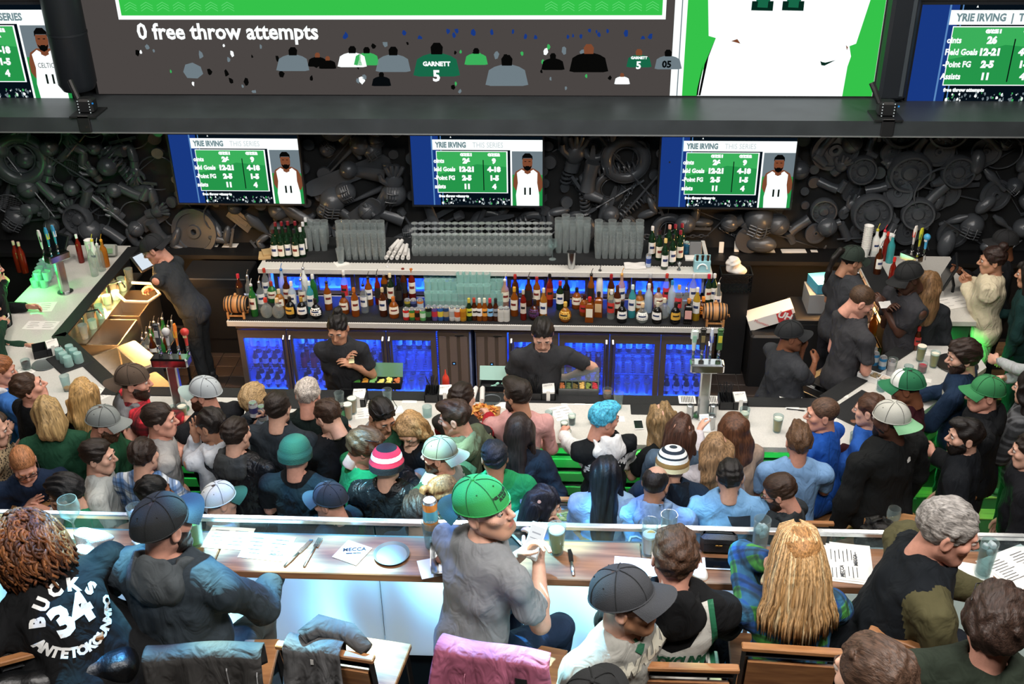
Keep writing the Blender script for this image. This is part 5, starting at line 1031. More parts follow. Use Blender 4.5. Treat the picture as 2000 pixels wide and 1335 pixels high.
    for q in (1, -1):
        if cut < 0: continue
        a = rc(G, SH[q], E[q], .054*s+th, .048*s+th)
        if cut >= 1: b2 = rc(G, E[q], E[q]+(T[q]-E[q])*.97, .051*s+th, .036*s+th); n = (T[q]-E[q])/np.linalg.norm(T[q]-E[q]); a = smin(a, np.maximum(b2, plane(G, T[q]-n*.012, n)), .02)
        elif cut > 0: a = smin(a, rc(G, E[q], E[q]+(T[q]-E[q])*cut, .053*s+th, .05*s+th), .02)
        else: n = (E[q]-SH[q])/np.linalg.norm(E[q]-SH[q]); a = np.maximum(rc(G, SH[q], E[q], .055*s+th, .060*s+th), plane(G, SH[q]+(E[q]-SH[q])*.72, n))
        d = smin(d, a, .035)
    d = d+wob(G, .0055 if not jac else .007, 26, seed)+wob(G, .0022, 60, seed+1)
    d = np.maximum(d, -plane(G, P-u*.135*s, u))
    nk = rc(G, NK-u*.018*s+TR[:, 1]*.012, HD, .060*s*nr, .085*s*nr); d = smax(d, -nk, .012)
    if collar: d = smin(d, np.maximum(np.abs(rc(G, NK-u*.06*s, NK+u*.055*s+TR[:, 1]*.012, .078*s, .074*s))-f32(.008), plane(G, NK+u*.035*s, u)), .012)
    V, Q = nets(d, G); mats = [tc]; mi = None
    if vest is not None:   # sleeves in a second colour
        c = V[Q].mean(1); mi = np.zeros(len(Q), int)
        for q in (1, -1):
            def sd_(a, b, t0): L = b-a; t = (c-a) @ L/np.dot(L, L); tt = np.clip(t, 0, 1); return np.where(t > t0, np.linalg.norm(c-(a+tt[:, None]*L), axis=1), 9)
            mi[(sd_(SH[q]+q*sx*.0, E[q], -.3 if jac > .012 else .05) < .096+jac) | (sd_(E[q], T[q], -.2) < .085+jac)] = 1
        mats = [tc, vest if isinstance(vest, bpy.types.Material) else cloth(vest)]
    tn = 'jacket' if jac else ('shirt' if sl != 'long' else 'sweater'); shirt = link(tn, raw_mesh(tn, V, Q, mats, mi), root)
    if collar and collar != 1: pass
    if hood:
        hk = cloth(hood) if isinstance(hood, str) else hood; G = Grid(NK-.24, NK+.22, .0115 if fine else .018); bk = -TR[:, 1]
        d = np.abs(rc(G, NK-u*.03+bk*.01, NK+u*.03+bk*.015, .092*s, .098*s))-f32(.016); d = np.maximum(d, np.abs(plane(G, NK-u*.005+bk*.04, u*.9+TR[:, 1]*.42))-f32(.04))
        d = smin(d, el(G, NK+bk*.105-u*.055, (.125*s, .055*s, .10*s), TR), .05); d = smax(d, -el(G, NK+bk*.075+u*.05, (.085*s, .035*s, .075*s), TR), .02); d = np.maximum(d, -rc(G, NK-u*.05, HD, .072*s, .08*s)); d = d+wob(G, .006, 38, seed+9)
        link('hood', raw_mesh('hood', *nets(d, G), hk), root)
    # ---- trousers and shoes
    pm = pants if isinstance(pants, bpy.types.Material) else cloth(pants); js = list(HPJ.values())+list(KN.values())+list(AN.values())
    G = Grid(np.min(js+[P], 0)-.16, np.max(js+[P], 0)+.16,   .016 if fine else .03); d = el(G, P-np.array([0, 0, .03]), ((.148+.012*fem)*s*w+fat*.5, .112*s+fat*.5, .13*s))
    for q in (1, -1): d = smin(d, smin(rc(G, HPJ[q], KN[q], .086*s, .064*s), rc(G, KN[q], AN[q], .062*s, .05*s), .02), .03)
    d = d+wob(G, .004, 30, seed+2); link('trousers', raw_mesh('trousers', *nets(d, G), pm), root)
    for q in (1, -1):
        a = AN[q]; MB().tube([(a[0], a[1]-.06, a[2]-.035), (a[0], a[1]-.02, a[2]-.03), (a[0]+q*.01, a[1]+.08, a[2]-.045), (a[0]+q*.015, a[1]+.17, a[2]-.055), (a[0]+q*.015, a[1]+.205, a[2]-.06)], [.028, .043, .043, .038, .018], 10, flat=.8).tube([(a[0], a[1], a[2]-.03), (a[0], a[1]-.005, a[2]+.05)], [.042, .045], 10).box((a[0]+q*.008, a[1]+.07, a[2]-.076), (.085, .27, .018), bev=.008).build('shoe', mat('#25262a', .6), root, 2)
    # ---- hair, beard, hats, spectacles
    def headchild(nm, me, par=None):
        o = link(nm, me, par or root)
        if not par: o.matrix_local = Matrix.Translation(HD) @ Matrix(HR).to_4x4() @ Matrix.Scale(hs, 4)
        return o
    if hair and hair[0] != 'none':
        hk_ = 'buzz' if hat and hair[0] in ('short', 'swept', 'mop') else hair[0]; V, Q = hair_template(hk_, .005 if fine else .0075, len(ALLP) % 5 if not fine else seed, hairL); m = hair_mat(hair[1], fine=(170, 34, 130) if hair[0] in ('short', 'swept', 'buzz', 'curly', 'afro', 'mop') else (95, 95, 7))
        if len(hair) > 2: m = hair[2]
        headchild('hair', raw_mesh('hair', V, Q, m))
    if beard: V, Q = beard_template(.005 if fine else .007, beard[1] if isinstance(beard, tuple) else .008); headchild('beard', raw_mesh('beard', V, Q, hair_mat(beard[0] if isinstance(beard, tuple) else hc, fine=(120, 120, 60))))
    if hat:
        if hat[0] == 'cap':
            _, crown, brim, front, back, tl2 = (list(hat)+[None]*6)[:6]; cm, bm2 = cap_parts(front or crown, crown, brim or crown); cp = headchild('cap', cm)
            cp.matrix_local = Matrix.Translation(HD) @ Matrix(HR).to_4x4() @ Matrix.Rotation(pi if back else 0, 4, 'Z') @ Matrix.Rotation(rad(tl2 if tl2 is not None else (-10 if back else 7)), 4, 'X') @ Matrix.Scale(hs*1.02, 4) @ Matrix.Translation((0, -.012 if not back else .014, .016 if not back else .018)); headchild('brim', bm2, cp)
        else: headchild('beanie', beanie_mesh(hat[1], (hat[2] if len(hat) > 2 else .15)+.016))
    if glasses:
        g = MB(); zz, yy = (.008, .103) if glasses == 'eyes' else (.10, .055)
        for q in (-1, 1):
            g.tube([(q*.033+cos(a)*.023, yy+.002, zz+sin(a)*.017) for a in np.linspace(0, 2*pi, 17)[:-1]], .0026, 5, closed=True)
            if glasses != 'eyes': g.ell((q*.033, yy, zz), (.022, .003, .016), 10, 6)
            g.tube([(q*.056, yy, zz+.004), (q*.08, yy-.02, zz+.005), (q*.084, yy-.105, zz-.002)], .0022, 5)
        g.tube([(-.011, yy+.004, zz+.004), (0, yy+.007, zz+.006), (.011, yy+.004, zz+.004)], .0022, 5).build('glasses', mat('#17181b', .25), None, 2); gg = bpy.context.scene.objects[-1] if False else None
        go = [o_ for o_ in COL.objects if o_.name.startswith('glasses') and o_.parent is None][0]; go.parent = root; go.matrix_local = Matrix.Translation(HD) @ Matrix(HR).to_4x4() @ Matrix.Scale(hs, 4)
    root_w = Matrix.Translation((root_xy[0], root_xy[1], z0)) @ Matrix.Rotation(-rad(f), 4, 'Z')
    info = dict(SH=SH, E=E, T=T, root=root, shirt=shirt, M=root_w, HD=HD, HR=HR, hands=HM, P=P, NK=NK, u=u, TR=TR, C=C, s=s, xy=root_xy, label=label, f=f)
    ALLP.append(info); return info
def decal(info, items, color, org, back=True, obj=None, axes=None, off=.0035, name='print', m=None):
    """flat lettering laid on a garment: items = [(text, size, x, y, rotation, options)] in the cloth plane"""
    ob = obj or info['shirt']; me = ob.data; n = len(me.vertices); co = np.empty(n*3, f32); me.vertices.foreach_get('co', co); bv = BVHTree.FromPolygons([tuple(c) for c in co.reshape(-1, 3)], [tuple(p.vertices) for p in me.polygons])
    TR = info['TR']; bx, by, nn = (TR[:, 0], TR[:, 2], -TR[:, 1]) if back else (-TR[:, 0], TR[:, 2], TR[:, 1])
    if axes: bx, by, nn = (np.array(a, float) for a in axes)
    mb = MB()
    for it in items:
        if isinstance(it[0], list): v, fs = [(p[0], p[1], 0) for p in it[0]], [tuple(range(len(it[0])))]; it = ('', 1, 0, 0, 0)
        else: v, fs = text_mb(it[0], it[1], **(it[5] if len(it) > 5 else {}))
        a = it[4]; mb.add([(it[2]+cos(a)*p[0]-sin(a)*p[1], it[3]+sin(a)*p[0]+cos(a)*p[1], 0) for p in v], fs)
    tm = mb.mesh(name, m or mat(color, .7)); bm = bmesh.new(); bm.from_mesh(tm); bmesh.ops.triangulate(bm, faces=bm.faces)
    for _ in range(3):
        e = [x for x in bm.edges if x.calc_length() > .022]
        if e: bmesh.ops.subdivide_edges(bm, edges=e, cuts=1, use_grid_fill=False); bmesh.ops.triangulate(bm, faces=[x for x in bm.faces if len(x.verts) > 3])
    for v in bm.verts:
        p = Vector(org+bx*v.co.x+by*v.co.y+nn*.5); h = bv.ray_cast(p, Vector(-nn)); 
        v.co = (h[0]+Vector(nn)*off) if h[0] is not None else Vector(org+bx*v.co.x+by*v.co.y)
    bm.to_mesh(tm); bm.free(); o = link(name, tm, ob); return o
def arc(txt, size, R, a0, a1, cx=0, cy=0, inward=False, k=None):
    n = len(txt); out = []
    for i, ch in enumerate(txt):
        a = a0+(a1-a0)*(i/(n-1) if n > 1 else .5); out.append((ch, size, cx+cos(a)*R, cy+sin(a)*R, a-pi/2 if not inward else a+pi/2, k or {'bold': .004}))
    return out
# ================================================================ who stands where (head centre in photo pixels, height of that centre)
P_ = person
JEAN, KHAKI, DKP = '#24344d', '#5d5548', '#15171c'
# ---- staff
P_(660, 641, 1.56, 178, 'woman bartender in black shirt with hair bun, looking down at her hands', look=184, pit=20, s=.97, w=.95, fat=.02, fem=1, hair=('bun', '#120e0d'), skin='tan', top='#2e2f32', sl='short', pants=DKP, ra=(673, 703, 1.27), la=(692, 706, 1.26), rh='hold', lh='hold', collar=1, lean=15)
P_(1060, 651, 1.62, 172, 'bartender in black button shirt bending over the garnish tray', look=176, pit=32, s=1.0, w=1.0, fat=.02, hair=('short', '#17120f'), skin='fair', top='#343538', sl='short', pants=DKP, ra=(1035, 750, .98), la=(1106, 736, 1.10), rh='hold', lh='grip', collar=1, lean=14)
P_(1545, 655, 1.55, 62, 'staff woman in black cap holding a hand before her mouth', look=88, pit=8, s=.96, w=1.12, fat=.04, fem=1, hair=('short', '#15100e'), hat=('cap', '#14171a', '#14171a'), skin='brown', top='#34363a', sl='short', pants=DKP, ra=(1592, 705, 1.2), la='chin', lh='hold', collar=1)
P_(1682, 588, 1.70, 68, 'staff man with cropped brown hair looking down at a slip of paper', look=92, pit=32, s=1.03, hair=('buzz', '#4a3728'), skin='pink', top='#39393c', sl='short', pants=DKP, ra=(1700, 676, 1.28), la=(1676, 682, 1.28), rh='hold', lh='hold', collar=1, lean=10)
P_(1772, 542, 1.70, -112, 'staff man in black cap writing on a small pad', look=-108, pit=28, s=1.04, w=1.08, hair=('buzz', '#0f0c0b'), hat=('cap', '#121416', '#121416'), skin='dark', top='#323236', sl='short', pants=DKP, ra=(1738, 606, 1.38), la=(1726, 600, 1.40), rh='hold', lh='hold', collar=1)
P_(1664, 508, 1.66, 55, 'staff woman in dark cap with ponytail, bent toward the amber light', look=72, pit=22, s=1.0, w=1.1, fem=1, hair=('pony', '#17120f'), hat=('cap', '#1c2a22', '#1c2a22', '#2c3b30'), skin='tan', top='#36383c', sl='short', pants=DKP, ra='chest', la='chest', collar=1)
P_(1812, 556, 1.58, 12, 'person with long curly light brown hair beside the order terminal', fem=1, s=.97, hair=('wavy', '#7a5c3e'), hairL=.34, top='#24272b', pants='#5f6a62', ra='down', la='chest')
P_(300, 486, 1.52, -82, 'staff man in dark cap bending over the amber-lit sinks', look=-95, pit=30, s=1.04, lean=30, hair=('short', '#18130f'), hat=('cap', '#15171b', '#15171b', None, True), skin='pink', top='#323538', sl='short', pants='#26292b', ra=(302, 560, .95), la=(322, 553, 1.0), rh='grip', lh='fist')
P_(1938, 508, 1.62, -72, 'woman with dark bun in a cream cardigan pointing at the terminal', look=-80, pit=8, fem=1, s=1.0, w=1.12, jac=.02, hair=('bun', '#2a1a15'), skin='tan', top='#cfc4a8', pants='#8fae84', ra=(1892, 545, 1.30), la=(1885, 552, 1.28), rh='point', lh='point')
P_(1958, 476, 1.64, -78, 'person in dark cap and black top reaching behind the cardigan woman', look=-85, hair=('short', '#120e0c'), hat=('cap', '#101215', '#101215'), skin='brown', top='#14161a', ra=(1872, 528, 1.32), la='down', rh='point')
P_(2012, 535, 1.6, -60, 'person in dark teal top at the frame edge behind the cardigan', hair=('long', '#1a1412'), fem=1, skin='tan', top='#12302f', pants='#12302f', ra='chest', la='down')
# ---- customers along the bar, back to camera
P_(2, 722, 1.52, 55, 'red-haired youth in white and blue top at the frame edge', look=70, pit=15, s=.95, hair=('short', '#8a5634'), skin='pink', top='#3a6fb8', hood='#e4e6ea', ra='bar', la='bar')
P_(57, 757, 1.62, 38, 'man with short brown hair in black shirt gazing up', look=62, pit=-14, hair=('short', '#3f2c20'), skin='pink', top='#101215', ra='bar', la='bar')
P_(166, 772, 1.55, 2, 'woman with long straight blonde hair in black top', fem=1, s=.97, hair=('long', '#b8935f'), hairL=.30, top='#0f1114', ra='bar', la='bar')
P_(262, 745, 1.68, 55, 'bearded man in backward brown cap and red buffalo plaid jacket', look=78, pit=5, s=1.04, w=1.1, jac=.012, hair=('short', '#2f2119'), hat=('cap', '#4f4034', '#4f4034', None, True), beard='#3a281d', skin='pink', top='@buffalo', hood='#77787a', ra='bar', la='bar')
P_(397, 768, 1.63, -45, 'bearded man in light grey cap and black jacket facing along the bar', look=-88, pit=5, jac=.012, w=1.1, hair=('short', '#4a3020'), hat=('cap', '#a9b0b4', '#9db0ac'), beard=('#3c261b', .02), skin='pink', top='#17191d', ra='bar', la=(362, 860, 1.1), sl='elbow')
P_(495, 782, 1.48, 12, 'woman with short wavy blond hair behind the two raised cans', fem=1, s=.95, hair=('mop', '#a58a63'), top='#6d7884', ra='bar', la='bar')
P_(602, 770, 1.64, 0, 'white-haired man in dark green jacket at the bar', pit=14, jac=.012, w=1.08, hair=('short', '#b7ada4'), skin='pink', top='#14211f', ra='bar', la='bar', collar=1)
P_(903, 779, 1.62, 25, 'man in red sweater and dark vest reaching for nachos', pit=12, hair=('short', '#241813'), skin='fair', top='#2a2a28', vest='#a01a28', ra=(955, 803, 1.16), la='bar', rh='hold')
P_(1010, 771, 1.62, -8, 'man with slick dark hair and beard in pink shirt', look=-48, hair=('swept', '#241a15'), beard='#1d1512', skin='tan', top='#cf9c98', ra='chest', la='bar', w=1.1)
P_(1180, 818, 1.55, -18, 'youth with blue-dyed hair in white hoodie and black number jersey', look=62, pit=12, s=.97, jac=.010, hair=('swept', '#3a3a3c', '@dye'), skin='pink', top='@jersey', vest='#e6e9ea', hood='#eceef0', ra='bar', la=(1098, 843, 1.13), lh='grip', rh='relax')
P_(1293, 818, 1.48, -32, 'woman with long ash-blond hair leaning along the bar in black top', fem=1, lean=24, s=.97, hair=('long', '#8d7350'), hairL=.34, top='#0f1315', sl='short', ra='bar', la='bar')
P_(1328, 842, 1.54, 8, 'woman with straight brown hair in faded denim jacket', fem=1, s=.97, jac=.01, hair=('long', '#4a2f24'), hairL=.26, top='#4f6378', ra='bar', la='chest')
P_(1432, 838, 1.52, -28, 'woman with wavy auburn hair in tan sweater leaning to the bar', fem=1, lean=14, s=.99, w=1.08, hair=('wavy', '#5a3a28'), hairL=.28, top='#a08c7c', ra='chest', la='bar')
P_(1397, 876, 1.50, -6, 'woman with light brown wavy hair in pale grey sweater holding a phone', fem=1, s=.96, hair=('wavy', '#8f7152'), hairL=.36, top='#c9c5cc', ra='chest', la=(1368, 830, 1.35), lh='hold')
P_(1605, 808, 1.55, -48, 'balding man in royal blue quarter-zip sitting at the bar corner', look=-88, pit=5, sit=1, w=1.12, fat=.03, hair=('buzz', '#5a4335'), skin='pink', top='#1f55b0', pants=KHAKI, ra='bar', la='bar', collar=1)
P_(1560, 862, 1.50, 0, 'man with combed-over brown hair in light blue tee', pit=4, sit=1, w=1.08, hair=('swept', '#5c4330'), skin='pink', top='#7fa6d2', sl='short', pants=KHAKI, ra='bar', la='chest')
P_(1698, 800, 1.45, -55, 'person in blue sleeves hidden behind the grey-capped man', look=-60, hair=('short', '#4a3022'), top='#2a5cb0', ra='bar', la='bar', jac=.008)
P_(1768, 755, 1.62, -62, 'man in green and white cap and maroon sweater', look=-72, pit=18, s=1.04, w=1.15, fat=.04, jac=.015, hair=('buzz', '#1a1310'), hat=('cap', '#1d6b45', '#1d6b45', '#e8ebe6'), skin='brown', top='#3a141c', ra='bar', la='bar', rh='fist', lh='fist')
P_(1738, 820, 1.72, -32, 'tall man in backward pale cap with green brim and black fleece', look=-50, pit=8, s=1.07, w=1.2, fat=.04, jac=.018, hair=('buzz', '#0f0c0b'), hat=('cap', '#b9b9b0', '#7fb58a', None, True), beard='#15100d', skin='dark', top='#131516', pants='#0e0f12', ra='down', la='down', collar=1)
P_(1880, 697, 1.66, -62, 'man with curly dark hair and beard in navy quarter-zip', look=-88, pit=8, w=1.12, jac=.01, hair=('mop', '#2b1d17'), beard='#1f1612', skin='fair', top='#172a42', ra='bar', la='bar', collar=1)
P_(1922, 768, 1.68, -72, 'man in bright green cap and black parka', look=-92, pit=5, s=1.03, w=1.15, jac=.025, hair=('short', '#6a4a30'), hat=('cap', '#2f7d4a', '#2f7d4a'), skin='pink', top='#15171a', hood='#101214', pants='#1d2126', ra='pocket', la='chest')
P_(1884, 852, 1.60, -64, 'man with black hair and beard in black quilted jacket', look=-86, pit=2, w=1.05, jac=.018, hair=('swept', '#17110f'), beard='#17110f', skin='fair', top='#14171c', pants='#3c3a36', ra='pocket', la='pocket', collar=1)
P_(2052, 655, 1.66, -70, 'person in pale grey sleeve reaching in from the frame edge', hair=('short', '#2a1f18'), top='#a9adb0', ra='chest', la=(1928, 700, 1.22), lh='hold')
P_(2012, 758, 1.62, -50, 'person in grey plaid scarf at the frame edge', fem=1, hair=('long', '#17110f'), jac=.015, top='@greyplaid', pants='#101216', ra='down', la='chest')
P_(2010, 880, 1.60, -70, 'person in black coat and dark jeans at the frame edge', hair=('short', '#201712'), jac=.02, top='#121318', pants='#14171d', ra='down', la='down')
# ---- second row
P_(-14, 838, 1.5, 75, 'person in leopard sleeve at the frame edge', fem=1, hair=('long', '#3a2a1e'), top='@leopard', ra=(14, 842, 1.25), la=(36, 868, 1.15))
P_(93, 808, 1.56, -15, 'woman with wavy chin-length blond hair in dark green sweater', look=-48, fem=1, w=1.08, hair=('wavy', '#a98c5f'), hairL=.17, top='#1f4a35', ra='down', la='chest', pants=DKP)
P_(207, 826, 1.60, 72, 'man in grey wool cap and green hoodie holding a can', look=85, pit=18, w=1.08, jac=.01, hair=('buzz', '#4a3325'), hat=('cap', '#7d8280', '#7d8280'), beard='#5a4030', skin='pink', top='#1d4a30', hood='#1d4a30', ra=(255, 860, 1.33), la='chest', rh='grip')
P_(193, 890, 1.52, 78, 'man with short dark hair in white tee, lit pale blue', look=86, pit=5, hair=('short', '#221813'), skin='fair', top='#b9bcb8', sl='short', ra='chest', la='chest', w=1.08)
P_(281, 889, 1.55, 12, 'man in blue and white checked shirt seen from behind', hair=('short', '#2a1d17'), skin='fair', top='@bluecheck', ra='chest', la='chest', w=1.08)
P_(313, 819, 1.66, 66, 'man with short dark hair in grey printed tee holding dark beer', look=82, pit=2, hair=('short', '#2b1e17'), skin='pink', top='#a2a09e', sl='short', ra=(352, 882, 1.3), la='chest', rh='grip', w=1.08)
P_(411, 829, 1.63, -38, 'man in pale hoodie with hand raised beside his face', look=-72, hair=('short', '#1d1613'), skin='tan', top='#c2c6ce', hood='#c9ccd2', ra='chest', la=(383, 852, 1.52), lh='flat', lp={'palm': (0, 1, .2), 'dir': (0, 0, 1.5)})
P_(462, 848, 1.64, 18, 'man in black leather jacket with grey hood, seen from behind', hair=('short', '#251a15'), jac=.014, w=1.1, top='@leather', hood='#3b3d3e', ra='chest', la='chest')
P_(543, 796, 1.70, 8, 'man in slate polo holding up two cans', hair=('short', '#251b16'), w=1.12, skin='fair', top='#2a3138', la=(494, 822, 1.52), ra='chest', lh='grip', collar=1, pants=DKP)
P_(641, 812, 1.62, -32, 'man in black sweater looking down at a white phone', look=-52, pit=30, hair=('short', '#3a281e'), skin='fair', w=1.08, top='#101114', ra=(632, 862, 1.28), la=(612, 868, 1.28), rh='hold', lh='hold', pants=DKP)
P_(578, 887, 1.63, 4, 'man in dark green knit hat and black tee', hair=('buzz', '#3a2a20'), hat=('beanie', ['#15392c', '#18402f', '#1a4534'], .13), skin='pink', top='#10151a', sl='short', w=1.12, ra='chest', la='chest')
P_(712, 873, 1.60, 58, 'man in bright green sweater with striped collar, sunglasses on curly hair', look=72, pit=26, hair=('mop', '#5a3c28'), skin='pink', top='#1c6b3a', w=1.15, fat=.03, ra='chest', la='chest', glasses='top', lean=14)
P_(746, 812, 1.60, 152, 'smiling man with sunglasses on dark hair, grey hoodie and green jersey', look=142, pit=24, hair=('short', '#17110f'), skin='tan', top='#2c5a40', vest='#8e9296', hood='#95989a', jac=.008, ra='chest', la='drink', lh='grip', glasses='top')
P_(800, 838, 1.50, -158, 'woman with long honey-blond hair in black top looking down', look=-165, pit=34, fem=1, s=.96, hair=('long', '#b08a5c'), hairL=.30, skin='pale', top='#121316', ra='cross', la='chest')
P_(757, 907, 1.60, 12, 'man in red and black knit hat and leather jacket', hair=('buzz', '#201813'), hat=('beanie', ['#14141a', '#c81e38', '#e8d8d4', '#c81e38', '#17171c', '#17171c'], .135), jac=.016, w=1.15, top='@leather', ra=(785, 915, 1.25), la='chest', rh='hold')
P_(857, 888, 1.62, -48, 'bearded man in backward olive cap and grey fleece vest', look=-82, pit=6, hair=('short', '#4a3022'), hat=('cap', '#7b7a68', '#7b7a68', None, True), beard=('#4a2c1c', .03), skin='pink', jac=.014, w=1.1, top='#7f807f', vest='#24402f', ra='chest', la='drink', lh='grip')
P_(888, 815, 1.66, -55, 'man with brushed-up brown hair in olive hoodie', look=-82, pit=14, hair=('swept', '#3a261c'), skin='pink', jac=.012, w=1.08, top='#58604b', hood='#616852', ra='pocket', la='chest')
P_(1016, 842, 1.52, 6, 'woman with very long dark hair in varsity jacket holding a beer', look=16, fem=1, jac=.012, hair=('sleek', '#2b1f1c'), hairL=.42, top='#1a2230', ra=(1062, 905, 1.2), la='chest', rh='grip')
P_(966, 893, 1.60, -8, 'man with short dark hair in green and white jersey jacket', hair=('short', '#20242c'), skin='tan', jac=.012, w=1.12, top='#1f8a54', vest='#a9c0d8', ra='chest', la='chest', collar=1)
P_(1184, 925, 1.52, 4, 'woman with waist-long black hair in light denim jacket', fem=1, jac=.012, hair=('sleek', '#0f0f14'), hairL=.52, top='#8fb0d2', ra='drink', la='chest', rh='grip')
P_(1313, 906, 1.52, 4, 'person in striped white and yellow knit hat and navy hoodie', pit=12, hair=('buzz', '#20160f'), hat=('beanie', ['#e8d9b0', '#8a6a3c', '#eef0f0', '#23303c', '#f0f2f2', '#1d2a3a', '#eef0f0', '#23303c'], .12), jac=.012, w=1.1, top='#16283c', hood='#0f1722', ra='chest', la='chest')
P_(1281, 944, 1.52, 12, 'balding man in light blue hoodie with white whale outline', look=26, hair=('thin', '#1d1816'), beard='#1d1816', skin='tan', jac=.01, w=1.12, fat=.02, top='#7d9cc8', hood='#7f9bbd', ra='chest', la='chest')
P_(1426, 930, 1.50, 6, 'man in light blue jacket with dark shoulder panel', hair=('short', '#1d1a1a'), skin='fair', jac=.014, w=1.1, top='#79a9d6', ra='chest', la='chest', collar=1)
P_(1522, 960, 1.42, -48, 'man in glasses and charcoal hooded jacket looking down at a phone', look=-66, pit=26, hair=('short', '#3a281e'), beard='#2a1c15', skin='pink', jac=.014, w=1.08, top='#2c3135', hood='#33373a', ra=(1492, 1005, 1.15), la=(1478, 1008, 1.15), rh='hold', lh='hold', glasses='eyes')
# ---- nearest row, under the rail
P_(46, 905, 1.44, 152, 'man with cropped ginger hair and glasses leaning over in navy sweatshirt', look=146, pit=34, lean=26, hair=('buzz', '#a8714c'), skin='pink', w=1.1, top='#14243c', ra=(52, 992, 1.09), la=(92, 996, 1.09), rh='flat', lh='flat', glasses='eyes')
P_(128, 962, 1.40, -86, 'person with short dark hair and glasses, chin on hand, in green and white jersey', look=-94, pit=14, lean=22, hair=('mop', '#1b1a1c'), skin='fair', top='#1f7d5a', vest='#d8dde0', ra='chin', la='table', glasses='eyes', rh='hold')
P_(302, 962, 1.42, 55, 'person with close black hair in dark jacket with maroon collar', look=62, pit=10, hair=('short', '#0e0c0c'), skin='brown', jac=.016, top='#14161b', hood='#5a1a24', ra='table', la='table')
P_(432, 976, 1.42, 70, 'person in pale cap with dark green brim facing along the rail', look=52, pit=10, hair=('buzz', '#3a281e'), hat=('cap', '#c3c3ba', '#14402f'), skin='fair', top='#b5aca8', ra='table', la='chest')
P_(642, 978, 1.46, -62, 'man in charcoal mesh-back cap and navy shirt', look=-74, pit=12, hair=('buzz', '#4a3325'), hat=('cap', '#23262a', '#34404a', '#39454f'), skin='pink', w=1.1, top='#101820', ra='table', la='table')
P_(816, 1000, 1.36, 4, 'person with curly dark brown hair below the rail', hair=('mop', '#2c201b'), top='#1a1a1e', ra='table', la='table')
P_(868, 962, 1.44, 42, 'woman with light brown ponytail in dark green top', look=58, pit=10, fem=1, hair=('pony', '#7a5537'), skin='fair', top='#1b2420', ra='table', la='table')
P_(1062, 985, 1.42, 56, 'woman with long dark hair in denim jacket touching her lips', look=80, pit=16, lean=16, fem=1, jac=.012, hair=('long', '#1d1b20'), hairL=.30, skin='pale', top='#86a8d0', ra='chin', la='table', rh='hold')
P_(1714, 1052, 1.42, 0, 'person with black afro hair at the small wooden table', hair=('afro', '#0e0c0b'), skin='dark', top='#17181c', ra='table', la='table')
# ---- far corner by the amber sinks
P_(-22, 525, 1.62, 55, 'person in black at the frame edge reaching to the tap tower', hair=('short', '#17110f'), skin='pink', top='#121417', ra=(34, 497, 1.22), la='chest', rh='point')
P_(-30, 600, 1.55, 60, 'person in dark green top holding a phone at the frame edge', hair=('short', '#17110f'), skin='pink', top='#1c3a2c', ra=(30, 600, 1.14), la='chest', rh='hold')
# ================================================================ the mezzanine in front: drink ledge, glass, people, chairs
ZTB = 2.75
led = thing('drink_ledge', 'long narrow wooden drink ledge along the glass rail', 'table', (0, 3.66, ZTB))
for i, (a, b) in enumerate(((-3.2, -1.52), (-1.516, .32), (.324, 1.9), (1.904, 3.6))): MB().box(((a+b)/2, 0, -.02), (b-a, .25, .04), bev=.004).build('board', TABLEW, led)
for x in (-2.3, .86, 2.2): MB().box((x, -.09, -.47), (.028, .028, .86)).box((x, .03, -.06), (.04, .26, .03)).build('leg', BLACKM, led)
MB().box((.8, .04, -.28), (.02, .02, .46)).build('post', STEEL, led)
par = thing('glass_parapet', 'parapet with white frosted lower panels, clear upper glass and metal top rail', 'railing', (0, 3.822, 0))
fm = bpy.data.materials.new('frosted'); fm.use_nodes = True; nt = fm.node_tree; b_ = nt.nodes['Principled BSDF']; b_.inputs['Base Color'].default_value = lin('#e4efee'); b_.inputs['Roughness'].default_value = .35
tl = N(nt, 'ShaderNodeBsdfTranslucent'); tl.inputs[0].default_value = lin('#eef8f8'); mx = N(nt, 'ShaderNodeMixShader'); mx.inputs[0].default_value = .8; nt.links.new(b_.outputs[0], mx.inputs[1]); nt.links.new(tl.outputs[0], mx.inputs[2]); nt.links.new(mx.outputs[0], nt.nodes['Material Output'].inputs[0])
for a, b in ((-3.2, -2.15), (-2.145, -.86), (-.855, .43), (.435, 1.72), (1.725, 3.0)):
    MB().box(((a+b)/2, .0, 2.355), (b-a, .012, .71)).build('frosted_panel', fm, par)
    MB().box(((a+b)/2, .0, 2.755), (b-a-.004, .01, .08)).build('glass_pane', glass('#dfeff2', .05, .02, .35), par)
MB().box((0, 0, 2.800), (6.6, .03, .024), bev=.004).build('top_rail', mat('#c4cacc', .25, .9), par)
MB().box((0, .0, 2.712), (6.6, .018, .01)).build('rail_clip', mat('#5a6266', .35, .6), par)
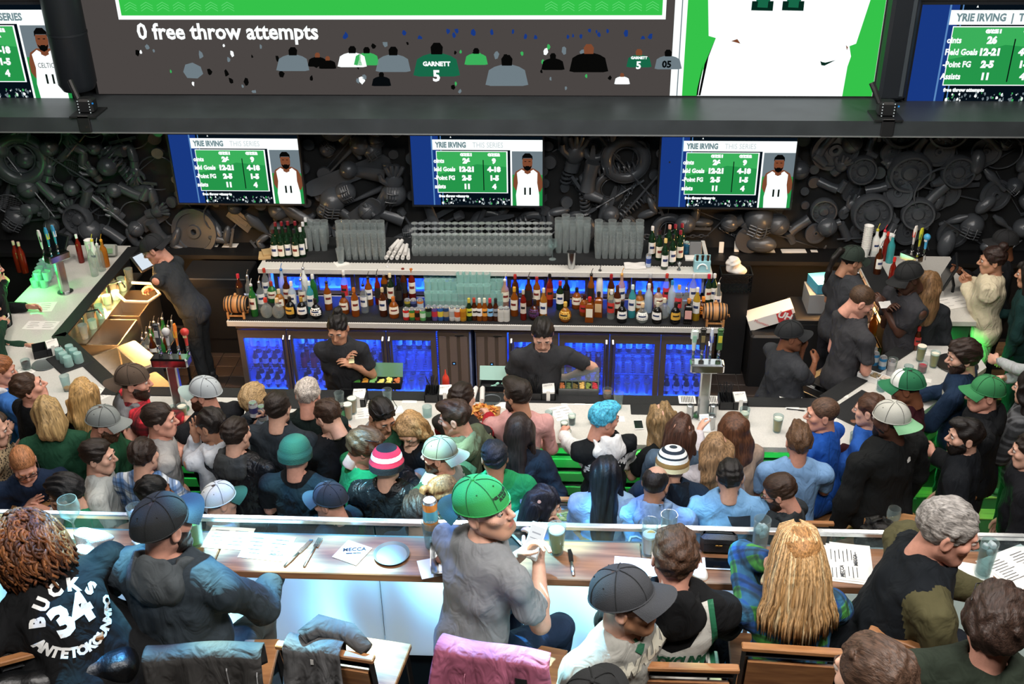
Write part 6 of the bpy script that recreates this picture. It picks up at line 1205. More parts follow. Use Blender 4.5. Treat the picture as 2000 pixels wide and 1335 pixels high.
# ---- seated and standing guests on the mezzanine
FP = []
def fgp(*a, **k): k.setdefault('z0', ZM); k['fine'] = 1; i = person(*a, **k); FP.append(i); return i
f1 = fgp(42, 1066, 3.14, -48, 'woman with big curly copper hair in black sweatshirt lettered 34', look=-72, pit=22, sit=1, lean=36, slean=-6, w=1.28, fat=.09, fem=1, hair=('short', '#3a2416'), top='#0d0e10', ra='table', la='table', jac=.012)
f2 = fgp(322, 1024, 3.17, 14, 'man in black cap and dark heather jacket with grey shoulder panel', look=32, pit=6, sit=1, lean=8, w=1.2, fat=.03, hair=('buzz', '#2a1f1a'), hat=('cap', '#16191b', '#1d3440'), beard='#2a1f1a', skin='pink', top='#2c343b', hood='#484d50', jac=.014, ra='table', la='table', collar=1, pants='#5a5650')
f3 = fgp(948, 992, 3.19, 42, 'man in backward green cap and grey tee holding a phone, looking up', look=114, pit=-14, tilt=4, sit=1, lean=10, hair=('short', '#2a1e18'), hat=('cap', '#2f9c50', '#2a5a60', None, True, -4), stub='#b98a70', skin='fair', top='#85878a', sl='short', pants=JEAN, ra=(1052, 1094, 2.87), la=(1020, 1080, 2.90), rh='hold', lh='hold', w=1.05)
f4 = fgp(1226, 1172, 3.14, 140, 'man in charcoal cap and grey shirt lettered MILWAUKEE walking past', look=100, pit=-2, hair=('short', '#4a3426'), hat=('cap', '#3a3c40', '#3a3c40'), stub='#c08a68', skin='fair', top='#a09f98', ra='down', la='down', w=1.1)
f5 = fgp(1318, 1086, 3.14, 2, 'boy with brown hair in black hoodie and white green-trimmed jersey', pit=8, sit=1, lean=8, s=.98, hair=('short', '#4a3427'), skin='pink', top='#0f1012', hood='#121315', jac=.008, ra='table', la='table')
f6 = fgp(1556, 1082, 3.12, -6, 'woman with long straight blond hair in green and blue flannel', look=-4, pit=14, fem=1, sit=1, lean=8, hair=('buzz', '#a87a4a'), skin='pale', top='@flannel', jac=.003, la=(1506, 1098, 3.04), ra='table', lh='relax', lp={'palm': (.9, .4, -.1), 'dir': (.3, .1, .8), 'pole': (-.6, .45, -1.3)})
f7 = fgp(1852, 1036, 3.24, 92, 'grey-haired man in black quilted vest with olive fleece sleeves', look=100, pit=16, sit=1, lean=20, w=1.04, fat=.03, hair=('short', '#8d8883'), skin='pink', top='#10151a', vest='#4d4930', jac=.016, ra='lap', rp={'pole': (.6, -.5, -.9)}, la='table', collar=1)
f8 = fgp(1945, 1222, 3.34, 12, 'man with wavy dark hair and glasses pushed up, in dark green fleece', look=24, pit=6, w=1.18, fat=.03, hair=('mop', '#35261f'), skin='pink', top='#262e24', jac=.014, ra='chest', la='chest', collar=1, glasses='top')
f9 = fgp(1704, 1322, 3.58, -28, 'person with thick brown hair at the bottom edge of the frame', look=-40, pit=12, hair=('short', '#4d392d'), skin='pale', top='#3a3d42', ra='down', la='down')
f10 = fgp(1158, 1385, 3.2, 20, 'person in black cap just rising into the bottom edge', hair=('short', '#17110f'), hat=('cap', '#121314', '#121314'), top='#16181b', ra='down', la='down')
# long blond hair as a curtain of separate locks over a fitted scalp shell
lk = MB(); HRm, HD_ = Matrix(f6['HR']), Vector(f6['HD'])
for i in range(420):
    q = rng.random(); a = rad(-124+248*q); lay = rng.random(); r0 = .083+.014*lay; sp = .92+.22*lay; jx = rng.uniform(-.012, .012)
    top_ = Vector((sin(a)*.012, .01-.03*cos(a), .129+.004*lay)); side = Vector((sin(a)*r0, -.012-cos(a)*(r0+.022), .03)); low = Vector((sin(a)*.108*sp+jx, -.045-cos(a)*.07*sp, -.16+rng.uniform(-.02, .02))); end = Vector((sin(a)*.118*sp+jx*2.5, -.055-cos(a)*.055*sp, -.30-rng.uniform(0, .06)+.07*abs(sin(a))))
    m1 = (top_+side)*.5+Vector((sin(a)*.014, -cos(a)*.016, .024)); pts = [top_, m1, side, (side+low)*.5+Vector((sin(a)*.008, -cos(a)*.014, 0)), low, (low+end)*.5+Vector((jx, 0, 0)), end]
    lk.tube([HRm @ p+HD_ for p in pts], [.004, .0065, .008, .0085, .008, .0065, .002], 4, min(2, int(rng.random()*2.3)), flat=.6)
hm = lambda c: hair_mat(c, .42, (160, 160, 6))
tag(lk.build('hair_lock', [hm('#cba678'), hm('#b48d5e'), hm('#dcc096')], f6['root'], 2), kind='stuff')
# corkscrew curls of the copper-haired woman
ck = MB(); HRm, HD_ = Matrix(f1['HR']), Vector(f1['HD'])
for i in range(520):
    a, zz = rad(rng.uniform(-150, 150)), rng.uniform(-.6, 1); rr = sqrt(1-zz*zz*.98); base = Vector((sin(a)*rr*.088, -.03-cos(a)*rr*.098, .03+zz*.092)); out = Vector((sin(a)*rr, -cos(a)*rr*.9, zz*.5)).normalized()
    L = rng.uniform(.05, .11); w = rng.uniform(.009, .014); ph = rng.uniform(0, 6); pts = []
    for k in range(10):
        t = k/9; c = base+out*(.022+.03*min(1, t*1.6))+Vector((0, 0, -L*t*t-.02*t)); e1 = Vector((cos(a), sin(a), 0)); e2 = out.cross(e1).normalized(); pts.append(HRm @ (c+e1*cos(ph+t*11)*w+e2*sin(ph+t*11)*w)+HD_)
    ck.tube(pts, [.006+.002*sin(pi*k/9) for k in range(10)], 4, i % 3)
tag(ck.build('hair_curl', [hair_mat(c, .45, (90, 90, 40)) for c in ('#6a3f26', '#865430', '#4a2c1c')], f1['root'], 2), kind='stuff')
# ---- lettering on clothes
I_ = f1; o_ = I_['C']+I_['u']*.03
decal(I_, [('34', .155, 0, .0, 0, {'bold': .008})]+arc('BUCKS', .066, .125, rad(152), rad(28), 0, -.01)+arc('ANTETOKOUNMPO', .05, .150, rad(196), rad(344), 0, .015, True, {'bold': .003}), '#dfe0de', o_)
I_ = f4; decal(I_, [('MILWAUKEE', .078, .0, .045, .14, {'bold': .006, 'shear': .2, 'xscale': .95})], '#dcd8c6', I_['C']+I_['u']*.08, back=False); decal(I_, [([(-.025, 0), (-.008, .012), (.0, .03), (.012, .012), (.026, .004), (.012, -.012), (.0, -.024), (-.012, -.012)], )], '#1f5a40', I_['C']+I_['u']*.19, back=False, name='emblem')
I_ = f5
pn = [(-.125, .17), (-.155, .05), (-.165, -.1), (-.165, -.30), (.165, -.30), (.165, -.1), (.155, .05), (.125, .17), (.085, .17), (.10, .06), (.075, -.03), (0, -.075), (-.075, -.03), (-.10, .06), (-.085, .17)]
def quads(P, n): return P
jm = mat('#d9d8d0', .8)
half = lambda s: [[(s*.085, .17), (s*.128, .17), (s*.150, .05), (s*.102, .05)], [(s*.102, .05), (s*.150, .05), (s*.162, -.06), (s*.07, -.0)], [(s*.07, -.0), (s*.162, -.06), (s*.168, -.18), (0, -.18), (0, -.02)], [(0, -.18), (s*.168, -.18), (s*.168, -.34), (0, -.34)]]
decal(I_, [(h,) for s in (1, -1) for h in half(s)], None, I_['C']+I_['u']*.02, off=.006, name='jersey', m=jm)
decal(I_, [([(s*.128, .172), (s*.150, .172), (s*.172, .05), (s*.150, .05)],) for s in (1, -1)]+[([(s*.150, .05), (s*.172, .05), (s*.186, -.06), (s*.162, -.06)],) for s in (1, -1)]+[([(s*.162, -.06), (s*.186, -.06), (s*.190, -.2), (s*.168, -.2)],) for s in (1, -1)], '#1f6a48', I_['C']+I_['u']*.02, off=.007, name='jersey_trim')
decal(I_, arc('ANTETOKOUNMPO', .062, .30, rad(124), rad(56), 0, -.36, k={'bold': .003, 'xscale': .8}), '#155a3c', I_['C']+I_['u']*.02, off=.011)
decal(f8, [('SAN FRANCISCO', .022, .02, .06, 0, {'bold': .001, 'xscale': 1.15})], '#a8452c', f8['C']+f8['u']*.02)
cap3 = [c for c in f3['root'].children if c.name.startswith('cap')][0]
decal(f3, [('MILWAUKEE', .015, .0, .050, 0, {'bold': .001, 'shear': .2}), ('BUCKS', .015, .0, .036, 0, {'bold': .001, 'shear': .2})], '#13241a', np.array([0, 0, 0.]), obj=cap3, axes=((1, 0, 0), (0, 0, 1), (0, -1, 0)), off=.0015)
by = {i['label']: i for i in ALLP}
def who(t): return next(i for i in ALLP if t in i['label'])
I_ = who('blue-dyed'); decal(I_, arc('ANTETOKOUNMPO', .055, .22, rad(138), rad(42), 0, -.16, k={'bold': .004})+[('34', .2, 0, -.08, 0, {'bold': .008})], '#e4e6e8', I_['C'])
I_ = who('white whale')
wh = MB()
for P in ([(-.13, .0), (-.14, -.05), (-.12, -.09), (-.06, -.105), (.02, -.10), (.06, -.06), (.08, -.01), (.05, .015), (.03, .0)], [(.08, -.01), (.12, .0), (.15, .03), (.11, .02), (.085, .035), (.08, -.01)], [(-.13, .0), (-.09, .02), (-.04, .015), (-.02, -.01)], [(-.03, -.02), (.0, -.05), (.05, -.05)]):
    for a, b in zip(P, P[1:]):
        d = np.array(b)-a; n = np.array([-d[1], d[0]])/np.linalg.norm(d)*.006; wh.add([(*(np.array(a)+n), 0), (*(np.array(a)-n), 0), (*(np.array(b)-n), 0), (*(np.array(b)+n), 0)], [(0, 1, 2, 3)])
decal(I_, [([tuple(wh.v[i][:2]) for i in f],) for f in wh.f], '#f2f4f4', I_['C']+I_['u']*-.02)
I_ = who('grey printed tee'); decal(I_, [('MKE', .05, 0, .03, 0, {'bold': .002}), ('BUCKS', .035, 0, -.03, 0, {})], '#2a2a2a', I_['C'], back=False)
I_ = who('tall man in backward'); decal(I_, [([(.06+x, .1+y) for x, y in ((-.02, 0), (-.02, .02), (0, .035), (.02, .03), (.022, .0))],)], '#e8e8e4', I_['C'], name='emblem')
for t, s_, c_ in (('navy quarter-zip', -1, '#c9c8bd'), ('royal blue', -1, '#dfe2e0')):
    I_ = who(t); decal(I_, [([(-.07*s_+cos(a)*.024, .06+sin(a)*.03) for a in np.linspace(0, 2*pi, 12)[:-1]],)], c_, I_['C'], back=False, name='emblem')
I_ = who('dark shoulder panel'); decal(I_, [([(.0, .12), (.15, .12), (.16, .0), (.05, .02)],)], '#2a3644', I_['C'], name='panel')
# ---- chairs
CW = wood('#8a5a38', '#b58152', (2, 14, 14), .4)
chair0 = None
def chair(x, y, rz, label, back=True, sz=.64):
    global chair0
    if chair0 is None:
        r = thing('counter_chair', label, 'chair', (x, y, ZM), rz); chair0 = r
        MB().box((0, 0, sz), (.38, .38, .028), bev=.004).build('seat', CW, r)
        for sx in (-1, 1):
            for sy in (-1, 1): MB().tube([(sx*.17, sy*.17, sz-.014), (sx*.20, sy*.205, 0)], .012, 4).build('leg', BLACKM, r)
        fr = MB()
        for a, b in (((-.19, -.19), (.19, -.19)), ((.19, -.19), (.19, .19)), ((.19, .19), (-.19, .19)), ((-.19, .19), (-.19, -.19))): fr.tube([(a[0], a[1], .2), (b[0], b[1], .2)], .009, 4)
        fr.build('footrest', BLACKM, r)
        bf = MB()
        for sx in (-1, 1): bf.tube([(sx*.175, -.18, sz), (sx*.178, -.245, sz+.352)], .014, 4)
        bf.tube([(-.175, -.20, sz+.09), (.175, -.20, sz+.09)], .011, 4).tube([(-.178, -.238, sz+.315), (.178, -.238, sz+.315)], .013, 4).build('back_frame', BLACKM, r)
        MB().box((0, -.245, sz+.358), (.39, .035, .022), bev=.004).build('top_rail', CW, r); MB().box((0, -.226, sz+.20), (.33, .016, .17), rx=.17).build('backrest', CW, r)
        return r
    return dup(chair0, (x, y, ZM), rz, label)
def chair_at(px, py, rz, label): q = at(px, py, 2.86); a = rad(rz); return chair(q[0]-sin(a)*.245, q[1]+cos(a)*.245, a, label)
chair_at(634, 1268, -9, 'empty wooden counter chair with a jacket over its back')
for px, py, rz, lb in ((388, 1276, 4, 'wooden counter chair under the man in black cap'), (965, 1276, -12, 'wooden counter chair hung with a pink sweater'), (1340, 1298, 0, 'wooden counter chair under the boy in white jersey'), (1552, 1264, -3, 'wooden counter chair under the blond woman in flannel'), (1800, 1262, -30, 'wooden counter chair under the grey-haired man'), (96, 1262, 25, 'wooden counter chair under the curly-haired woman')): chair_at(px, py, rz, lb)
def drape(x, y, z, w, rz, front, back, m, label, seed, dep=.05, nm='jacket', extra=None):
    r = thing(nm, label, nm, (x, y, z), rz); q = np.random.RandomState(seed); ph = q.uniform(0, 6, 6); L = front+back+.08
    def fn(u, v):
        s = v*L; X = (u-.5)*w*(1+.18*max(0, (s-front)/back)+.05*sin(s*9+ph[0])); k = sin(u*13+ph[1]+s*5)*.6+sin(u*23+ph[2]+s*9)*.45
        if s < front: t = front-s; Y, Z = dep*.5+.012+.02*k*t/front, -t
        elif s < front+.08: a = (s-front)/.08*pi; Y, Z = cos(a)*(dep*.5+.012), .02*sin(a)
        else: t = s-front-.08; Y, Z = -dep*.5-.012-.10*t-.035*k*min(1, t*5), -t*.98-.015*abs(k)
        return (X, Y, Z+.008*sin(u*6+ph[3]))
    MB().grid(fn, 36, 40, thick=.008).build('body', m, r, 2)
    if extra: extra(r, fn)
    return r
def ontop(fn, u0, u1, v0, v1, m, r, nm, n=8, off=.012):
    mb = MB(); mb.grid(lambda u, v: (lambda p: (p[0], p[1]-off, p[2]+off*.4))(fn(u0+(u1-u0)*u, v0+(v1-v0)*v)), n, 3, thick=.002); mb.build(nm, m, r)
e_ = chair0.matrix_basis.to_translation()
def sleeve(pts, rs, m, r, nm='sleeve'): MB().tube(pts, rs, 12).build(nm, m, r, 2)
GJ = cloth('#59595a', fold=.8)
ch = drape(e_[0]-.08, e_[1]-.225, ZM+1.01, .23, rad(-9), .07, .42, GJ, 'dark grey jacket hung over the empty chair back', 3, extra=lambda r, fn: (sleeve([(-.05, .01, .02), (.0, .06, .045), (.12, .06, .03), (.2, .02, .0)], [.035, .045, .04, .03], GJ, r), ontop(fn, .5, .55, .3, .34, mat('#c8c8c4', .6), r, 'tag')))
q = at(965, 1276, 2.86); drape(q[0], q[1], ZM+1.015, .42, rad(-12), .08, .42, cloth('#a85f78', fold=.8), 'dusty pink sweater hung over the chair behind the grey tee', 8, nm='sweater', extra=lambda r, fn: (ontop(fn, .70, .80, .38, .50, mat('#16161a', .7), r, 'tag'), ontop(fn, .28, .285, .18, .95, mat('#d48aa2', .8), r, 'seam')))
q = at(398, 1276, 2.86); drape(q[0], q[1], ZM+1.015, .42, rad(4), .10, .45, cloth('#3d3c3b', rough=.7, fold=.7), 'charcoal shell jacket with pale piping over the chair back', 11, extra=lambda r, fn: (ontop(fn, .70, .71, .2, .7, mat('#8e8f90', .5), r, 'piping', 3), ontop(fn, .72, .95, .69, .70, mat('#8e8f90', .5), r, 'piping'), ontop(fn, .955, .965, .2, .7, mat('#8e8f90', .5), r, 'piping', 3)))
G = Grid((-.42, -.32, -.34), (.42, .3, .26), .014); d = el(G, (0, 0, -.05), (.36, .2, .22))
for k in range(5): d = smin(d, rc(G, (-.3, -.12+.02*k, .1-.085*k), (.3, -.14+.02*k, .1-.085*k), .075, .075), .012)
d = smin(d, rc(G, (.15, -.1, .12), (.34, -.02, -.05), .07, .06), .03)+wob(G, .008, 35, 5)
pj = link('jacket', raw_mesh('jacket', *nets(d, G), mat('#0b0c0e', .4, 0, .5, .25, 60)), None, tuple(at(95, 1322, 2.62)), rad(20)); tag(pj, 'black puffer jacket heaped on the chair behind the curly-haired woman', 'jacket')
# ================================================================ small things on counters, ledges and tables
ZB, ZL = ZC+.001, ZTB+.001
BEER, STOUT, LAGER, WATER, PINKD, ICE = glass('#e8963a', .75, .1, .85), mat('#2a0f0c', .1), glass('#efbb48', .75, .1, .85), glass('#e8f2f4', .05), glass('#c8344a', .7, .1, .85), glass('#eaf4f6', .35, .1)
FOAM = mat('#efe6d2', .8)
GPROF = {'pint': [(.028, 0), (.03, .004), (.041, .145)], 'tall': [(.03, 0), (.031, .004), (.037, .175)], 'short': [(.034, 0), (.036, .006), (.040, .09)], 'small': [(.024, 0), (.026, .004), (.031, .09)]}
def drink(x, y, z, kind, liq, fill, label, foam=0, ice=0, cat='glass', s=1.0, grp=None, nm='glass'):
    r = thing(nm, label, cat, (x, y, z), 0, grp); P = GPROF[kind]; (r0, _), (r1, z1), (r2, z2) = P; h = z2-z1; rr = lambda q: r1+(r2-r1)*q
    MB().lathe([(r0, 0), (r1, .004), (r2, z2), (r2-.0025, z2), (r1-.003, .014), (.001, .013)], 20).build('glass_wall', GLASS, r, True)
    if liq: MB().lathe([(.001, .0145), (r1-.0034, .0145), (rr(fill)-.003, .014+h*fill), (.001, .014+h*fill)], 18).build('drink', liq, r, True)
    if foam: MB().lathe([(.001, .0142+h*fill), (rr(fill)-.0032, .0142+h*fill), (rr(fill+foam)-.0032, .0142+h*(fill+foam)), (.001, .0142+h*(fill+foam))], 18).build('foam', FOAM, r, True)
    for i in range(ice): a = i*2.4; MB().box((cos(a)*r1*.5, sin(a)*r1*.5, .02+h*fill-.012*(i % 3)), (.022, .022, .022), rz=a, rx=a*.7, bev=.003).build('ice_cube', ICE, r)
    r.scale = (s, s, s); return r
def dr(px, py, z, kind, liq, fill, label, **k): q = at(px, py, z); return drink(q[0], q[1], z, kind, liq, fill, label, **k)
def paper(px, py, z, w, h, rz, label, cat='paper', m=None, txt=None, nm='paper', lines=0, n=1, th=.0015):
    q = at(px, py, z); r = thing(nm, label, cat, (q[0], q[1], z), rad(rz))
    for i in range(n): MB().grid(lambda u, v: ((u-.5)*w+i*.012, (v-.5)*h-i*.016, th*(i+1)+.0015*sin(u*3+i)*sin(v*3)), 6, 6, thick=th).build('sheet', m or PAPER, r)
    if txt or lines:
        t = MB(); zt = th*n+.0028
        for (s, sz, x, y, a) in (txt or []): put_text(t, s, sz, Matrix.Translation((x, y, zt)) @ Matrix.Rotation(a, 4, 'Z'), bold=.0008)
        q_ = random.Random(int(px))
        for i in range(lines): 
            for c in (-.24, .22): t.box((c*w+q_.uniform(-.01, .01), h*.30-i*h*.6/max(1, lines-1), zt), (w*q_.uniform(.18, .36), .0028, .0003))
        t.build('lettering', mat('#3a3d42', .7), r)
    return r
def napkin(px, py, z, s, rz, label): return paper(px, py, z, s, s, rz, label, 'napkin', nm='paper_napkin', th=.002)
# ---- drink ledge
def stem(px, py, z, label, fill=0):
    q = at(px, py, z); r = thing('wine_glass', label, 'wine glass', (q[0], q[1], z)); MB().lathe([(.001, 0), (.036, 0), (.036, .003), (.006, .012), (.0045, .085), (.012, .1), (.044, .14), (.047, .175), (.041, .215), (.039, .215), (.045, .175), (.042, .142), (.001, .106)], 22).build('glass_wall', GLASS, r, True)
stem(150, 1050, ZL, 'large stemmed glass beside the crumpled grey napkin'); dr(276, 1050, ZL, 'tall', WATER, .75, 'tall water glass before the man in black cap', ice=5)
G = Grid((-.16, -.13, -.13), (.16, .12, .12), .009); d = smin(rc(G, (-.05, .05, .02), (.05, .02, .03), .05, .035), rc(G, (.0, -.03, -.02), (.03, -.09, -.08), .045, .03), .04)+wob(G, .012, 45, 3)
q = at(192, 1072, ZL); tag(link('cloth_napkin', raw_mesh('cloth_napkin', *nets(d, G), mat('#b4b4b6', .9, bump=.4, bscale=200)), None, (q[0], q[1]-.02, ZL+.03)), 'crumpled grey cloth napkin hanging over the ledge edge', 'napkin')
q = at(286, 1088, ZL); r = thing('plate', 'dark blue plate beside the rolled grey napkin', 'plate', (q[0], q[1], ZL)); PLT = [(.05, 0), (.066, .001), (.079, .013), (.077, .0145), (.066, .004), (.001, .004)]; MB().lathe(PLT, 32).build('dish', mat('#22304a', .3), r, True)
roll('rolled_napkin', (q[0]-.01, q[1]+.02, ZL+.035), .16, .018, .9, 'rolled grey napkin lying across the dark blue plate')
dr(384, 1062, ZL, 'pint', glass('#9fc46a', .45), .8, 'pale green drink half hidden beyond the black cap')
paper(522, 1068, ZL, .21, .165, -6, 'white menu sheet beside the knife', 'menu', txt=[('MECCA', .018, .06, -.045, 0)], lines=5, nm='menu'); paper(446, 1050, ZL, .2, .15, -4, 'white menu sheet behind the dark jacket', 'menu', lines=5, nm='menu')
def knife(px, py, z, rz, label, L=.2):
    q = at(px, py, z); r = thing('table_knife', label, 'knife', (q[0], q[1], z), rad(rz)); MB().prism([(-.009, 0), (.009, 0), (.011, .05), (.006, L*.5), (-.009, L*.48)], .002, .004).build('blade', CHROME, r); MB().tube([(0, 0, .004), (0, -L*.25, .005), (0, -L*.5, .004)], [.006, .0085, .006], 8, flat=.55).build('handle', STEEL, r, 2)
knife(583, 1080, ZL, -24, 'steel table knife between the menu and the fork'); knife(1116, 1098, ZL, 6, 'steel table knife beside the yellow beer', .17)
q = at(611, 1078, ZL); r = thing('table_fork', 'steel fork between knife and printed napkin', 'fork', (q[0], q[1], ZL), rad(-10)); MB().tube([(0, -.10, .004), (0, -.03, .005), (0, .03, .006)], [.006, .004, .003], 8, flat=.6).build('handle', STEEL, r, 2); t = MB().box((0, .04, .006), (.022, .016, .002))
for x in (-.009, -.003, .003, .009): t.box((x, .068, .006), (.003, .045, .002))
t.build('tines', CHROME, r)
paper(688, 1079, ZL, .125, .125, -24, 'white paper napkin with dark printed lettering beside the steel plate', 'napkin', txt=[('MECCA', .030, -.0, .018, rad(30)), ('FRIENDS  WELCOME', .007, .01, -.005, rad(30))], nm='paper_napkin', th=.003)
q = at(765, 1084, ZL); r = thing('plate', 'small steel-grey plate right of the printed napkin', 'plate', (q[0], q[1], ZL)); r['label'] = 'small steel-grey plate between printed napkin and orange can'; MB().lathe(PLT, 36).build('dish', mat('#76817f', .5, .15), r, True)
q = at(844, 1066, ZL); drink(q[0], q[1], ZL, 'pint', WATER, .1, 'clear pint glass with an orange can standing in it', nm='pint_glass')
cn = can('drink_can', '#e08a3c', '#58a8c0', .157, .033); o_ = link('drink_can', cn, None, (q[0], q[1]+.005, ZL+.095)); tag(o_, 'tall orange and light blue can standing in the pint glass', 'can'); put_text((t := MB()), 'LAGER', .016, Matrix.Translation((0, -.0335, .06)) @ FACE); t.build('lettering', mat('#f0ead8', .5), o_)
q = at(862, 1046, ZL); b0 = bottle('beer', 'damber', '#1a1a1a', '#2c4a7a', 0); b0.rotation_euler = (pi/2, 0, rad(95)); b0.location = (q[0]+.08, q[1]+.02, ZL+.031); tag(b0, 'brown beer bottle lying down beside the orange can', 'bottle')
q = at(872, 1102, ZL); r = thing('food_tray', 'small metal tray of food behind the grey tee', 'tray', (q[0], q[1], ZL), rad(8)); MB().grid(lambda u, v: ((u-.5)*.13, (v-.5)*.2, .045*max(abs(u-.5), abs(v-.5))**4*16), 8, 8, thick=.003).build('tray', STEEL, r, True)
for i in range(6): MB().ell((rng.uniform(-.03, .03), rng.uniform(-.06, .06), .012), (.018, .026, .012), 8, 6).build('food', mat(('#5a3a22', '#7a4a2a', '#3c2a1c')[i % 3], .6, bump=.5), r, True)
napkin(846, 1108, ZL, .12, 18, 'white paper napkin under the metal food tray')
q = at(1006, 1064, ZL); r = thing('plate', 'black plate with a fork behind the phone', 'plate', (q[0], q[1], ZL)); MB().lathe([(a*1.05, z) for a, z in PLT], 32).build('dish', mat('#16181a', .3), r, True); MB().box((.02, 0, .017), (.012, .14, .003), rz=.6).build('fork', STEEL, r)
napkin(985, 1050, ZL, .12, 30, 'white napkin behind the black plate')
dr(1087, 1078, ZL, 'pint', glass('#c8b83c', .75, .1, .85), .72, 'glass of yellow-green beer beside the phone', foam=.05)
dr(1267, 1080, ZL, 'tall', BEER, .48, 'glass of cloudy orange beer with a fruit slice', foam=.06); q = at(1275, 1062, ZL+.08); tag(MB().lathe([(.001, -.003), (.022, -.003), (.022, .003), (.001, .003)], 16, R=Matrix.Rotation(.5, 3, 'X')).build('orange_slice', mat('#e8b04c', .5), None, True, (at(1267, 1080, ZL)[0]+.006, at(1267, 1080, ZL)[1], ZL+.099)), 'orange slice floating in the cloudy beer', 'fruit')
dr(1303, 1066, ZL, 'tall', WATER, .1, 'empty tall glass behind the cloudy beer')
paper(1245, 1106, ZL, .2, .11, -5, 'blank white sheet beside the boy in jersey', lines=0); q = at(1365, 1112, ZL); G = Grid((-.09, -.09, -.09), (.09, .09, .06), .008); d = smin(rc(G, (-.03, .04, .0), (.02, -.02, .0), .03, .025), rc(G, (.02, -.02, 0), (.03, -.05, -.05), .025, .018), .03)+wob(G, .007, 60, 9); tag(link('paper_napkin', raw_mesh('paper_napkin', *nets(d, G), PAPER), None, (q[0]-.02, q[1], ZL+.02)), 'crumpled white napkin beside the boy shoulder', 'napkin')
q = at(1402, 1086, ZL); r = thing('clutch_bag', 'black leather clutch bag beyond the white phone', 'bag', (q[0], q[1]+.03, ZL), rad(-2)); LBK = mat('#141315', .35, bump=.3, bscale=250)
MB().box((0, 0, .055), (.155, .05, .105), bev=.016).build('body', LBK, r, True); MB().box((0, -.012, .085), (.158, .05, .05), bev=.014).build('flap', LBK, r, True); MB().box((0, -.04, .066), (.03, .004, .008), bev=.002).lathe([(.004, -.003), (.004, .003)], 8, (0, -.04, .066), R=RY).build('clasp', mat('#b08a4a', .3, 1), r); MB().tube([(.07, -.02, .02), (.11, -.06, .004), (.07, -.09, .004), (.03, -.07, .004)], .004, 6).build('strap', LBK, r)
def phone(px, py, z, rz, label, L=.145, lit=0, tilt=None, loc=None):
    q = at(px, py, z) if loc is None else loc; r = thing('phone', label, 'phone', (q[0], q[1], z), rad(rz)); MB().box((0, 0, .004), (.072, L, .008), bev=.003).build('case', mat('#e3e3e0', .3), r); MB().box((0, 0, .0085), (.064, L*.82, .001)).build('display', emat('#f4f8fa', 1.0) if lit else mat('#0d0f12', .1), r)
    if lit: t = MB().box((0, L*.22, .0093), (.04, .006, .0003)).box((0, .01, .0093), (.045, .004, .0003)); t.build('graphic', emat('#c8ccd4', .8), r)
    if tilt: r.rotation_euler = tilt
    return r
phone(1405, 1102, ZL, 88, 'white phone with dark display lying before the clutch bag')
dr(1482, 1076, ZL, 'tall', WATER, .62, 'tall glass of iced water beside the flannel sleeve', ice=7)
paper(1648, 1102, ZL, .23, .17, 82, 'stack of white lettered menus beside the long blond hair', 'menu', txt=[('MECCA', .022, .03, -.05, 0), ('MECCA', .022, -.05, .01, 0)], lines=7, n=3, nm='menu')
napkin(1905, 1122, ZL, .14, -12, 'white napkin under the water glass at the grey-haired man'); dr(1918, 1122, ZL+.003, 'tall', WATER, .8, 'tall water glass on a white napkin by the grey-haired man', ice=4)
paper(1985, 1106, ZL, .26, .2, 28, 'white menu sheet beyond the water glass on napkin', 'menu', lines=9, n=2, nm='menu')
# phone in the hands of the man in the green cap, slip, pad, and other held things
def hold(i, side, off=(0, .075, -.03)): B, T = i['hands'][side]; return i['M'] @ Vector(T+B @ np.array(off))
a, b = hold(f3, 1), hold(f3, -1); m_ = (a+b)*.5; ph = phone(0, 0, m_[2]+.03, 0, 'lit white phone in the hands of the green-capped man', .15, 1, loc=m_); ph.rotation_euler = (rad(50), 0, rad(-28))
for t_, lb, lit in (('white phone', 'white phone held by the man in black sweater', 1), ('glasses and charcoal', 'pale phone held by the bearded man in glasses', 1), ('pale grey sweater', 'lit white phone held by the woman in pale grey sweater', 1), ('dark green top holding', 'phone held by the person in dark green at the frame edge', 0)):
    i = who(t_); m_ = hold(i, -1) if 'pale grey' in t_ else (hold(i, 1)+hold(i, -1))*.5 if 'dark green' not in t_ else hold(i, 1)
    ph = phone(0, 0, m_[2]+.01, 0, lb, .145, lit, loc=m_); ph.rotation_euler = (rad(35), 0, -rad(i['f']))
for t_, lb in (('slip of paper', 'small white slip held by the cropped-hair staff man'), ('small pad', 'small white pad held by the staff man in cap'), ('hair bun', 'yellow-white wrapper in the hands of the woman bartender')):
    i = who(t_); m_ = (hold(i, 1)+hold(i, -1))*.5; r = thing('paper_slip', lb, 'paper', tuple(m_)); MB().box((0, 0, 0), (.11, .07, .004), rx=.5, rz=.2).build('sheet', PAPER if 'yellow' not in lb else mat('#e8e4b0', .7), r)
def heldcan(t_, side, lb, c, b): i = who(t_); m_ = hold(i, side, (.0, .07, -.045)); o = link('drink_can', can('drink_can', c, b), None, (m_[0], m_[1], m_[2]-.05)); tag(o, lb, 'can')
heldcan('grey wool cap', 1, 'silver can held by the man in grey wool cap', '#b8b4b0', '#6a4a3a'); heldcan('slate polo', -1, 'silver can held up by the man in slate polo', '#c8c8c8', '#2c2c5a'); heldcan('grey fleece vest', -1, 'silver can held by the man in fleece vest', '#c8ccca', '#7a8a7a')
i = who('slate polo'); m_ = hold(i, -1, (.05, .09, -.05)); tag(link('drink_can', can('drink_can', '#c2c4c8', '#3a3a6a'), None, (m_[0]-.05, m_[1]+.03, m_[2]-.02)), 'second can gripped beside the first by the slate polo man', 'can')
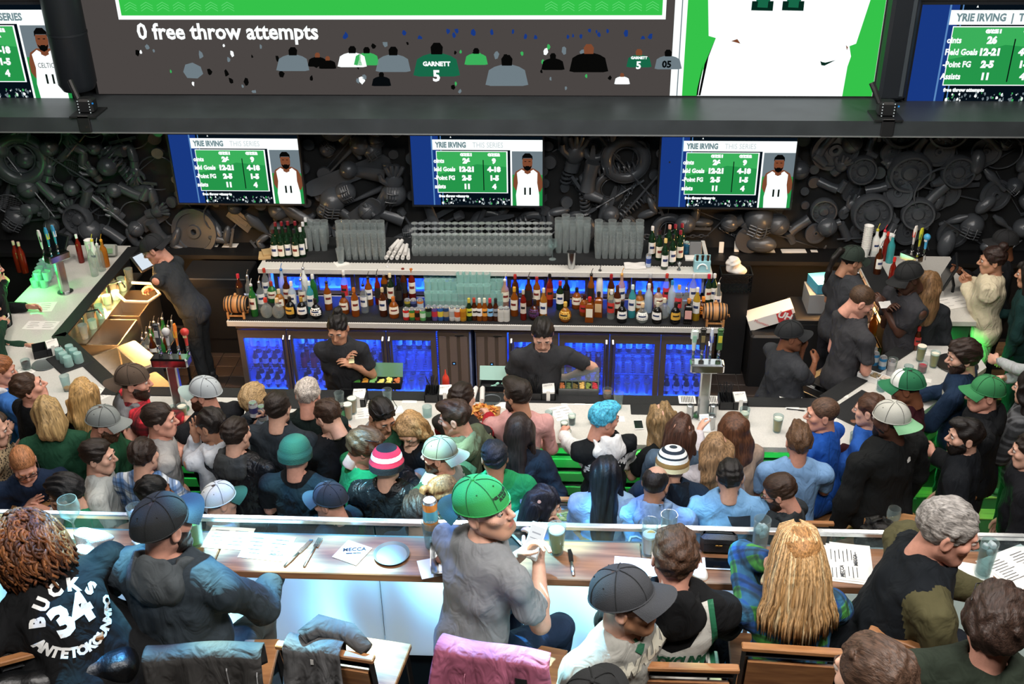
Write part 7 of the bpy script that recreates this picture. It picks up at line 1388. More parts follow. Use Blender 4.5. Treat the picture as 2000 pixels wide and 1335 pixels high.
def helddrink(t_, side, lb, liq, kind='pint'): i = who(t_); m_ = hold(i, side, (0, .07, -.045)); drink(m_[0], m_[1], m_[2]-.07, kind, liq, .7, lb, foam=.06)
helddrink('grey printed tee', 1, 'dark beer held by the man in grey printed tee', STOUT); helddrink('varsity jacket', 1, 'amber beer held by the woman in varsity jacket', BEER); helddrink('grey hoodie and green jersey', -1, 'amber drink held by the smiling man', BEER, 'small'); helddrink('blue-dyed', -1, 'dark drink in the hand of the blue-haired youth', STOUT, 'small'); helddrink('waist-long', 1, 'clear drink held by the black-haired woman', WATER, 'short')
# ---- bar counter: caddies, towers, trays, drinks, papers
CAD = None
def caddy(px, py, z, lb, straws=1, rz=0):
    q = at(px, py, z); r = thing('napkin_caddy', lb, 'caddy', (q[0], q[1], z), rad(rz)); b = MB()
    for x in (-.11, .0, .11): b.box((x, 0, .045), (.006, .13, .09))
    b.box((0, .062, .045), (.226, .006, .09)).box((0, -.062, .035), (.226, .006, .07)).box((0, 0, .003), (.226, .13, .006)).build('box', BLACK, r)
    for i in range(6): MB().box((.055, .0, .02+i*.013), (.098, .11, .011), rx=.12+.02*i, rz=.04*(i % 3)).build('napkin', PAPER, r)
    MB().box((.055, -.068, .05), (.03, .004, .1)).build('napkin', PAPER, r); put_text((t := MB()), 'MECCA', .022, Matrix.Translation((.05, -.0, .112)) @ Matrix.Rotation(.22, 4, 'X') @ Matrix.Rotation(.3, 4, 'Z')); t.build('lettering', BLACK, r)
    if straws:
        for i in range(14): MB().tube([(-.055+rng.uniform(-.03, .03), rng.uniform(-.03, .03), .01), (-.055+rng.uniform(-.06, .06), rng.uniform(-.05, .05), .2)], .003, 5).build('straw', BLACK, r)
    return r
caddy(93, 690, ZB, 'black napkin caddy on the bar corner by the grey plate', 0, 28); caddy(690, 786, ZB, 'black napkin caddy beside the open green tray', 0); caddy(858, 778, ZB, 'black caddy with straws and red bottle by the rolled napkins'); caddy(1058, 775, ZB, 'black caddy with straws before the bending bartender'); caddy(1430, 792, ZB, 'black caddy with straws beside the four-handled tap tower')
q = at(866, 764, ZB); tag(MB().lathe([(.028, 0), (.03, .01), (.03, .1), (.024, .125), (.008, .15), (.004, .19), (.001, .19)], 14).build('squeeze_bottle', mat('#d8402c', .4), None, True, (q[0]+.02, q[1]+.03, ZB)), 'red squeeze bottle behind the straw caddy', 'bottle')
def tower(px, py, z, n, hcols, lb, w, hgt=.36, rz=0, lean=None):
    q = at(px, py, z); r = thing('tap_tower', lb, 'beer tap', (q[0], q[1], z), rad(rz)); MB().lathe([(.075, 0), (.075, .008), (.05, .014)], 20).box((0, 0, hgt/2), (.085, .06, hgt), bev=.012).build('column', STEEL, r)
    MB().box((0, 0, hgt+.04), (w, .11, .08), bev=.012).build('head', CHROME, r)
    for i in range(n):
        x = -w/2+w*(i+.5)/n; f_ = MB().tube([(x, .05, hgt+.05), (x, .11, hgt+.06), (x, .125, hgt+.0)], .012, 8).build('faucet', CHROME, r, True)
        c, kind = hcols[i]; y = .10; zt = hgt+.08
        MB().lathe([(.012, 0), (.012, .03), (.007, .04), (.01, .05)], 10, (x, y, zt)).build('collar', CHROME, r, True)
        if kind == 'paddle': h = MB().tube([(x, y, zt+.045), (x, y, zt+.12), (x, y, zt+.2), (x, y, zt+.235)], [.014, .02, .03, .018], 10, flat=.5)
        elif kind == 'ball': h = MB().tube([(x, y, zt+.045), (x, y, zt+.13)], [.012, .016], 10).ell((x, y, zt+.165), (.035, .03, .035), 12, 8)
        elif kind == 'skull': h = MB().tube([(x, y, zt+.045), (x, y, zt+.14)], [.014, .02], 10).box((x, y, zt+.18), (.06, .03, .09), bev=.012)
        else: h = MB().box((x, y, zt+.13), (.042, .024, .17), bev=.008).box((x, y, zt+.225), (.05, .026, .03), bev=.01)
        h.build('tap_handle', mat(c[0], .4), r, True); MB().box((x, y-.017, zt+.15), (.03, .006, .06), bev=.002).build('badge', mat(c[1], .5), r)
tower(352, 800, ZB, 4, [(('#3a3d40', '#c8c8c4'), 'box'), (('#c8c8c8', '#6a6a6a'), 'ball'), (('#e07a28', '#f0c040'), 'paddle'), (('#c83c34', '#e8d8a0'), 'ball')], 'steel beer tower with orange and red tap handles', .30, .42)
tower(1372, 812, ZB, 4, [(('#d8e4dc', '#9ac8b0'), 'skull'), (('#26241f', '#8a7a50'), 'box'), (('#c8d0e0', '#5a6ac0'), 'paddle'), (('#3f6a3a', '#e0d040'), 'box')], 'steel beer tower with four tap handles and drip trays', .26, .42)
tower(128, 570, ZB, 3, [(('#e8e8e4', '#2a2a2a'), 'paddle'), (('#3f9ac8', '#d8d840'), 'paddle'), (('#4aa0d0', '#e8e8e8'), 'paddle')], 'steel beer tower with white and blue handles by the amber sinks', .22, .34, 55)
q = at(1772, 540, ZB); tower(1772, 545, ZB, 3, [(('#f0ece8', '#c83a34'), 'paddle'), (('#d8d83c', '#3a6a3a'), 'paddle'), (('#4aa8d8', '#e8e8e8'), 'ball')], 'beer tower with white, yellow and blue handles behind the staff', .2, .2, -50)
for px, py, lb in ((1342, 782, 'slotted drip tray on the cask side of the tap tower'), (1386, 782, 'slotted drip tray beside the straw caddy')):
    q = at(px, py, ZB); r = thing('drip_tray', lb, 'tray', (q[0], q[1], ZB)); MB().box((0, 0, .006), (.14, .12, .012), bev=.004).build('tray', WHITE, r); t = MB()
    for k in range(8): t.box((-.045+k*.013, 0, .013), (.006, .09, .002))
    tag(t.build('slot', BLACK, r), kind='stuff')
for px, py, lb in ((1347, 815, 'steel sleeve canister before the drip tray'), (1392, 815, 'steel sleeve canister beside the tower foot'), (1389, 836, 'short steel canister at the phone')): q = at(px, py, ZB); tag(MB().lathe([(.026, 0), (.028, .004), (.028, .115), (.022, .12), (.02, .1), (.001, .1)], 16).build('canister', STEEL, None, True, (q[0], q[1], ZB)), lb, 'canister')
def tray(px, py, z, w, d_, h, cells, cols, lb, m, lid=None, rz=0):
    q = at(px, py, z); r = thing('garnish_tray', lb, 'tray', (q[0], q[1], z), rad(rz)); b = MB().box((0, 0, .004), (w, d_, .008))
    for y in (-d_/2, d_/2): b.box((0, y, h/2), (w, .008, h))
    for k in range(cells+1): b.box((-w/2+w*k/cells, 0, h/2), (.008, d_, h))
    b.build('box', m, r)
    for k in range(cells):
        g = MB(); cx = -w/2+w*(k+.5)/cells
        for j in range(14): g.ell((cx+rng.uniform(-.3, .3)*w/cells, rng.uniform(-.36, .36)*d_, h*.7+rng.uniform(0, .01)), (.016, .012, .009), 6, 4)
        tag(g.build('garnish', mat(cols[k % len(cols)], .5), r, True), kind='stuff')
    if lid: MB().box((0, d_*.62, h+.05), (w*1.05, .006, .12), rx=-.5).build('lid', lid, r)
LIDG = glass('#a8d8b0', .35)
tray(738, 752, 1.0, .40, .12, .06, 6, ['#4f9a3c', '#e0a03c', '#7ab86a', '#e8e078', '#e8e078', '#c87040'], 'open garnish tray of green and yellow fruit before the woman bartender', BLACK, LIDG)
tray(1130, 765, ZB, .32, .13, .07, 6, ['#b86a3c', '#5a6a3c', '#6a5a2c', '#d8b060', '#7a8a3c', '#b8303c'], 'steel six-part condiment box before the bending bartender', STEEL, glass('#e8f0f0', .2))
tray(985, 757, 1.0, .40, .12, .05, 1, ['#8fc0b0'], 'dark tray with pale green lid before the fridge vents', BLACK, mat('#a8d0c4', .3))
for px, py, w, h, lb in ((592, 780, .42, .28, 'black rubber bar mat by the white-haired man'), (1268, 795, .30, .22, 'black rubber bar mat beside the empty pint'), (1685, 800, .5, .34, 'long black rubber mat along the diagonal counter')):
    q = at(px, py, ZB); o = MB().box((0, 0, .004), (w, h, .008), bev=.003).build('bar_mat', RUBBER, None, False, (q[0], q[1], ZB), rad(45) if w == .5 else 0); tag(o, lb, 'mat')
for k, (px, rz) in enumerate(((926, -.06), (942, .06))): q = at(px, 775, ZB); roll('rolled_napkin', (q[0], q[1], ZB+.024), .2, .022, rz, ('first', 'second')[k]+' white rolled napkin standing by the nachos plate')
q = at(960, 782, ZB); tag(MB().lathe(PLT, 28).build('plate', mat('#5a6064', .3, .4), None, True, (q[0], q[1], ZB)), 'small grey plate beyond the nachos', 'plate')
q = at(88, 712, ZB); tag(MB().lathe([(.001, 0), (.1, 0), (.11, .006), (.108, .012), (.1, .006), (.001, .005)], 32).build('round_tray', mat('#7c8484', .35, .5), None, True, (q[0], q[1], ZB)), 'round grey tray on the bar corner', 'tray')
q = at(940, 808, ZB); r = thing('nachos_plate', 'plate heaped with orange nachos before the red sweater', 'food', (q[0], q[1], ZB)); MB().box((0, 0, .008), (.30, .2, .012), bev=.005).build('board', CW, r); t = MB()
for j in range(110):
    a, rr = rng.uniform(0, 6.28), .11*sqrt(rng.random()); R_ = Matrix.Rotation(rng.uniform(0, 6), 3, 'Z') @ Matrix.Rotation(rng.uniform(-.9, .9), 3, 'X'); c = Vector((cos(a)*rr*1.15, sin(a)*rr*.8, .02+.07*(1-rr/.11)*rng.random()))
    t.add([c+R_ @ Vector(p) for p in ((-.025, -.015, 0), (.025, -.015, 0), (0, .03, .004), (-.025, -.015, .003), (.025, -.015, .003), (0, .03, .007))], [(0, 2, 1), (3, 4, 5), (0, 1, 4, 3), (1, 2, 5, 4), (2, 0, 3, 5)], j % 3)
tag(t.build('chips', [mat('#d8903c', .6), mat('#e0a850', .6), mat('#b8642c', .6)], r), kind='stuff')
for a in [(360, 820, 'pint', LAGER, .75, 'golden beer on the bar beside the tap tower', .08), (681, 818, 'pint', BEER, .85, 'amber beer nearest the black sweater man', .06), (690, 806, 'pint', BEER, .85, 'amber beer behind another by the napkin caddy', .05), (1517, 842, 'pint', LAGER, .7, 'golden beer standing alone near the blue quarter-zip', .05), (1452, 828, 'pint', LAGER, .6, 'golden beer beside the auburn-haired woman', .05), (1796, 704, 'pint', LAGER, .8, 'golden beer with thick foam on the service end', .15), (1822, 716, 'pint', LAGER, .75, 'golden beer before the bearded man in navy', .05), (1102, 842, 'small', STOUT, .7, 'small glass of dark drink at the youth hand', .05), (1117, 828, 'small', STOUT, .6, 'small glass of dark drink behind the first', .05), (1158, 826, 'small', STOUT, .6, 'small glass of dark drink behind the white hoodie', .05),
          (53, 720, 'short', STOUT, .6, 'short glass of dark drink on the bar corner', 0), (30, 744, 'short', BEER, .6, 'short glass of orange drink at the frame edge', 0), (132, 762, 'pint', BEER, .12, 'nearly empty pint on the bar behind the blond hair', 0), (758, 790, 'pint', None, 0, 'empty pint beside the bartender tray', 0), (1207, 797, 'pint', None, 0, 'empty pint beside the black mat', 0), (665, 796, 'pint', None, 0, 'empty glass beside the white-haired man', 0), (835, 812, 'short', None, 0, 'empty short glass beside the blond woman', 0), (1072, 822, 'small', None, 0, 'empty small glass beside the white papers', 0), (1186, 778, 'short', glass('#d8a888', .3), .6, 'stemless glass of pink mix beside the condiment box', 0), (1800, 726, 'short', PINKD, .6, 'short glass of red drink among the service drinks', 0), (1772, 732, 'short', WATER, .5, 'clear short glass beside the red drink', 0), (1742, 718, 'short', glass('#e0d0a0', .4), .6, 'pale cocktail behind the silver can', 0), (1720, 762, 'short', WATER, .3, 'clear glass on the black diagonal mat', 0), (342, 812, 'short', glass('#8a5a4a', .4), .5, 'short glass of brown drink under the tap tower', 0), (1388, 828, 'small', None, 0, 'empty small glass beside the phone', 0),
          (83, 560, 'pint', None, 0, 'empty pint on the side bar by the tap tower', 0), (14, 636, 'short', STOUT, .5, 'short dark drink at the frame edge below the papers', 0), (1668, 865, 'short', WATER, .6, 'clear glass held between blue sleeves and black fleece', 0)]:
    dr(a[0], a[1], ZB, a[2], a[3], a[4], a[5], foam=a[6])
for px, py, c, b, h, lb in ((668, 812, '#1d2a24', '#3f8a5a', .15, 'tall black and green can beside the amber beers'), (1707, 704, '#3a8ac0', '#d8e0e4', .122, 'light blue can behind the condiment trays'), (1722, 712, '#3a8ac0', '#c8d0d4', .122, 'second light blue can on the service mat'), (1738, 724, '#c8c8c8', '#a8a8a8', .15, 'plain silver can on the service mat'), (1694, 692, '#e0b090', '#c87a5a', .1, 'peach coloured can top beside the cocktail'), (1704, 690, '#e0b090', '#c87a5a', .1, 'second peach coloured can beside the cocktail')):
    q = at(px, py+8, ZB); tag(link('drink_can', can('drink_can', c, b, h), None, (q[0], q[1], ZB)), lb, 'can')
q = at(1788, 682, ZB); put_bottle(('beer', 'damber', '#b8302c', '#b83a34', 0), (q[0], q[1], ZB), 'brown beer bottle at the staff gap', 'bottle')
for x, y, w, h, rz, lb in ((75, 600, .30, .2, 8, 'pair of white papers on the side bar'), (80, 635, .30, .16, 0, 'white papers beside the pair on the side bar'), (730, 790, .17, .14, 38, 'tilted white menu beside the amber beers'), (715, 806, .18, .16, 12, 'white printed receipts beside the amber beers'), (800, 783, .12, .06, 0, 'small white card beside the straw caddy'), (775, 800, .1, .1, 20, 'white napkin before the sunglasses man'), (1132, 786, .3, .07, 2, 'row of white folded napkins before the condiment box'), (1098, 806, .16, .2, 22, 'white menu beside the youth in white hoodie'), (1210, 818, .08, .08, 4, 'white square napkin behind the blue-dyed hair'), (1545, 778, .18, .06, -2, 'pink and white slips at the bar edge'), (1548, 795, .1, .09, -20, 'white slip under a pen'), (1618, 820, .2, .06, -40, 'white menu on the diagonal counter'), (1642, 772, .12, .045, -14, 'white card on the black rubber mat'), (1808, 742, .09, .06, -20, 'white slip beside the red drink'), (1788, 748, .09, .05, -12, 'white slip beside the clear short glass'), (1812, 688, .2, .12, -8, 'crumpled white papers behind the golden beers'), (47, 727, .16, .12, -15, 'white napkins under the dark drink'), (385, 822, .14, .2, -24, 'white receipt beside the golden beer'), (195, 768, .2, .12, -35, 'white papers beside the blond hair'), (65, 678, .12, .05, 5, 'white slip beside the corner caddy'), (985, 790, .15, .12, -4, 'white sheet before the pink shirt')):
    paper(x, y, ZB, w, h, rz, lb+'' if len(lb.split()) > 3 else lb+' on the bar', lines=4 if w > .15 else 0)
r = phone(1247, 830, ZB, 4, 'black phone with a lit picture beside the leaning blond woman', .13, 0)
q = at(1554, 800, ZB+.003); tag(MB().tube([(-.07, .01, 0), (.06, -.012, 0), (.075, -.015, 0)], [.005, .005, .001], 8).build('pen', BLACK, None, True, (q[0], q[1], ZB+.006)), 'black pen lying on the white slip', 'pen')
tray(1708, 742, ZB, .26, .10, .05, 3, ['#c8304a', '#8a7a5a', '#d8c8b8'], 'white three-part garnish tray on the service mat', WHITE, None, -38)
q = at(1868, 712, ZB); tag(MB().lathe([(.001, 0), (.16, 0), (.175, .012), (.172, .016), (.158, .006), (.001, .006)], 36).build('serving_tray', mat('#1a1b1d', .4), None, True, (q[0], q[1], ZB)), 'round black serving tray behind the bearded man in navy', 'tray')
q = at(1862, 585, ZB); paper(1862, 590, ZB, .3, .2, 20, 'white papers and pens on the service counter', lines=3, n=2)
# ---- staff side: steel sinks, speed racks, order tablets, cups
def sink(x, y, w, d_, z, rz, lb):
    r = thing('bar_sink', lb, 'sink', (x, y, 0), rz); b = MB()
    for sx in (-1, 1): b.box((sx*w/2, 0, z/2+.2), (.012, d_, z-.4)).box((0, sx*d_/2, z/2+.2), (w, .012, z-.4))
    b.box((0, 0, z-.26), (w, d_, .012)).box((0, d_/2+.02, z+.06), (w, .02, .14)).build('basin', mat('#c0b4a4', .3, .9), r)
    for sx in (-1, 1):
        for sy in (-1, 1): MB().tube([(sx*w*.45, sy*d_*.45, .0), (sx*w*.45, sy*d_*.45, z-.3)], .016, 6).build('leg', STEEL, r)
    MB().tube([(0, d_/2-.01, z+.02), (0, d_/2-.02, z+.2), (0, .03, z+.24), (0, 0, z+.17)], .011, 8).build('faucet', CHROME, r, True)
sink(-4.42, 8.95, .5, .42, .86, pi/2, 'steel hand sink in the amber light under the side bar'); sink(-4.42, 9.55, .55, .42, .86, pi/2, 'steel sink below the white hose in amber light')
t = MB().tube([(-4.5, 9.5, 1.0), (-4.35, 9.35, .98), (-4.15, 9.4, .95), (-4.08, 9.55, .96), (-4.2, 9.7, 1.0), (-4.4, 9.68, 1.02)], .016, 10).build('hose', mat('#d8d0c4', .4), None, True); tag(t, 'white coiled hose over the amber-lit sink', 'hose')
sb = thing('glass_shelf', 'steel shelf of glassware in the amber light under the side bar', 'shelf', (-4.56, 9.4, .90)); MB().box((0, 0, -.01), (.16, 1.5, .02)).box((-.07, 0, -.45), (.02, 1.5, .88)).build('board', STEEL, sb)
for k in range(14): tag(link('tumbler', TUMB if k % 3 else PINT, None, (-4.53-.055*(k % 2), 8.75+.1*k, .901)), f'{ORD[k]} glass on the amber-lit steel shelf under the side bar', 'tumbler', 'glasses on the amber-lit shelf')
for k in range(7): put_bottle((('std', 'slim', 'tall')[k % 3], ('amber', 'clear', 'gold')[k % 3], '#c8c8c8', ('', CR)[k % 2], 1), (2.80, 9.1+.15*k, .80), f'{ORD[k]} bottle on the amber-lit rail behind the cropped-hair staff man', 'bottle', 'bottles on the amber-lit rail')
br = thing('speed_rail', 'steel bottle rail in amber light before the service counter', 'rack', (2.80, 9.55, .80)); MB().box((0, 0, -.008), (.13, 1.15, .016)).box((-.065, 0, .03), (.006, 1.15, .06)).box((.06, 0, -.4), (.02, 1.15, .8)).build('rail', STEEL, br)
def cabinet(x, y, w, d_, h, rz, lb, m=STEEL):
    r = thing('ice_bin', lb, 'bar station', (x, y, 0), rz); b = MB()
    for sx in (-1, 1): b.box((sx*w/2, 0, h/2), (.014, d_, h)).box((0, sx*d_/2, h/2), (w, .014, h))
    b.box((0, 0, h-.2), (w, d_, .01)).build('body', m, r); MB().box((0, d_*.3, h+.008), (w*.95, d_*.35, .012)).build('lid', STEEL, r); return r
cabinet(-4.08, 8.45, .55, .5, .84, -pi/4, 'steel ice bin lit amber at the bar bend'); cabinet(-3.72, 7.98, .45, .45, .82, -pi/4, 'steel ice bin with red scoop cloth beside the beer tower'); cabinet(1.86, 7.92, .5, .4, .84, pi/4, 'open steel ice bin beside the capped staff woman'); cabinet(2.28, 8.28, .4, .4, .84, pi/4, 'steel drainboard under the upturned tumblers')
q = at(245, 745, .84); G = Grid((-.1, -.1, -.05), (.1, .1, .08), .009); tag(link('cloth', raw_mesh('cloth', *nets(el(G, (0, 0, 0), (.07, .05, .035))+wob(G, .008, 60, 2), G), mat('#b8182c', .8)), None, (-3.82, 7.9, .86)), 'red cloth heaped on the ice bin by the beer tower', 'cloth')
def tumset(cx, cy, z, rz, lb, gr):
    r = thing('bar_mat', lb+' mat', 'mat', (cx, cy, z), rz); MB().box((0, 0, .006), (.34, .3, .012), bev=.004).build('pad', RUBBER, r)
    for i in range(3):
        for j in range(2): 
            x, y = -.09+.09*i, -.045+.09*j; o = link('tumbler', TUMB, None, (cx+cos(rz)*x-sin(rz)*y, cy+sin(rz)*x+cos(rz)*y, z+.102), 0); o.rotation_euler[0] = pi; tag(o, f'{ORD[j*3+i]} {lb}', 'tumbler', gr)
tumset(-4.35, 8.05, ZB+.0, -pi/4, 'upturned tumbler on the black mat in amber light', 'tumblers on the amber-lit mat'); q = at(1650, 738, .9); tumset(2.3, 8.26, .86, pi/4, 'upturned tumbler on the black mat beside the slip of paper', 'tumblers on the service mat')
rk = thing('speed_rack', 'dark rack of liquor bottles beside the bending staff man', 'rack', (-3.98, 9.1, 0)); b = MB().box((0, 0, .5), (.3, .5, .02)).box((-.15, 0, .6), (.012, .5, .2)).box((.15, 0, .6), (.012, .5, .2)).box((0, -.25, .6), (.3, .012, .2)).box((0, .25, .6), (.3, .012, .2))
for sx in (-1, 1):
    for sy in (-1, 1): b.box((sx*.14, sy*.24, .25), (.02, .02, .5))
b.build('frame', BLACKM, rk)
for k in range(12): put_bottle((('std', 'tall', 'slim')[k % 3], ('clear', 'damber', 'green', 'clear')[k % 4], '#c8c8c8', (CR, WH, '')[k % 3], 1), (-4.07+.09*(k % 3), 8.93+.11*(k//3), .512), f'{ORD[k]} liquor bottle with pourer in the rack by the bending staff man', 'bottle', 'bottles in the dark speed rack')
def tablet(px, py, z, rz, tilt, lb, w=.26, h=.2, on_=1):
    q = at(px, py, z); r = thing('order_terminal', lb, 'terminal', (q[0], q[1], z)); r.rotation_euler[2] = rad(rz)
    b = MB().box((0, 0, 0), (w, .02, h), rx=-tilt, bev=.006); b.build('case', BLACK, r); MB().box((0, -.0125*cos(tilt), -.0125*sin(tilt)*-1), (w-.04, .002, h-.04), rx=-tilt).build('display', emat('#dfeaf4', .95) if on_ else mat('#0e1218', .15), r); MB().tube([(0, .02, -.02), (0, .06, -.14), (0, .06, ZB-z)], .014, 8).build('stand', BLACKM, r)
tablet(284, 508, 1.2, 62, .75, 'lit order tablet beside the bending staff man'); tablet(1855, 530, 1.28, -105, .35, 'order terminal seen edge-on before the cardigan woman', .36, .28, 0); tablet(112, 476, 1.25, -30, .5, 'dark order screen by the frame edge', .3, .24, 0)
def cups(px, py, z, n, lb):
    q = at(px, py, z); r = thing('cup_stack', lb, 'cups', (q[0], q[1], z)); me = MB().lathe([(.032, 0), (.046, .11), (.048, .11), (.044, .105), (.031, .004)], 18).mesh('cup', WHITE, True)
    for k in range(n): link('cup', me, r, (0, 0, k*.024))
cups(1688, 502, ZB, 11, 'tall stack of white paper cups behind the staff caps'); cups(182, 512, ZB, 7, 'stack of white paper cups beside the amber-lit bar'); cups(1732, 498, ZB, 6, 'shorter stack of white paper cups by the tap handles')
for px, py, sh, co, cp, la, lb in ((1706, 500, 'std', 'white', '#d8d040', WH, 'white mixer bottle with yellow pourer'), (1720, 502, 'std', 'white', '#d83a4a', WH, 'white mixer bottle with pink pourer'), (1726, 508, 'slim', 'red', '#d83a2c', '', 'red squeeze bottle among the mixers'), (1736, 512, 'std', 'teal', '#e0e0e0', '', 'blue mixer bottle beside the cups'), (1712, 535, 'std', 'damber', '#c8c8c8', WH, 'dark bottle with white emblem behind the amber light'), (1738, 560, 'slim', 'red', '#d8302c', '', 'red sauce bottle behind the staff pad'), (160, 512, 'slim', 'red', '#f0f0f0', '', 'red ketchup bottle by the blue tap handles'), (190, 520, 'std', 'white', '#e0d040', WH, 'white mixer bottle with yellow pourer by the cups'), (200, 528, 'std', 'clear', '#e0e0e0', '', 'clear mixer bottle beside the cups'), (208, 520, 'std', 'gold', '#e0a030', '', 'orange mixer bottle beside the cups'), (186, 538, 'tall', 'clear', '#c8c8c8', '', 'clear carafe by the amber-lit bar'), (40, 530, 'tall', 'red', '#c8a898', '', 'red bottle at the dark screen'), (50, 532, 'tall', 'red', '#c8a898', '', 'second red bottle at the dark screen')):
    q = at(px, py, ZB); put_bottle((sh, co, cp, la, 1 if sh == 'std' else 0), (q[0], q[1], ZB), lb+' on the bar', 'bottle')
for k in range(16): q = at(70+(k % 4)*9+(k//4)*4, 560-(k//4)*8, ZB); o = link('tumbler', TUMB, None, (q[0], q[1], ZB+.078*(k % 2))); tag(o, f'green-lit tumbler, {ORD[k//4]} row {ORD[k % 4]}, in the cluster by the side tap tower', 'tumbler', 'green-lit tumblers on the side bar')
lamp('POINT', 'green_bar_light', (at(80, 545, 1.3)[0]-.2, at(80, 545, 1.3)[1]+.1, 1.25), 6, GREEN, None, .04)
r = thing('card_reader', 'grey card reader with green display by the cups', 'card reader', tuple(at(218, 500, ZB))); MB().box((0, 0, .07), (.13, .08, .12), rx=-.4, bev=.01).build('case', mat('#9aa09a', .5), r); MB().box((0, -.052, .085), (.09, .004, .05), rx=-.4).build('display', emat('#9ac08a', .5), r)
# ---- back ledge, carton, basket, dark cabinets
for x, y, w, h, rz, lb in ((352, 474, .18, .1, 10, 'white fan of papers on the back ledge'), (385, 478, .14, .1, 2, 'white menu card on the back ledge, second'), (415, 478, .14, .1, -2, 'white menu card with red edge on the back ledge'), (450, 479, .16, .1, 0, 'white menu card nearest the upper shelf'), (1502, 490, .12, .08, 0, 'white card beside the round black disc'), (1550, 490, .26, .1, 2, 'white sheets on the back ledge behind the staff'), (1590, 490, .07, .06, 0, 'small white card at the ledge end')): q = at(x, y, .947); paper(x, y, .947, w, h, rz, lb)
for px, py, lb in ((1408, 493, 'white tag standing on the back ledge'), (1438, 491, 'folded white card standing on the back ledge')): q = at(px, py, .946); tag(MB().box((0, 0, .06), (.05, .015, .12), rx=-.15, bev=.003).build('card', PAPER, None, False, (q[0], q[1], .946)), lb, 'card')
q = at(1462, 494, .946); tag(MB().lathe([(.001, -.012), (.15, -.012), (.155, 0), (.15, .012), (.001, .012)], 32, R=RY).build('round_tray', mat('#3c3e42', .6), None, True, (q[0], q[1], 1.10)), 'round dark tray leaning on the back ledge', 'tray')
q = at(1452, 608, .72); r = thing('carton', 'white and red carton lying tilted on a dark box', 'box', (1.98, 9.75, .62)); MB().box((0, 0, .10), (.46, .22, .12), ry=-.35, bev=.004).build('box', PAPER, r); MB().box((.12, -.112, .145), (.15, .004, .1), ry=-.35).build('printed_panel', mat('#c83a3c', .6), r); put_text((t := MB()), 'UH', .1, Matrix.Translation((.12, -.116, .145)) @ Matrix.Rotation(.35, 4, 'Y') @ FACE, bold=.004); put_text(t, 'Mountain', .04, Matrix.Translation((-.1, -.116, .065)) @ Matrix.Rotation(.35, 4, 'Y') @ FACE, mi=1); t.build('lettering', [WHITE, mat('#c83a3c', .6)], r)
tag(MB().box((0, 0, .3), (.5, .4, .6), bev=.02).box((0, -.21, .5), (.12, .01, .02)).build('waste_bin', BLACK, None, False, (2.02, 9.72, 0)), 'black bin under the tilted carton', 'bin')
r = thing('wire_basket', 'black wire basket with white cloth beside the upper shelf', 'basket', (1.62, 9.85, .95)); b = MB()
for i in range(7):
    for j in range(4): b.box((-.12+.04*i, -.1, .02+.05*j), (.006, .006, .05), ry=.78).box((-.12+.04*i, -.1, .02+.05*j), (.006, .006, .05), ry=-.78)
b.box((0, -.1, .2), (.3, .012, .012)).box((0, .1, .2), (.3, .012, .012)).box((0, 0, .004), (.3, .2, .008)).box((-.15, 0, .1), (.008, .2, .2)).box((.15, 0, .1), (.008, .2, .2)).build('wire', BLACKM, r); MB().box((0, 0, -.475), (.26, .18, .95)).build('stand', BLACK, r)
G = Grid((-.14, -.12, -.1), (.14, .12, .16), .01); tag(link('cloth', raw_mesh('cloth', *nets(smin(el(G, (-.02, 0, .05), (.075, .06, .09)), el(G, (.04, 0, -.02), (.08, .06, .05)), .04)+wob(G, .007, 60, 4), G), NAP), None, (1.6, 9.85, 1.17)), 'white cloth heaped in the wire basket', 'cloth')
tag(MB().box((0, 0, .45), (.7, .45, .9), bev=.01).box((0, -.23, .5), (.62, .01, .6)).build('dark_cabinet', BLACK, None, False, (-3.7, 10.25, 0)), 'black cabinet against the wall beside the back counter', 'cabinet'); tag(MB().box((0, 0, .4), (.35, .5, .8), bev=.01).box((0, -.26, .5), (.28, .01, .5)).build('dark_cabinet', BLACK, None, False, (2.35, 9.75, 0)), 'black cabinet beside the ponytailed staff woman', 'cabinet')
q = at(1628, 585, .9); r = thing('supply_boxes', 'grey and blue supply boxes stacked behind the ponytailed staff woman', 'boxes', (2.42, 9.78, .8)); MB().box((0, 0, .1), (.22, .3, .2)).build('box', mat('#8a8f92', .6), r); MB().box((.03, 0, .26), (.2, .26, .1), rz=.2).build('box', mat('#3f9ac0', .5), r)
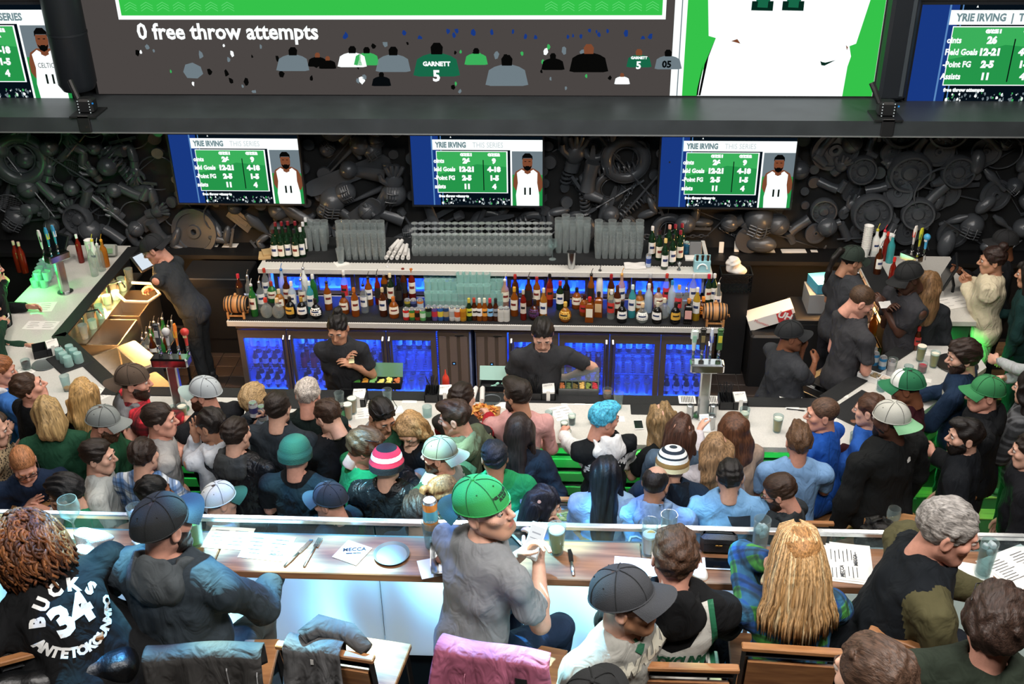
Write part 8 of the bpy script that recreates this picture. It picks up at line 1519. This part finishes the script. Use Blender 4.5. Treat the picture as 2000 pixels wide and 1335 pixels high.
# ---- high tables and stools among the crowd
def hitable(x, y, w, d_, rz, lb):
    r = thing('high_table', lb, 'table', (x, y, 0), rad(rz)); MB().box((0, 0, 1.05), (w, d_, .035), bev=.005).build('tabletop', wood('#9a6a40', '#c4925e', (2, 12, 12), .4), r); MB().box((0, 0, .52), (.07, .07, 1.03)).box((0, 0, .012), (.5, .5, .024), bev=.006).build('pedestal', BLACKM, r)
    return r
q = at(1748, 1035, 1.068); hitable(q[0]+.08, q[1]-.12, .62, .62, -14, 'small wooden high table with a wine glass and phone'); stem(1738, 1042, 1.069, 'empty stemmed glass on the small wooden table'); phone(1775, 1032, 1.069, 60, 'white phone with black display on the small wooden table')
q = at(60, 1000, 1.068); hitable(q[0]+.1, q[1]-.1, .9, .6, 0, 'high table under the leaning man in navy sweatshirt'); napkin(95, 1003, 1.069, .16, 10, 'white paper on the high table by the folded hands')
q = at(1105, 1045, 1.068); hitable(q[0], q[1], .7, .6, 4, 'high table beside the denim-jacketed woman'); q2 = at(1112, 1020, 1.069); r = thing('food_tray', 'paper-lined tray of pale green salad on the high table', 'food', (q2[0], q2[1], 1.069), .2); MB().box((0, 0, .006), (.26, .2, .012), bev=.004).build('tray', mat('#a8b8b0', .5), r); t = MB()
for j in range(60): t.ell((rng.uniform(-.1, .1), rng.uniform(-.07, .07), .02+rng.uniform(0, .02)), (.02, .014, .008), 6, 4, j % 2)
tag(t.build('salad', [mat('#b8c88a', .6), mat('#8fae6a', .6)], r, True), kind='stuff')
def stool(x, y, rz, lb): o = chair(x, y, rad(rz), lb); o.location[2] = 0; o.scale = (1, 1, 1.15); return o
stool(1.60, 6.2, 0, 'wooden bar chair under the man in light blue tee'); stool(1.92, 6.55, 40, 'wooden bar chair under the man in royal blue'); stool(2.0, 6.08, 30, 'wooden bar chair behind the tall man in black fleece'); stool(2.52, 6.35, 40, 'wooden bar chair beside the black quilted jacket')
q = at(1085, 930, .95); drape(-.02, 6.18, 1.05, .5, rad(6), .1, .5, cloth('#86a8d0'), 'light denim coat hung on a bar chair below the white hoodie', 21); stool(-.02, 6.4, 0, 'bar chair holding the light denim coat')
q = at(1375, 960, .9); drape(1.32, 6.05, 1.06, .46, rad(-14), .1, .5, cloth('#6a5f58'), 'taupe coat hung on a bar chair by the tan sweater', 23); stool(1.32, 6.27, -10, 'bar chair holding the taupe coat')
